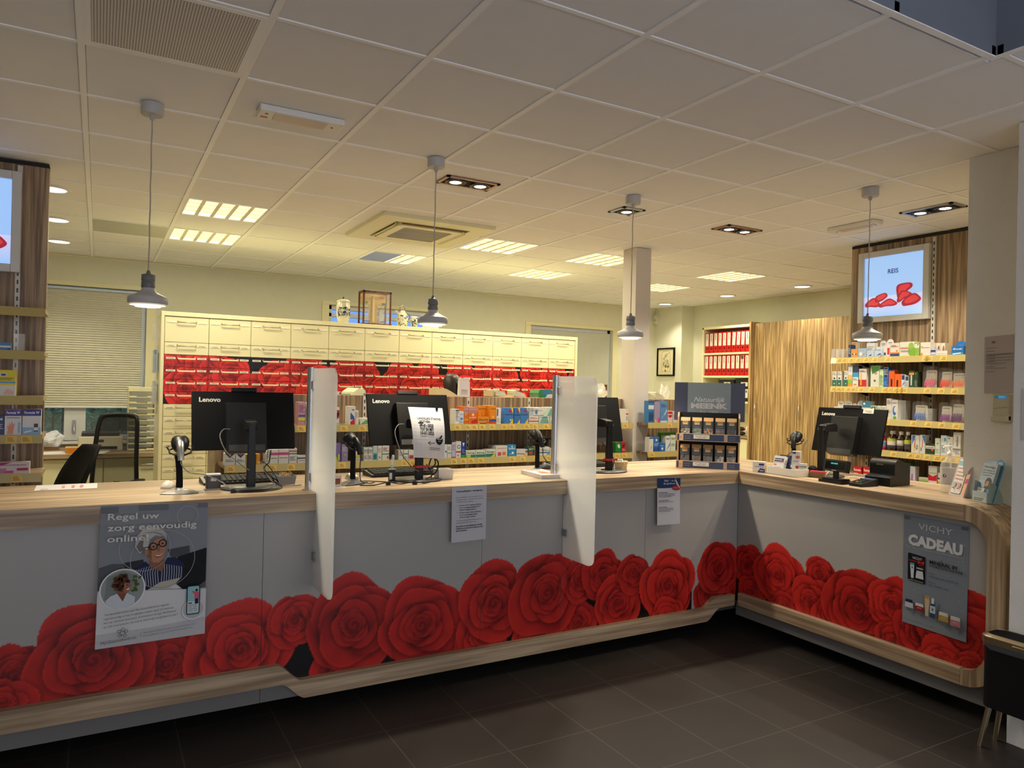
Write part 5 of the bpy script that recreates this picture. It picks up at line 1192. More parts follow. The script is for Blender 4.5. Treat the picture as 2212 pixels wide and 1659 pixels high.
stock([(1898.5, 1911.2, 934.6, .05, '#4aa0b8', 'b#d8c0a0 .75 .95;b#c03a8a .0 .2', 'pink bottle with teal label and white cap', 'bottle', '#c01c70'),
       (1911.8, 1933.6, 931, .07, W, lb_, 'brown glass bottle with white cap and label', 'bottle', 'brown'), (1934.4, 1950.4, 932.5, .06, W, 'b#8a1c20 .50 .56;b#3a3438 .0 .4', 'brown glass bottle with white cap and label', 'bottle', 'brown'),
       (1951, 1965, 933, .06, '#b0a888', 'b#b8c030 .7 1.1;b#4a4446 .0 .6', 'brown glass bottle with grey label', 'bottle', 'brown'),
       (1968.8, 1986, 940.4, .05, '#d6d4ce', 'p#3a70b8 .1 .98 .55 .98 .1 .45;p#d8c83a .3 .05 .6 .35 .35 .5;r#c0303a .42 .3 .5 .8;v#2a2a50 .80 .2 .2 Maxlix'.replace('.80 .2 .2 Maxlix', 'Maxlix .80 .22 .16'), 'white carton with blue corner and sideways lettering'),
       (1987, 1999, 940, .05, '#d6d4ce', 'p#3a70b8 .4 .98 .98 .98 .98 .5;r#c0303a .45 .35 .55 .75;v#2a2a50 Maxlix .35 .15 .18', 'white carton with blue right corner'),
       (1999.6, 2019.4, 958.5, .05, '#1f4030', 'b#d8d0c8 .52 .8;d#d84a2a .74 .42 .12;g#b04a40 .6 .7', 'dark green flat box with orange dot'),
       (2020, 2031, 947, .05, '#d4dccc', 'g#7aa080 .1 .4;d#2a3a2a .5 .7 .16;d#d4dccc .5 .7 .08', 'white and green carton with flower emblem'),
       (2032.4, 2045.6, 941, .05, '#d2d8dc', 'r#3a94c8 .55 .72 .85 .88;g#7a90a8 .15 .55', 'white carton with blue square'),
       (2046, 2058.6, 944, .05, '#d8d6d2', 'v#2a3038 zendium .74 .16 .36;p#6a3a80 .1 .05 .5 .05 .5 .2;d#2a6a48 .35 .92 .12', 'white carton, sideways lettering, violet foot'),
       (2059.4, 2075.8, 934, .05, '#d6d2cc', 'v#34363c zendium .66 .42 .30;g#8a8a90 .1 .3;b#50486a .30 .33', 'tall white carton with sideways lettering')],
      SZ[3], 'x', PX, 'fourth shelf of right wall', g1 % 'fourth')
stock([(1843, 1861.4, 1008.4, .06, '#c81c24', 't#f0e8e0 Rennie .5 .3;r#d0d8e0 .1 .05 .6 .25', 'red and white box behind the customer display'),
       (1864.6, 1880.6, 1009, .06, '#c81c24', 't#f0e8e0 Rennie .5 .3;r#d0d8e0 .1 .05 .6 .25', 'red and white box beside the receipt printer'),
       (1939, 1968, 998.5, .06, '#2a7a3c', 'r#1a4a28 .3 0 .45 1;r#c8302a 0 .3 .2 1', 'green and red carton behind the receipt printer', 'box', '', 0, .08),
       (1962, 1977.4, 1007.7, .05, '#d0c8d8', 'v#8a3a8a zem .7 .1 .4;g#a080a8 .1 .3', 'lilac carton beside the receipt printer'),
       (1984.7, 2004.8, 1032, .05, '#c8ccb0', 'b#8aa860 .2 .6;g#b04040 .7 .9', 'flat green and white box'),
       (2005.8, 2024.4, 1007, .05, '#d8d2ca', 'p#c8142c .0 .22 1 .22 1 .56 .5 .44 0 .56;e#dcd8d0 .5 .62 .36 .12;g#808080 .60 .66', 'white carton with red band and oval'),
       (2026, 2036, 1022, .05, '#d8d4cc', 'b#d8982a 0 .35;b#3a3a60 .5 .62', 'small white carton with amber foot')],
      SZ[4], 'x', PX, 'lowest shelf of right wall', g1 % 'lowest')
# left display wall
PL = LYF + .02
stock([(0, 24, 740, .05, '#3a7ab8', 'b#d8e0e8 .4 .6;p#20407a .5 .1 .95 .1 .95 .4', 'flat blue and white box'), (29, 52.5, 721, .08, W, '', 'clear acrylic leaflet holder', 'clear')], LZ[1], 'y', PL, 'second shelf of far left wall', 'goods on the left display wall')
stock([(-4, 34.6, 799.5, .05, '#d8c81c', 'b#d8d4d0 .0 .42;b#4a94c0 .50 .56;e#d8d8e0 .3 .82 .22 .07;e#1f3a8a .3 .82 .16 .045;p#d8b0a0 .3 .1 .9 .05 .9 .2 .5 .3;g#7a6a14 .6 .72', 'yellow foot care pack showing a foot')], LZ[2], 'y', PL, 'third shelf of far left wall', 'goods on the left display wall')
stock([(-6, 9.5, 897, .05, '#27326a', 'd#d8dce8 .6 .8 .2;g#c0c8e0 .3 .6', 'navy carton cut by the picture edge'),
       (10.4, 47.6, 884, .05, '#d4d4d8', 'b#1f2a86 .74 1;b#8a2a90 .95 1;t#e8ecf4 Formule_W .82 .10;g#4a4a80 .64 .70;p#d88a70 .15 .05 .5 .05 .55 .3 .62 .48 .5 .4 .45 .55 .36 .38 .28 .5 .26 .34 .14 .38 .2 .22;r#8ab0d8 .78 .08 .92 .5', 'white and navy carton showing a hand'),
       (49, 89.5, 884, .05, '#d4d6da', 'b#1f2a86 .74 1;t#e8ecf4 Formule_W .82 .10;b#7aaad0 .0 .3;r#241a28 .62 .14 .84 .44;r#d8d8dc .62 .18 .84 .3;p#d8dce0 .1 .08 .5 .14 .5 .2 .1 .14', 'white and navy carton showing a dark bottle')], LZ[3], 'y', PL, 'fourth shelf of far left wall', 'goods on the left display wall')
stock([(-6, 64.6, 998.5, .05, '#d8c8d0', 'p#b0186a 0 .65 .45 .98 0 .98;r#c8508a .2 .1 .5 .3;g#7a4a60 .7 .85;r#b01c3a .60 .3 .95 .5;p#c080a0 .0 .1 .2 .1 .3 .5 0 .5', 'long flat pink and white box')], LZ[4], 'y', PL, 'lowest shelf of far left wall', 'goods on the left display wall')

# ---------------------------------------------------------------- things on the counter
def monitor(label, x, y, rz, tilt, logo, py=.19, zb=.180, shift=0.0, first=[None]):
    """desk computer seen from behind: round foot, column, small computer on the back, thin screen that faces the staff (+y)"""
    r = thing('desktop_monitor', label, 'monitor', (x, y, CT), rz, 'black monitors on the counter')
    mb = MB(); n = 40
    MB().lathe([(.140, 0), (.143, .003), (.140, .008), (.03, .012)], n, Matrix.Translation((0, .02, .0005)) @ Matrix.Diagonal((1, .78, 1, 1))).build('foot', M['dark'], r, world=False)
    mb = MB(); mb.prism(rrect(-.021, -.018, .021, .018, .006, 3), .008, .17, 'z'); mb.build('lower_column', M['black'], r, world=False)
    mb = MB(); mb.prism(rrect(-.018, -.014, .018, .016, .005, 3), .17, .33, 'z')
    mb.prism([(-.014, .30), (.010, .335), (py - .10, .345), (py - .07, .33), (py - .07, .29), (.03, .29)], -.026, .026, 'x'); mb.build('upper_column', M['black'], r, world=False, bevel=.002)
    T = Matrix.Translation((shift, py, zb)) @ Matrix.Rotation(-tilt, 4, 'X'); w, h = .515, .308
    b = MB(); b.box((-w / 2, -.006, 0), (w / 2, .010, h), M=T); b.build('screen_housing', M['matte_black'], r, world=False, bevel=.002)
    s_ = MB(); s_.box((-w / 2 + .008, .0101, .014), (w / 2 - .008, .0112, h - .008), M=T); s_.build('screen', glow('screen_lit', (.45, .55, .75), .5) if 'scr' not in M else M['scr'], r, world=False)
    c = MB(); c.prism([(-.006, -.022), (-.012, .245), (-.062, .240), (-.066, -.010)], -.098, .100, 'x', M=T); c.build('computer_unit', M['black'], r, world=False, bevel=.003)
    c = MB(); c.box((-.088, -.0675, -.012), (.09, -.062, .018), M=T); c.build('port_panel', M['grey'] if logo == 'M2' else M['dark'], r, world=False)
    c = MB(); c.box((-.064, -.012, h), (.064, .008, h + .022), M=T); c.build('camera_bar', M['black'], r, world=False, bevel=.002)
    lm = MB(); s = Sheet(lm, T @ Vector((-w / 2 + .035, -.0062, h - .058)), T.to_3x3() @ Vector((1, 0, 0)), T.to_3x3() @ Vector((0, 0, 1)), .11, .03)
    s.text('Lenovo', 0, .1, .8, '#b8b8b4' if logo != 'M4' else '#e8e4d8', width=.95, bold=.03); lm.build('logo_lettering', M['ink'], r, world=False)
    if logo == 'M4':
        q = MB(); q.box((.09, -.008, h - .030), (.165, -.0065, h + .003), '#b8b4ac', M=T); s = Sheet(q, T @ Vector((.092, -.0082, h - .03)), T.to_3x3() @ Vector((1, 0, 0)), T.to_3x3() @ Vector((0, 0, 1)), .07, .03)
        s.greek(.1, .55, .8, .12, '#4a4a4a', 1); s.greek(.3, .25, .6, .12, '#4a4a4a', 2); q.build('sticky_note', M['ink'], r, world=False)
    return r
M['scr'] = glow('screen_lit', (.45, .55, .75), .5)
MZ = CT + .0005
m1 = monitor('black desktop monitor seen from behind, left one between scanner and glass divider', .675, 3.83, 0, .214, 'M1')
m2 = monitor('black desktop monitor seen from behind with a strike notice taped on', 1.58, 3.83, 0, .30, 'M2', py=.215, zb=.185, shift=.04)
m3 = monitor('black desktop monitor seen from behind, half hidden by right glass divider', 2.90, 3.815, 0, .22, 'M3')
m4 = monitor('black desktop monitor seen from behind on the right counter wing', 4.175, 3.19, -PI / 2, .235, 'M4', py=.195, zb=.145, shift=.03)

def scanner(label, x, y, rz, silver, cable, first=[None]):
    r = thing('barcode_scanner', label, 'scanner', (x, y, CT + .0005), rz, 'barcode scanners on flexible stands')
    pr = [(-.085, -.03), (-.035, -.05), (.035, -.05), (.085, -.03), (.075, .035), (.03, .05), (-.03, .05), (-.075, .035)]
    mb = MB(); a = [(p[0], p[1], .0) for p in pr]; b = [(p[0], p[1], .005) for p in pr]; c = [(p[0] * .28, p[1] * .4, .020) for p in pr]; d = [(p[0] * .2, p[1] * .34, .026) for p in pr]
    vs = a + b + c + d; n = 8; fs = [tuple(reversed(range(8))), tuple(range(24, 32))]
    for k in range(3): fs += [(k * n + i, k * n + (i + 1) % n, (k + 1) * n + (i + 1) % n, (k + 1) * n + i) for i in range(n)]
    mb.add(vs, fs, smooth=False); mb.build('foot', M['steel'] if silver else M['dark'], r, world=False, bevel=.002)
    MB().tube([(0, 0, .02), (0, .002, .06), (-.002, .0, .11), (-.006, -.004, .155), (-.010, -.002, .19)], [.0155, .015, .0145, .0145, .016], 12).build('gooseneck', M['matte_black'], r, world=False)
    mb = MB(); mb.tube([(-.048, .0, .205), (-.046, -.02, .193), (-.018, -.034, .183), (.018, -.034, .183), (.046, -.02, .193), (.048, .0, .205), (.03, .02, .21), (-.03, .02, .21)], .0045, 8, closed=True)
    mb.tube([(-.048, 0, .205), (-.058, .004, .217), (-.050, .01, .222)], .004, 6); mb.tube([(.048, 0, .205), (.058, .004, .217), (.050, .01, .222)], .004, 6); mb.build('cradle', M['black'], r, world=False)
    T = Matrix.Translation((0, .008, .222)) @ Matrix.Rotation(math.radians(-52), 4, 'X')
    MB().lathe([(.012, -.030), (.030, -.022), (.041, .004), (.043, .030), (.040, .045), (.034, .048)], 20, T @ Matrix.Diagonal((.95, .8, 1, 1))).build('scan_head', M['black'], r, world=False)
    T2 = Matrix.Translation((-.002, -.012, .228))
    MB().tube([(-.002, .012, .250), (-.002, -.012, .236), (.0, -.034, .205), (.002, -.045, .172), (.003, -.046, .160)], [.010, .019, .0165, .014, .015], 14).build('handle', M['steel'] if silver else M['black'], r, world=False)
    pts = [Vector((.003, -.046, .158)), Vector((.005, -.048, .14))] + [Vector(p) for p in cable]
    def cr(P, t):
        n = len(P) - 1; i = min(int(t * n), n - 1); u = t * n - i; p0, p1, p2, p3 = P[max(i - 1, 0)], P[i], P[i + 1], P[min(i + 2, n)]
        return .5 * ((2 * p1) + (p2 - p0) * u + (2 * p0 - 5 * p1 + 4 * p2 - p3) * u * u + (3 * p1 - p0 - 3 * p2 + p3) * u ** 3)
    MB().tube([cr(pts, k / 30) for k in range(31)], .0028, 6).build('cable', M['grey'] if silver else M['black'], r, world=False); return r
def smooth_path(P, n=40):
    P = [Vector(p) for p in P]; out = []; m = len(P) - 1
    for k in range(n + 1):
        t = k / n * m; i = min(int(t), m - 1); u = t - i; p0, p1, p2, p3 = P[max(i - 1, 0)], P[i], P[i + 1], P[min(i + 2, m)]
        out.append(.5 * ((2 * p1) + (p2 - p0) * u + (2 * p0 - 5 * p1 + 4 * p2 - p3) * u * u + (3 * p1 - p0 - 3 * p2 + p3) * u ** 3))
    return out
scanner('silver barcode scanner on stand, left of the first monitor', .345, 3.80, -.05, True, [(.04, -.035, .10), (.11, -.02, .085), (.18, -.02, .05), (.24, -.06, .006)])
scanner('black barcode scanner on stand, left of the second monitor', 1.200, 3.83, .5, False, [(.0, -.05, .08), (.0, -.06, .02), (.05, -.075, .005), (.12, -.05, .004)])
scanner('black barcode scanner on stand near the right glass divider', 2.455, 3.98, .1, False, [(.02, -.03, .11), (.07, .02, .085), (.13, .06, .05), (.2, .05, .01)])
scanner('black barcode scanner standing behind the grey tray on the wing', 4.22, 3.44, -1.2, False, [(-.02, -.09, .11), (-.025, -.14, .06), (-.02, -.17, .005)])

def keyboard(label, x, y, rz, first=[None]):
    if first[0] is not None: return dup(first[0], (x, y, CT + .0006), rz, label)
    r = thing('keyboard', label, 'keyboard', (x, y, CT + .0006), rz, 'black keyboards on the counter')
    MB().prism([(-.075, 0), (.072, 0), (.075, .012), (.070, .026), (.055, .030), (-.075, .012)], -.225, .225, 'x').build('keyboard_body', M['black'], r, world=False, bevel=.002)
    mb = MB()
    for j in range(5):
        for k in range(17):
            px, py = -.205 + k * .0252, -.060 + j * .0225; z = .0135 + (py + .075) * .134
            mb.prism([(px, py), (px + .021, py), (px + .021, py + .0185), (px, py + .0185)], z, z + .008, 'z')
    mb.build('keys', M['dark'], r, world=False); first[0] = r; return r
keyboard('black keyboard behind the left monitor foot', .70, 4.10, .05)
keyboard('black keyboard behind the monitor with the strike notice', 1.60, 4.13, .06)
keyboard('black keyboard beside the wicker basket and third monitor', 2.86, 4.15, 0)

def mouse(label, x, y, rz, mat):
    r = thing('computer_mouse', label, 'mouse', (x, y, CT + .0005), rz, 'computer mice on the counter'); mb = MB()
    prof = [(.0, .036), (.2, .037), (.5, .034), (.75, .026), (.92, .014), (1.0, .002)]
    k = 7; vs = []; fs = []; n = 14
    for j in range(k):
        t = j / (k - 1); h = .036 * math.sin(PI * (.14 + .82 * t)) ** .7; wd = .030 * math.sin(PI * (.18 + .70 * t)) ** .5; yy = -.052 + .104 * t
        for i in range(n): a = PI * i / (n - 1); vs.append((wd * math.cos(a), yy, h * math.sin(a)))
    for j in range(k - 1): fs += [(j * n + i, (j + 1) * n + i, (j + 1) * n + i + 1, j * n + i + 1) for i in range(n - 1)] + [(j * n, j * n + n - 1, (j + 1) * n + n - 1, (j + 1) * n)]
    fs += [tuple(range(n)), tuple(reversed(range((k - 1) * n, k * n)))]
    mb.add(vs, fs, smooth=True); mb.build('mouse_body', mat, r, world=False)
    MB().lathe([(.004, -.003), (.004, .003)], 10, Tm(0, .022, .0345, ry=PI / 2)).build('scroll_wheel', M['red'], r, world=False); return r
mouse('black computer mouse with red wheel beside the right scanner', 2.60, 4.11, .9, M['dark'])
mouse('silver grey computer mouse behind the second scanner', 1.255, 4.03, .1, M['steel'])
mouse('grey computer mouse left of the first scanner', .315, 4.01, -.4, M['lightgrey'])

# small desk things
r = thing('card_reader', 'black desktop card reader with white rim beside the left keyboard', 'card reader', (.503, 3.865, CT + .0005))
MB().prism(rrect(-.034, -.022, .034, .022, .010, 4), .006, .072, 'z').build('reader_body', M['dark'], r, world=False, bevel=.003); MB().prism(rrect(-.034, -.022, .034, .022, .010, 4), .072, .078, 'z').build('rim', M['whiteplastic'], r, world=False)
MB().prism(rrect(-.040, -.030, .040, .030, .008, 4), 0, .006, 'z').build('base', M['grey'], r, world=False); q = MB(); q.box((-.014, -.0232, .044), (.012, -.0222, .058), '#c8c8c0'); q.build('label', M['ink'], r, world=False)
def tray_box(name, label, cat, x, y, rz, w, d, h, mat, flare=.85):
    r = thing(name, label, cat, (x, y, CT + .0005), rz); mb = MB(); t = .003
    o0 = [(-w / 2 * flare, -d / 2 * flare), (w / 2 * flare, -d / 2 * flare), (w / 2 * flare, d / 2 * flare), (-w / 2 * flare, d / 2 * flare)]; o1 = [(-w / 2, -d / 2), (w / 2, -d / 2), (w / 2, d / 2), (-w / 2, d / 2)]
    vs = [(*p, 0) for p in o0] + [(*p, h) for p in o1] + [(p[0] * .95, p[1] * .93, h) for p in o1] + [(p[0] * .94, p[1] * .92, t) for p in o0]
    fs = [(3, 2, 1, 0), (12, 13, 14, 15)] + [(k * 4 + i, k * 4 + (i + 1) % 4, k * 4 + 4 + (i + 1) % 4, k * 4 + 4 + i) for k in range(3) for i in range(4)]
    mb.add(vs, fs); mb.build('tray_body', mat, r, world=False, bevel=.001, seg=1); return r
tray_box('desk_tray', 'dark grey tray of rubber bands between left monitor and glass divider', 'tray', .865, 3.93, .05, .10, .08, .048, M['grey'])
rb_ = thing('rubber_bands', 'tangle of tan rubber bands heaped in the dark grey tray', 'rubber bands', (.865, 3.93, CT + .028)); rb_['kind'] = 'stuff'
mb = MB(); rng = random.Random(4)
for k in range(22):
    c = Vector((rng.uniform(-.026, .026), rng.uniform(-.016, .016), .012 + rng.uniform(0, .014))); ax = Vector((rng.uniform(-1, 1), rng.uniform(-1, 1), rng.uniform(.2, 1))).normalized(); u = ax.cross(Vector((1, 0, .3))).normalized(); v = ax.cross(u); R = rng.uniform(.010, .017)
    mb.tube([c + u * R * math.cos(t * PI / 6) + v * R * .8 * math.sin(t * PI / 6) for t in range(12)], .0011, 5, closed=True)
mb.tube([Vector((.004 + .022 * math.cos(t * PI / 9), 0, .028 + .020 * math.sin(t * PI / 9))) for t in range(18)], .0012, 5, closed=True)
mb.build('bands', plain('tan_rubber', (.60, .38, .15), .6), rb_, world=False)
tray_box('desk_tray', 'pale grey open tray beside the foot of the second monitor', 'tray', 1.745, 3.86, .0, .095, .08, .058, M['lightgrey'], .9)
r = thing('wicker_basket', 'small pale wicker basket beside the third monitor', 'basket', (3.055, 3.90, CT + .0005)); mb = MB()
for k in range(8): R = .040 + .008 * k / 7; mb.tube([(R * 1.15 * math.cos(t * PI / 12), R * .8 * math.sin(t * PI / 12), .004 + .050 * k / 7 + .0015 * (-1) ** (t + k)) for t in range(24)], .0038, 6, closed=True)
for t in range(12): mb.tube([(.044 * 1.15 * math.cos(t * PI / 6), .040 * .8 * math.sin(t * PI / 6), .001), (.050 * 1.15 * math.cos(t * PI / 6), .050 * .8 * math.sin(t * PI / 6), .056)], .002, 5)
mb.build('woven_side', plain('pale_wicker', (.62, .50, .28), .6, scale=60, amt=.3), r, world=False); MB().lathe([(.001, .001), (.04, .001), (.04, .004), (.001, .004)], 20, Matrix.Diagonal((1.15, .8, 1, 1))).build('base', plain('pale_wicker_base', (.55, .44, .25), .7), r, world=False)
mb = MB(); rng = random.Random(8)
for k in range(9): mb.box((-.014, -.002, 0), (.014, .002, .020), '#d8d4c8' if k % 2 else '#c8ccd0', M=Tm(rng.uniform(-.03, .03), rng.uniform(-.02, .02), .046, rng.uniform(0, 3), rng.uniform(-.5, .5)))
wr = mb.build('paper_slips', M['ink'], loc=(0, 0, 0)); wr.location = (3.055, 3.90, CT + .006); tag(wr, 'white paper slips lying in the wicker basket', 'paper slips', kind='stuff')
r = thing('pen_holder', 'black pen holder with a clear blue pen, in front of the second keyboard', 'pen holder', (1.425, 3.845, CT + .0005))
MB().box((-.016, -.014, 0), (.018, .014, .066)).build('holder_body', M['black'], r, world=False, bevel=.003); MB().box((-.018, -.015, .066), (.020, .015, .070)).build('rim', M['grey'], r, world=False); q = MB(); q.box((-.0175, -.0146, .014), (-.003, -.0139, .050), '#c8d0d4'); q.build('label', M['ink'], r, world=False)
r = thing('ballpoint_pen', 'clear pen with blue tip standing in the black holder', 'pen', (1.425, 3.845, CT + .0707), 0)
MB().lathe([(.004, 0), (.008, .012), (.009, .055), (.007, .075), (.004, .078)], 12, Tm(0, 0, 0, 0, 0, .08)).build('barrel', clear('clear_pen_plastic', (.75, .88, .95), .1, .45), r, world=False); MB().lathe([(.0036, .001), (.0072, .012), (.0075, .020), (.002, .021)], 12, Tm(0, 0, 0, 0, 0, .08)).build('grip', plain('blue_grip', (.12, .35, .55), .4), r, world=False)
# red cable ties round two columns; loose cables
for lab, x, y in (('red hook and loop cable tie round the second monitor column', 1.58, 3.83), ('red hook and loop cable tie round the third monitor column', 2.90, 3.815)):
    q = MB(); q.prism(rrect(-.030, -.026, .030, .026, .012, 4), 0, .013, 'z', '#b01418'); q.box((.028, -.02, .001), (.055, -.014, .012), '#b01418'); o = q.build('cable_tie', M['ink']); o.location = (x, y, CT + .075); tag(o, lab, 'cable tie')
def cable(label, pts, rad=.0028, mat='black', n=50):
    o = MB().tube(smooth_path(pts, n), rad, 6).build('cable', M[mat], loc=pts[0]); return tag(o, label, 'cable', 'loose cables on the counter')
Z = CT + .0035; M['cablegrey'] = plain('grey_cable', (.13, .13, .13), .5)
cable('grey cable looping from the left monitor back down its column', [(.588, 3.945, 1.365), (.555, 3.93, 1.365), (.535, 3.90, 1.33), (.56, 3.85, 1.26), (.62, 3.80, 1.20), (.66, 3.795, 1.17)], .0026, 'cablegrey')
cable('grey cable hanging behind the second monitor, left of the notice', [(1.535, 3.965, 1.385), (1.49, 3.94, 1.38), (1.46, 3.90, 1.33), (1.48, 3.83, 1.22), (1.53, 3.79, 1.15), (1.57, 3.80, 1.13)], .0026, 'cablegrey')
cable('black cable lying along the counter in front of the left monitor', [(.585, 3.72, Z), (.63, 3.70, Z), (.72, 3.705, Z), (.80, 3.76, Z), (.83, 3.84, Z), (.80, 3.90, Z + .02), (.75, 3.90, Z + .07)], .0035)
cable('second black cable beside the left monitor foot', [(.585, 3.735, Z + .004), (.64, 3.715, Z + .006), (.74, 3.725, Z + .006), (.81, 3.80, Z + .01), (.78, 3.88, Z + .09), (.735, 3.90, Z + .13)], .003)
cable('pale cable dropping from the left computer unit', [(.775, 3.93, 1.255), (.765, 3.90, 1.21), (.745, 3.88, 1.17), (.77, 3.87, 1.12), (.79, 3.82, Z + .012), (.75, 3.74, Z + .012)], .0026, 'cablegrey')
cable('black cable between left monitor and dark grey tray', [(.79, 3.93, 1.255), (.775, 3.895, 1.20), (.75, 3.885, 1.165), (.79, 3.89, 1.12), (.82, 3.90, Z + .02), (.80, 3.87, Z)], .003)
cable('grey cable running under the left glass divider', [(.84, 3.86, Z), (.87, 3.85, Z + .004), (.91, 3.86, Z), (.935, 3.865, Z)], .003, 'grey')
for lab, x, y in (('black cable clip on the counter edge, left of the first monitor foot', .575, 3.715), ('black cable clip on the counter, left of the second monitor foot', 1.36, 3.72), ('black cable clip on the counter, in front of the second monitor foot', 1.50, 3.69)):
    o = MB().prism([(-.011, 0), (.011, 0), (.009, .018), (-.009, .018)], -.009, .009, 'y').build('cable_clip', M['black']); o.location = (x, y, CT + .0006); tag(o, lab, 'cable clip', 'black cable clips on the counter')
cable('long black cable running past the clips to the second monitor', [(1.21, 3.74, Z), (1.28, 3.72, Z), (1.36, 3.715, Z + .012), (1.43, 3.72, Z), (1.50, 3.69, Z + .012), (1.56, 3.70, Z), (1.62, 3.75, Z), (1.64, 3.80, Z + .05), (1.62, 3.82, Z + .09)], .0032)
cable('black cable curving behind the pen holder', [(1.22, 3.93, Z), (1.28, 3.90, Z), (1.34, 3.86, Z), (1.40, 3.81, Z), (1.46, 3.80, Z), (1.52, 3.79, Z)], .0028)
cable('bundle of black cable knotted beside the second monitor column', [(1.60, 3.84, Z + .13), (1.66, 3.84, Z + .14), (1.68, 3.83, Z + .09), (1.64, 3.83, Z + .06), (1.66, 3.84, Z + .12), (1.70, 3.84, Z + .10), (1.69, 3.83, Z + .05), (1.65, 3.82, Z + .02), (1.60, 3.77, Z + .015)], .0042)
cable('black cable bundle behind the third monitor column', [(2.93, 3.95, 1.27), (2.955, 3.90, 1.21), (2.965, 3.87, 1.17), (2.975, 3.86, 1.14), (2.95, 3.845, 1.10), (2.93, 3.85, 1.09), (2.86, 3.84, 1.088)], .005)
cable('thin pale cable curling over the third monitor foot', [(2.96, 3.92, 1.23), (2.985, 3.88, 1.16), (2.97, 3.85, 1.10), (2.90, 3.76, 1.088), (2.82, 3.76, 1.088)], .0022, 'grey')
cable('pale cable hanging beside the wing monitor, near the scanner', [(4.28, 3.38, 1.30), (4.27, 3.41, 1.24), (4.24, 3.42, 1.17), (4.22, 3.37, 1.10), (4.2, 3.33, Z)], .0028, 'grey')
cable('white cable lying behind the customer display', [(4.03, 2.99, Z), (4.05, 2.93, Z + .01), (4.08, 2.88, Z + .03), (4.10, 2.84, Z + .01), (4.06, 2.80, Z + .03), (4.03, 2.78, Z)], .0028, 'whiteplastic')
cable('pale cable under the wing monitor', [(4.35, 3.12, 1.20), (4.30, 3.09, 1.15), (4.24, 3.13, 1.13), (4.20, 3.16, 1.09), (4.10, 3.10, Z)], .0028, 'lightgrey')

# leaflet pile, loose sheet, small card stand
r = thing('leaflet_stack', 'stack of white leaflets beside the right glass divider', 'leaflets', (2.37, 3.79, CT + .0005), -.1)
mb = MB()
for k in range(9): mb.box((-.071, -.148, .0025 * k), (.071, .148, .0025 * k + .0022), '#d4d2d0' if k % 2 else '#c4c2c4', M=Matrix.Rotation(.012 * math.sin(k * 2.1), 4, 'Z'))
s = Sheet(mb, (-.071, -.148, .0226), (1, 0, 0), (0, 1, 0), .142, .296); s.rect(.02, .02, .98, .98, '#dcd8d6'); s.poly([(.2, .25), (.7, .2), (.85, .45), (.6, .7), (.3, .6)], '#c89878'); s.poly([(.3, .3), (.6, .3), (.65, .5), (.4, .55)], '#a87058'); s.rect(.1, .8, .8, .9, '#b05a40')
mb.build('leaflets', M['paper_ink'], r, world=False)
r = MB(); r.box((-.13, -.095, 0), (.13, .095, .0006), '#d4d2d6'); s = Sheet(r, (-.13, -.095, .0006), (1, 0, 0), (0, 1, 0), .26, .19)
for k, u in enumerate((.42, .58, .72)): s.rect(u, .25, u + .05, .72, '#c8808a'); s.greek(u + .004, .4, .045, .05, '#e0d0d4', k); s.rect(u + .012, .55, u + .05, .60, '#dcd6d8')
s.rect(.1, .06, .22, .12, '#b05a6a')
o = r.build('loose_sheet', M['paper_ink']); o.location = (-.125, 4.19, CT + .0008); o.rotation_euler = (0, 0, .0); tag(o, 'sheet of paper with faint red print lying on the left counter end', 'paper')
r = thing('card_holder', 'small clear card holder with a red card right of the left divider', 'card holder', (1.06, 3.69, CT + .0005), .3)
MB().box((-.045, -.03, 0), (.045, .02, .003)).box((-.045, .006, .003), (.045, .009, .055)).box((-.045, -.03, .003), (.045, -.027, .018)).build('holder', M['acrylic'], r, world=False)
q = MB(); q.box((-.043, .001, .004), (.043, .005, .066), '#cfc6c0'); q.box((-.03, .0002, .012), (.0, .001, .04), '#b02820'); q.box((.005, .0002, .02), (.035, .001, .05), '#7a4a3a'); o = q.build('card', M['ink']); o.location = (1.06, 3.69, CT + .0005); o.rotation_euler = (0, 0, .3); tag(o, 'white and red card standing in the small clear holder', 'card')

# ---------------------------------------------------------------- candy display on the corner
A_, B_ = Vector((3.534, 3.875, CT)), Vector((3.83, 3.574, CT)); cx = (A_ + B_) / 2; ang = math.atan2(B_.y - A_.y, B_.x - A_.x); WD = (B_ - A_).length
cd = thing('candy_display', 'wooden two tier candy display with a dark blue sign on the corner', 'display stand', (cx.x, cx.y, CT + .0005), ang); hw = WD / 2; DPT = .20
mb = MB()
for sx in (-1, 1):
    x0 = sx * hw; mb2 = MB(); mb2.prism([(.0, 0), (DPT, 0), (DPT, .385), (DPT - .05, .385), (.05, .345), (.05, .20), (.0, .19)] if False else [(.012, 0), (DPT, 0), (DPT, .385), (.09, .385), (.05, .355), (.05, .0), (.012, 0)][:-1], x0, x0 - sx * .010, 'x'); mb2.build('side_panel', M['paleply'], cd, world=False)
MB().box((-hw + .01, DPT - .006, 0), (hw - .01, DPT, .385)).build('back_panel', plain('dark_inside', (.012, .012, .014), .7), cd, world=False)
for z, nm in ((.006, 'lower'), (.196, 'upper')): MB().box((-hw + .01, .012, z), (hw - .01, DPT - .006, z + .006)).build('shelf', M['paleply'] if nm == 'lower' else plain('dark_shelf', (.03, .025, .02), .6), cd, world=False)
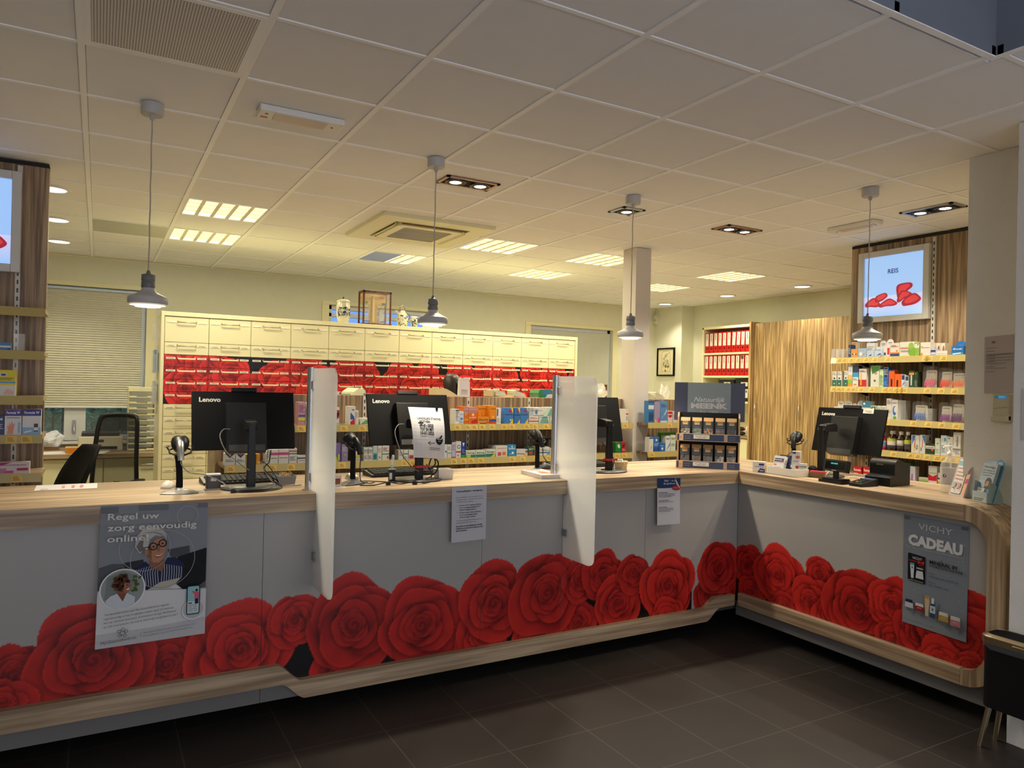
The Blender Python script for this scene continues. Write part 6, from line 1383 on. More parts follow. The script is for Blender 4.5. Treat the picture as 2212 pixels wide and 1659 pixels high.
for z in (.0, .190):
    q = MB(); q.box((-hw - .004, .0, z), (hw + .004, .012, z + .052), '#c0a080'); s = Sheet(q, (-hw - .004, 0, z), (1, 0, 0), (0, 0, 1), WD + .008, .052)
    s.rect(.012, .06, .988, .94, '#2c3654'); s.rect(.045, .06, .11, .94, '#c09a78'); s.rect(.745, .06, .80, .94, '#a08a80'); s.greek(.052, .45, .05, .1, '#8a6a50', 1)
    for u in (.125, .82): s.text('DUTCH', u + .05, .54, .20, '#7c7c86', 'c', width=.09); s.text('LUXURY', u + .05, .26, .20, '#7c7c86', 'c', width=.10)
    s.rect(.27, .34, .52, .88, '#c4c2be'); s.greek(.30, .64, .19, .08, '#8a8a88', 3); s.greek(.33, .46, .13, .08, '#8a8a88', 5)
    q.build('front_band', M['ink'], cd, world=False)
q = MB(); q.box((-.245, DPT + .001, .325), (.245, DPT + .005, .60), '#454a62'); s = Sheet(q, (-.245, DPT + .001, .325), (1, 0, 0), (0, 0, 1), .49, .275)
s.rect(.19, .0, .80, 1, '#86939b'); s.text('Natuurlijk', .50, .50, .13, '#e4e2e2', 'c', width=.44, shear=.35); s.text('MEENK', .50, .33, .13, '#d0ccce', 'c', width=.52, bold=.05); s.text('Est. 1900', .50, .20, .075, '#c8c4c8', 'c', width=.25); s.text('Holland', .50, .09, .075, '#c8c4c8', 'c', width=.18)
q.build('sign', M['ink'], cd, world=False)
def candy_bag(k, label, u, z, colours, shape, rad):
    T = Matrix.Translation((cx.x, cx.y, CT + .0005)) @ Matrix.Rotation(ang, 4, 'Z'); p = T @ Vector((u, .075, z))
    r = thing('candy_bag', label, 'candy bag', p, ang + (.0 if k % 2 else -.05), 'bags of sweets in the candy display'); w, d, h = .031, .024, .148
    MB().prism([(-d, 0), (d, 0), (d * .95, h * .6), (.004, h), (-.004, h), (-d * .95, h * .6)], -w, w, 'x').build('clear_wrap', M['acrylic'], r, world=False)
    rng = random.Random(k); mb = MB()
    for j in range(60):
        c = (rng.uniform(-w + .009, w - .009), rng.uniform(-d + .009, d * .6), .008 + .062 * j / 60); col = colours[rng.randrange(len(colours))]
        if shape == 'ball': mb.ball(c, rad, 8, col)
        elif shape == 'cyl': mb.lathe([(rad * .55, -rad * 1.3), (rad * .55, rad * 1.3)], 8, Tm(*c, rng.uniform(0, 3), rng.uniform(.9, 2.2)), col)
        else: mb.box((-rad, -rad * .7, -rad * .5), (rad, rad * .7, rad * .5), col, M=Tm(*c, rng.uniform(0, 3), rng.uniform(-1, 1), rng.uniform(-1, 1)))
    o = mb.build('candies', M['gloss_ink'], r, world=False); o['kind'] = 'stuff'
    lb = MB(); lb.box((-w - .001, -d - .0015, .078), (w + .001, -d * .6, .126), '#3a464c'); lb.prism([(-d - .0015, .126), (-d * .6, .126), (.0, h + .002), (-.004, h + .002)], -w - .001, w + .001, 'x', '#c09a68'); s = Sheet(lb, (-w - .001, -d - .0016, .078), (1, 0, 0), (0, 0, 1), 2 * w + .002, .048); s.rect(.2, .42, .8, 1, '#a88458'); s.greek(.28, .52, .46, .16, '#d8c8b0', 1); s.greek(.15, .12, .7, .1, '#6a7a80', 2)
    lb.build('wrapper_label', M['ink'], r, world=False)
step = (WD - .03) / 5
TOPS = [(['#b0a880', '#8a8060', '#c8c0a0'], 'cyl', .009, 'candy bag with beige stick sweets'), (['#7a9080', '#90a898', '#687c70'], 'box', .009, 'candy bag with pale green sweets'), (['#d8c020', '#1a2014', '#d85a20', '#8a1030'], 'ball', .010, 'candy bag with yellow, orange and dark sweets'),
        (['#6a6470', '#504a58', '#848090'], 'box', .008, 'candy bag with grey sweets'), (['#14161c', '#20283a', '#0c0c10'], 'box', .010, 'candy bag with black sweets and a blue glint')]
LOWS = [(['#16181c', '#24262c'], 'box', .010, 'candy bag with black liquorice'), (['#6a4030', '#7a5040', '#5a3428'], 'ball', .008, 'candy bag with light brown nuts'), (['#2c1610', '#3a2016', '#24120c'], 'ball', .010, 'candy bag with dark chocolate balls'),
        (['#c8c4c0', '#3a3838', '#e0dcd8'], 'box', .006, 'candy bag with black and white sweets'), (['#8a8084', '#7a7074'], 'box', .008, 'candy bag with grey pink sweets')]
for k, (co, sh, ra, lab) in enumerate(TOPS): candy_bag(k, lab + ', upper tier of the candy display', -hw + .015 + step * (k + .5), .2025, co, sh, ra)
for k, (co, sh, ra, lab) in enumerate(LOWS): candy_bag(k + 10, lab + ', lower tier of the candy display', -hw + .015 + step * (k + .5), .0125, co, sh, ra)

# ---------------------------------------------------------------- things on the wing
r = thing('card_display', 'clear stand of blue and white plaster cards at the corner of the wing', 'card stand', (3.885, 3.455, CT + .0005), -1.02)
q = MB(); q.box((-.04, 0, 0), (.04, .055, .072), '#c8c6c4'); s = Sheet(q, (-.04, 0, 0), (1, 0, 0), (0, 0, 1), .08, .072); s.rect(.5, .66, .92, .84, '#1f2f6a'); s.rect(.15, .52, .92, .56, '#5a4a80'); s.poly([(.4, .02), (.98, .02), (.98, .35), (.6, .42)], '#1c3a8a'); s.poly([(.1, .14), (.5, .2), (.6, .38), (.2, .3)], '#d8c8b0'); s.greek(.6, .15, .3, .08, '#c8d0e8', 1)
q.build('card_front', M['ink'], r, world=False); q = MB(); q.box((.0402, .002, .0), (.0410, .053, .062), '#d0ccc4'); s = Sheet(q, (.0411, .002, 0), (0, 1, 0), (0, 0, 1), .051, .062); s.poly([(.1, .5), (.6, .3), (.95, .7), (.5, .8)], '#d87a3a'); s.disc(.55, .35, .16, '#c03a3a'); s.disc(.75, .2, .1, '#d8b840'); q.build('card_side', M['ink'], r, world=False)
tr = tray_box('desk_tray', 'pale grey sloped tray holding small cartons on the wing', 'tray', 3.965, 3.285, -1.66, .245, .125, .048, M['lightgrey'], .97)
def wing_box(name, label, x, y, z, rz, w, d, h, base, spec, rx=0):
    mb = MB(); mb.box((-w / 2, -d / 2, 0), (w / 2, d / 2, h), base); s = Sheet(mb, (-w / 2, -d / 2, 0), (1, 0, 0), (0, 0, 1), w, h); marks(s, spec, 4); sd = Sheet(mb, (w / 2, -d / 2, 0), (0, 1, 0), (0, 0, 1), d, h); sd.greek(.2, .7, .6, .04, '#909090', 1); sd.greek(.2, .5, .5, .04, '#909090', 2)
    o = mb.build(name, M['ink']); o.location = (x, y, z); o.rotation_euler = (rx, 0, rz); return tag(o, label, 'box', 'cartons in the grey tray')
zt = CT + .0045
wing_box('medicine_box', 'white and navy plaster carton leaning in the grey tray', 3.945, 3.345, zt + .012, -1.42, .080, .030, .105, '#d4d2d0', 'r#1f2a60 .08 .62 .92 .84;g#d8d8e8 .70 .78;b#c87a80 .56 .60;r#b83040 .08 .38 .35 .45;g#808090 .2 .3', -.35)
wing_box('medicine_box', 'navy carton behind the leaning plaster carton in the tray', 3.985, 3.335, zt, -1.42, .075, .022, .122, '#20285a', 'g#8a90b8 .5 .7', -.22)
wing_box('medicine_box', 'tall white carton with red poppy in the grey tray', 4.00, 3.245, zt, -.98, .052, .042, .155, '#d0d0d0', 'd#c02a24 .62 .34 .20;d#2a1410 .62 .34 .06;e#c0584a .68 .76 .26 .06;r#27406a .06 .90 .45 .97;g#808080 .56 .62')
wing_box('medicine_box', 'small white carton with navy lid in the grey tray', 4.005, 3.195, zt, -.98, .046, .036, .078, '#d2d0ca', 'b#26386a .72 .78;g#8a8a80 .2 .6')
r = thing('glasses_case', 'brown glasses case lying beside the wing monitor foot', 'case', (4.045, 3.12, CT + .001), -1.2)
MB().prism(rrect(-.05, -.022, .05, .022, .018, 5), 0, .032, 'z').build('case_body', plain('brown_leatherette', (.20, .12, .06), .5), r, world=False, bevel=.008)
o = MB().lathe([(.004, -.05), (.006, -.04), (.006, .04), (.002, .05)], 10, Tm(0, 0, 0, 0, 0, PI / 2)).build('marker_pen', plain('red_marker', (.75, .03, .08), .4)); o.location = (4.03, 3.10, CT + .040); o.rotation_euler = (0, 0, -1.1); tag(o, 'red marker pen lying on the brown glasses case', 'pen')
r = thing('black_pouch', 'black cloth pouch slumped between grey tray and glasses case', 'pouch', (4.09, 3.19, CT + .001), .3)
MB().ball((0, 0, .034), .034, 14, sq=(1.3, .9, 1)).build('pouch_body', M['matte_black'], r, world=False)
# customer display
cdp = thing('customer_display', 'black customer display with cyan digits in front of the wing monitor', 'customer display', (3.935, 2.90, CT + .0005), -1.65)
MB().prism([(-.085, -.055), (.085, -.055), (.085, .055), (-.085, .055)], 0, .016, 'z').prism(rrect(-.070, -.045, .070, .045, .01, 3), .016, .026, 'z').build('base', M['black'], cdp, world=False, bevel=.003)
MB().prism(rrect(-.016, -.012, .016, .012, .006, 4), .026, .075, 'z').build('post', M['black'], cdp, world=False)
T = Tm(0, 0, .066, 0, -.22); q = MB(); q.box((-.084, -.018, 0), (.084, .018, .072), M=T); q.build('display_housing', M['black'], cdp, world=False, bevel=.003)
q = MB(); q.box((-.072, -.0192, .012), (.072, -.0182, .060), M=T); q.build('display_window', plain('display_glass', (.004, .005, .006), .1), cdp, world=False)
q = MB(); s = Sheet(q, T @ Vector((-.030, -.0196, .042)), (1, 0, 0), T.to_3x3() @ Vector((0, 0, 1)), .05, .010); s.text('KAST DICHT', 0, .1, .8, '#10d8d0', width=1.0, bold=.02); q.build('lit_digits', glow('cyan_digits', (.05, .85, .80), 1.4), cdp, world=False)
q = MB(); q.box((-.018, -.0192, .002), (.016, -.0182, .009), '#7a7a7a', M=T); q.build('badge', M['ink'], cdp, world=False)
# payment terminal
pt = thing('payment_terminal', 'black payment terminal with coloured keys beside the receipt printer', 'payment terminal', (3.965, 2.735, CT + .0005), -1.6)
MB().prism([(-.075, 0), (.075, 0), (.078, .012), (.075, .042), (-.075, .020)], -.042, .042, 'x').build('terminal_body', M['black'], pt, world=False, bevel=.004)
q = MB(); nrm = math.atan2(.022, .15)
for j in range(4):
    for k in range(3): q.box((-.028 + k * .02, -.062 + j * .016, .0), (-.012 + k * .02, -.051 + j * .016, .006), ['#a01c20', '#b89a20', '#1c7a34'][k] if j == 0 else '#2a2c30', M=Matrix.Translation((0, 0, .024 + (j * .016) * .146)))
q.build('keys', M['ink'], pt, world=False); q = MB(); q.box((-.034, .012, .0345), (.034, .064, .0405), '#4a5a90', M=Matrix.Identity(4)); q.build('terminal_screen', M['gloss_ink'], pt, world=False)
# receipt printer
rp = thing('receipt_printer', 'black receipt printer with rounded cover on the counter wing', 'printer', (4.128, 2.724, CT + .0005), -1.5)
prof = [(-.01, 0), (.235, 0), (.235, .105), (.10, .148)] + [(.035 + .035 * math.cos(t), .115 + .033 * math.sin(t)) for t in [PI * .42 + PI * .58 * k / 8 for k in range(9)]] + [(.0, .055), (-.01, .05)]
pts_ = [(-.055, 0), (.165, 0), (.165, .120), (.045, .155)] + arc(.030, .120, .035, PI / 2, PI, 8) + [(-.005, .062), (-.055, .052)]
MB().prism(pts_, -.078, .078, 'x').build('printer_body', M['black'], rp, world=False, bevel=.003)
q = MB(); q.box((-.070, -.052, .0525), (.070, -.008, .0545), '#3c4458'); q.box((-.005, -.042, .0545), (.050, -.015, .058), '#5a6470'); q.build('control_panel', M['gloss_ink'], rp, world=False)
q = MB(); s = Sheet(q, (-.035, -.0055, .118), (1, 0, 0), (0, 0, 1), .04, .008); s.text('EPSON', 0, .1, .8, '#a0a0a0', width=1, bold=.02); q.build('logo_lettering', M['ink'], rp, world=False)
# hand gel bottle
gb = thing('hand_gel_bottle', 'large clear pump bottle of hand gel near the brochure stands', 'bottle', (4.205, 2.365, CT + .0005), -1.0)
MB().lathe([(.046, 0), (.050, .006), (.051, .02), (.051, .150), (.047, .165), (.018, .200), (.017, .212)], 32, Matrix.Diagonal((1, .75, 1, 1))).build('clear_body', clear('clear_bottle_plastic', (.92, .94, .92), .06, .22), gb, world=False)
MB().lathe([(.044, .004), (.048, .010), (.048, .140)], 32, Matrix.Diagonal((1, .75, 1, 1))).build('gel', clear('pale_gel', (.80, .74, .58), .1, .30), gb, world=False)
q = MB(); n = 14
def lab_pt(t, z): return (.0518 * math.cos(t), .0518 * .75 * math.sin(t), z)
ts = [PI + PI * .05 + PI * .90 * k / n for k in range(n + 1)]
q.add([lab_pt(t, .045) for t in ts] + [lab_pt(t, .140) for t in ts], [(k, k + 1, n + 2 + k, n + 1 + k) for k in range(n)], '#c4c2c4', smooth=True)
def on_label(u, v, k=1): t = PI + PI * (.05 + .9 * u); R = .0518 + .0004 * k; return (R * math.cos(t), R * .75 * math.sin(t), .045 + .095 * v)
def lrect(u0, v0, u1, v1, col, k=1): q.add([on_label(u, v, k) for u, v in ((u0, v0), (u1, v0), (u1, v1), (u0, v1))], [(0, 1, 2, 3)], col)
lrect(.12, .02, .45, .10, '#1c2248'); q.add([on_label(.28 + .07 * math.cos(a * PI / 8), .52 + .10 * math.sin(a * PI / 8)) for a in range(16)], [tuple(range(16))], '#20264c'); q.add([on_label(.29 + .03 * math.cos(a * PI / 8), .53 + .07 * math.sin(a * PI / 8), 2) for a in range(16)], [tuple(range(16))], '#c4c2c4')
for k in range(9): lrect(.74, .90 - k * .085, .74 + .12 + .05 * (k % 3), .92 - k * .085, '#8a8a92')
for k in range(3): lrect(.20, .90 - k * .05, .38 + .04 * (k % 2), .925 - k * .05, '#8a8a92')
q.build('label', M['ink'], gb, world=False)
MB().lathe([(.018, .206), (.019, .208), (.019, .226), (.008, .230), (.008, .252), (.014, .254), (.014, .262), (.006, .266)], 20).tube([(0, 0, .258), (-.015, -.012, .260), (-.034, -.026, .256), (-.038, -.030, .250)], [.007, .007, .006, .005], 8).build('pump', M['whiteplastic'], gb, world=False); MB().lathe([(.004, .02), (.004, .21)], 8).build('dip_tube', clear('tube_plastic', (.9, .9, .9), .2, .3), gb, world=False)
# brochure stands
def leaning_card(mb, T, w, h, t, base): mb.box((-w / 2, 0, 0), (w / 2, t, h), base, M=T); return Sheet(mb, T @ Vector((-w / 2, 0, 0)), T.to_3x3() @ Vector((1, 0, 0)), T.to_3x3() @ Vector((0, 0, 1)), w, h)
b1 = thing('brochure_stand', 'brochure stand showing a phone screen, left of the pair by the pier', 'brochure stand', (4.075, 2.262, CT + .0005), -2.05)
T = Tm(0, 0, .0, 0, -.30); q = MB(); s = leaning_card(q, T, .125, .215, .010, '#c4b4b8'); s.poly([(.98, .02), (.98, .75), (.80, .6), (.78, .1)], '#d8a888'); s.poly([(.80, .35), (.98, .38), (.98, .5), (.84, .48)], '#b8305a'); s.poly([(.84, .6), (.97, .62), (.97, .82), (.86, .8)], '#6a4030')
s.poly([(.06 + .7 * p[0], .06 + .92 * p[1]) for p in rrect(0, 0, 1, 1, .10, 5)], '#3a4048'); s.poly([(.08 + .66 * p[0], .07 + .90 * p[1]) for p in rrect(0, 0, 1, 1, .09, 5)], '#d6d2d2'); s.rect(.10, .80, .72, .92, '#7ab0c0')
for k, v in enumerate((.72, .62, .53, .44)): s.greek(.16, v, .5, .022, '#c07078', k); s.disc(.12, v + .01, .02, '#b8b8c0')
s.rect(.16, .24, .34, .36, '#9ab4b4'); s.rect(.46, .24, .64, .36, '#d090a0'); s.rect(.18, .19, .32, .215, '#50545a'); s.rect(.48, .19, .62, .215, '#50545a'); s.ring(.40, .12, .04, .006, '#9a9aa0')
q.build('leaflet', M['ink'], b1, world=False); q = MB(); q.prism([(.0, 0), (.075, 0), (.072, .02), (.03, .10), (.01, .02)], -.05, -.047, 'x', '#b8b8b8').prism([(.0, 0), (.075, 0), (.072, .02), (.03, .10), (.01, .02)], .047, .05, 'x', '#b8b8b8'); q.build('foot', M['ink'], b1, world=False)
b2 = thing('brochure_stand', 'pale blue brochure box with a woman portrait, right of the pair', 'brochure stand', (3.975, 2.085, CT + .0005), -1.97)
q = MB(); q.prism([(.0, 0), (.09, 0)] + [(.09 * math.cos(t) * 1.0 + .0, .11 * math.sin(t) + .0) for t in [PI / 16 * k for k in range(1, 8)]] + [(.012, .11)], -.05, -.048, 'x', '#9cb0b4').prism([(.0, 0), (.09, 0)] + [(.09 * math.cos(t), .11 * math.sin(t)) for t in [PI / 16 * k for k in range(1, 8)]] + [(.012, .11)], .048, .05, 'x', '#8fa6aa'); q.box((-.05, -.001, 0), (.05, .001, .055), '#a8c0cc')
s = Sheet(q, (-.05, -.001, 0), (1, 0, 0), (0, 0, 1), .1, .055); s.rect(.08, .1, .92, .5, '#d0d4d6'); s.greek(.12, .32, .7, .1, '#60686c', 1); s.greek(.12, .16, .6, .1, '#60686c', 2); q.build('pocket', M['ink'], b2, world=False)
T = Tm(0, .03, .004, 0, -.30); q = MB(); s = leaning_card(q, T, .118, .215, .003, '#8ab4cc'); s.rect(.86, 0, 1, .95, '#4a90b0'); T3 = T @ Matrix.Translation((.03, -.002, .205)); q.add([T3 @ Vector((.024 * math.cos(a * PI / 12), 0, .024 * math.sin(a * PI / 12))) for a in range(24)], [tuple(range(24))], '#2a78b0'); s3 = Sheet(q, T3 @ Vector((-.018, 0, -.012)), (1, 0, 0), T.to_3x3() @ Vector((0, 0, 1)), .036, .024); s3.greek(.1, .7, .7, .14, '#d0e0ec', 1); s3.greek(.05, .42, .8, .14, '#d0e0ec', 2); s3.greek(.2, .14, .6, .14, '#a0c8e0', 3); q.build('back_card', M['ink'], b2, world=False)
T = Tm(-.004, .006, .004, 0, -.30); q = MB(); s = leaning_card(q, T, .092, .205, .018, '#a4b4c4'); s.rect(.0, .55, 1, 1, '#9aaaba'); s.text('Nuralga', .5, .88, .055, '#3a3a48', 'c', width=.8, bold=.02); s.text('Die combinatie van', .5, .80, .03, '#303848', 'c', width=.86, bold=.02); s.text('kracht en snelheid', .5, .74, .03, '#303848', 'c', width=.86, bold=.02); s.greek(.1, .68, .7, .015, '#6a7484', 1)
s.ring(.62, .52, .52, .012, '#27406a', 24, PI * 1.05, PI * 1.6); s.disc(.68, .50, .20, '#241a18', .13); s.disc(.66, .46, .12, '#b88468', .085); s.disc(.62, .475, .015, '#20140f', .006); s.disc(.72, .475, .015, '#20140f', .006); s.poly([(.60, .41), (.74, .41), (.70, .395), (.64, .395)], '#8a3a38'); s.poly([(.50, .34), (.55, .40), (.80, .40), (.90, .34)], '#2c3038')
s.rect(.1, .20, .62, .34, '#ccd0d4'); s.poly([(.0, .06), (.95, .06), (.9, .16), (.4, .2)], '#c4a890'); s.poly([(.3, .18), (.9, .2), (.9, .28), (.5, .24)], '#3a6aa8'); s.greek(.14, .28, .3, .02, '#a04040', 2); q.build('leaflets', M['ink'], b2, world=False)

# ---------------------------------------------------------------- posters and notices
class Patch(Sheet):
    """printed sheet hung between four corners (bottom-left, bottom-right, top-left, top-right)"""
    def __init__(s, mb, bl, br, tl, tr, bend=None, lift=.0004):
        s.c = [Vector(p) for p in (bl, br, tl, tr)]; Sheet.__init__(s, mb, bl, s.c[1] - s.c[0], s.c[2] - s.c[0], (s.c[1] - s.c[0]).length, (s.c[2] - s.c[0]).length, bend, 0, lift); s.n.normalize()
    def at(s, u, v, k=None):
        bl, br, tl, tr = s.c; p = bl * (1 - u) * (1 - v) + br * u * (1 - v) + tl * (1 - u) * v + tr * u * v
        return p + s.n * ((s.k if k is None else k) * s.lift + (s.bend(u, v) if s.bend else 0))
def hang(name, label, cat, corners, base, bend=None, group=None, draw=None, nu=6, nv=12):
    """corners = tl, tr, br, bl"""
    tl, tr, br, bl = corners; mb = MB(); s = Patch(mb, bl, br, tl, tr, bend)
    mb.grid(lambda u, v: s.at(u, v, 0), nu, nv, base, 0, False); mb.grid(lambda u, v: s.at(1 - u, v, -1), nu, nv, '#cfcfcf', 0, False)
    draw(s); c = (Vector(bl) + Vector(br)) / 2; o = mb.build(name, M['paper_ink'], loc=c); return tag(o, label, cat, group)
def sub(s, pts, n=4):                      # a polygon broken into a fan, for bent sheets
    return pts
yq = YF - .004
def regel(s):
    s.rect(0, .40, 1, 1, '#83878e'); s.rect(0, .945, .16, .99, '#6c7076'); s.rect(.34, .955, .62, 1, '#6c7076'); s.rect(.90, .965, 1, 1, '#6c7076')
    s.poly([(0, .56), (.12, .585), (.30, .57), (.45, .50), (.45, .38), (0, .40)], '#55585e'); s.poly([(.22, .585), (.40, .60), (.42, .52), (.24, .54)], '#303338'); s.poly([(.62, .66), (.83, .68), (.84, .60), (.66, .60)], '#4a4c50')
    s.poly([(.72, .60), (.85, .625), (1, .655), (1, .355), (.78, .35), (.68, .42)], '#17191d'); s.poly([(.92, .36), (1, .40), (1, .345), (.93, .35)], '#5a5a58')
    shirt = [(.31, .53), (.42, .585), (.47, .545), (.58, .52), (.62, .60), (.70, .60), (.78, .55), (.77, .44), (.62, .39), (.45, .37), (.36, .42), (.32, .47)]; s.poly(shirt, '#20284a')
    for k in range(19):
        x = .33 + k * .023; s.line([(x + .012, .385 + .006 * abs(k - 8)), (x - .004 + .02 * (k > 9), .50), (x + .012, .565 - .004 * abs(k - 9))], .0032, '#aeb2bc')
    s.poly([(.44, .375), (.56, .425), (.76, .445), (.70, .40), (.60, .36)], '#b4b0a4'); s.poly([(.46, .545), (.58, .50), (.60, .59), (.46, .59)], '#8a5c46')
    face = [(.44, .62), (.45, .69), (.50, .745), (.56, .755), (.605, .72), (.60, .66), (.585, .60), (.545, .572), (.49, .575), (.455, .595)]; s.poly(face, '#b07e62'); s.poly([(.44, .62), (.45, .69), (.47, .70), (.475, .60), (.49, .575)], '#8a5a44')
    s.poly([(.315, .70), (.33, .775), (.38, .82), (.47, .845), (.55, .83), (.60, .78), (.61, .735), (.57, .765), (.50, .775), (.45, .745), (.44, .69), (.43, .655), (.395, .665), (.36, .65)], '#b8b6b0'); s.poly([(.33, .70), (.40, .79), (.39, .70), (.43, .66), (.40, .665), (.36, .66)], '#6c6a66')
    for k in range(6): s.line([(.40 + k * .02, .80), (.48 + k * .02, .80 - k * .004), (.56 + k * .008, .775 - k * .006)], .002, '#8e8c88')
    s.ring(.485, .695, .035, .005, '#181614', 20); s.ring(.572, .715, .035, .005, '#181614', 20); s.line([(.52, .703), (.54, .708)], .006, '#181614'); s.line([(.45, .693), (.40, .69)], .004, '#181614')
    s.disc(.487, .694, .010, '#2c1c14'); s.disc(.570, .714, .010, '#2c1c14'); s.poly([(.535, .70), (.555, .665), (.53, .655), (.52, .665)], '#96664e'); s.poly([(.505, .632), (.545, .628), (.58, .648), (.55, .618), (.52, .615)], '#e0dcd6'); s.poly([(.50, .634), (.52, .612), (.55, .615), (.582, .65), (.55, .622), (.52, .622)], '#8a3e38')
    s.disc(.425, .655, .018, '#a87458', .022)
    s.poly([(0, 0), (1, 0), (1, .345), (.50, .375), (0, .40)], '#d2d2d4'); s.poly([(0, 0), (1, 0), (1, .13), (.5, .105), (0, .10)], '#bcbcc0')
    for q in ((.41, .69, .235), (.58, .60, .30), (.80, .915, .10)): s.ring(*q, .0025, '#a4a6aa', 56)
    s.disc(.22, .405, .205, '#e4e4e4', n=36); s.disc(.22, .406, .192, '#8f9794', n=36); s.poly([(.06, .34), (.08, .50), (.22, .535), (.34, .50), (.36, .44)], '#7b837f')
    for k in range(16): s.disc(.335 + .04 * math.cos(k * 2.4) * (k % 3) * .5, .44 + .05 * math.sin(k * 1.7), .014, '#4c5c2c', n=8)
    s.poly([(.07, .33), (.11, .365), (.19, .385), (.27, .375), (.335, .345), (.33, .30), (.26, .272), (.17, .272), (.10, .30)], '#c6ccd4'); s.poly([(.17, .385), (.26, .385), (.225, .32)], '#7a4c38'); s.poly([(.17, .39), (.18, .46), (.24, .475), (.28, .45), (.295, .415), (.27, .385), (.22, .375)], '#8e5c44')
    for k in range(26): a = k * 2.399; s.disc(.205 + .066 * math.sqrt(k / 26) * math.cos(a), .455 + .058 * math.sqrt(k / 26) * math.sin(a), .022, ['#3a2218', '#54321f', '#6a422a'][k % 3], n=10, up=False)
    s.k += 1; s.poly([(.225, .395), (.235, .455), (.275, .45), (.295, .42), (.275, .388), (.245, .382)], '#9a664c'); s.poly([(.25, .405), (.285, .418), (.27, .398)], '#e2dcd4'); s.disc(.262, .436, .006, '#20130e')
    s.disc(.875, .20, .105, '#e0e0e0', n=32); s.disc(.877, .204, .097, '#b4b4b4', n=32); s.poly([(.81 + .13 * p[0], .165 + .22 * p[1]) for p in rrect(0, 0, 1, 1, .12, 5)], '#1c2c40'); s.poly([(.82 + .11 * p[0], .172 + .206 * p[1]) for p in rrect(0, 0, 1, 1, .09, 5)], '#8fc0c6'); s.rect(.82, .18, .93, .265, '#cdd4d8')
    s.disc(.905, .348, .013, '#24140f'); s.poly([(.885, .285), (.93, .285), (.925, .335), (.86, .345), (.86, .335), (.885, .32)], '#d0607a'); s.poly([(.89, .245), (.925, .245), (.922, .285), (.892, .285)], '#1c2030'); s.greek(.83, .25, .05, .008, '#20303a', 1)
    for k in range(4): s.greek(.83, .235 - k * .014, .085, .005, '#8a949a', k)
    for k, (t, w) in enumerate((('Regel uw', .46), ('zorg eenvoudig', .82), ('online!', .37))): s.text(t, .065, .908 - k * .078, .046, '#d4d2ce', width=w, bold=.012)
    for k, t in enumerate(('"Via het patientenportaal MijnGezondheid.net regel ik', 'tegenwoordig al mijn zorgzaken online, waar en wanneer', 'het mij uitkomt! Daarnaast download ik de app MedGemak', 'op mijn smartphone. Zo heb ik altijd mijn zorgzaken op zak!"')): s.text(t, .065, .235 - k * .028, .0125, '#40424a', width=(.58, .63, .65, .67)[k], shear=.2, skew=.06)
    for a, b, c in ((.20, .115, .014), (.235, .125, .016), (.265, .112, .014), (.21, .085, .015), (.255, .082, .013), (.232, .10, .022)): s.ring(a, b, c, .002, '#50525a', 20)
    s.text('MijnGezondheid.net', .045, .038, .02, '#54565e', width=.31, skew=.05); s.rect(.395, .055, .398, .09, '#7a7a80'); s.text('Meer weten? Informeer bij een van onze medewerkers naar', .42, .078, .009, '#54565e', width=.48, skew=.05); s.text('de mogelijkheden of ga naar www.MijnGezondheid.net', .42, .055, .009, '#54565e', width=.45, skew=.05)
hang('poster', 'large grey poster of a smiling woman with glasses on the counter front', 'poster', [on_y(218, 1093, yq), on_y(449, 1086, yq), on_y(441, 1365, yq), on_y(205, 1400, yq)], '#d2d2d4', None, None, regel, 2, 2)

def ophaal(s):
    s.text('Ophaaltijden recepten', .5, .905, .030, '#24242a', 'c', width=.75, bold=.03)
    def para(v, rows, u=.12, w=.78, bold=.0):
        for k, t in enumerate(rows): s.text(t, u, v - k * .040, .0175, '#34343c', width=min(w, len(t) * .0185), bold=bold)
    para(.80, ('Om de wachttijden voor u en anderen zo kort', 'mogelijk te houden, verzoeken wij u rekening', 'te houden met het volgende:'), .11)
    for v, a in ((.655, ('Recepten aangevraagd voor 15.00 uur', 'kunnen de volgende werkdag worden', 'opgehaald vanaf 11.00 uur.')), (.525, ('Recepten aangevraagd na 15.00 uur', 'kunnen na 2 werkdagen worden', 'opgehaald vanaf 11.00 uur.'))):
        s.disc(.15, v + .008, .009, '#24242a'); para(v, a, .21, .66, .015); s.rect(.55, v - .006, .85, v - .002, '#34343c'); s.rect(.38, v - .046, .72, v - .042, '#34343c'); s.rect(.40, v - .086, .68, v - .082, '#34343c')
    para(.385, ('Voor acute medicijnen/spoedrecepten kunt u', 'uiteraard wel meteen langskomen.'), .11); para(.285, ('Tip: wacht u op een afhaalbericht via SMS', 'of Mail van ons, dan komt u niet voor niets', 'naar de apotheek!'), .11, .78, .035)
    for k, w in enumerate((.78, .78, .32)): s.rect(.11, .279 - k * .040, .11 + w, .282 - k * .040, '#24242a')
hang('notice', 'white notice headed Ophaaltijden recepten on the counter front', 'notice', [on_y(976.5, 1053, yq), on_y(1051.5, 1048, yq), on_y(1049, 1164, yq + .008), on_y(974.8, 1173, yq + .008)], '#c2c2c8', None, 'paper notices taped to the counter front', ophaal, 2, 2)

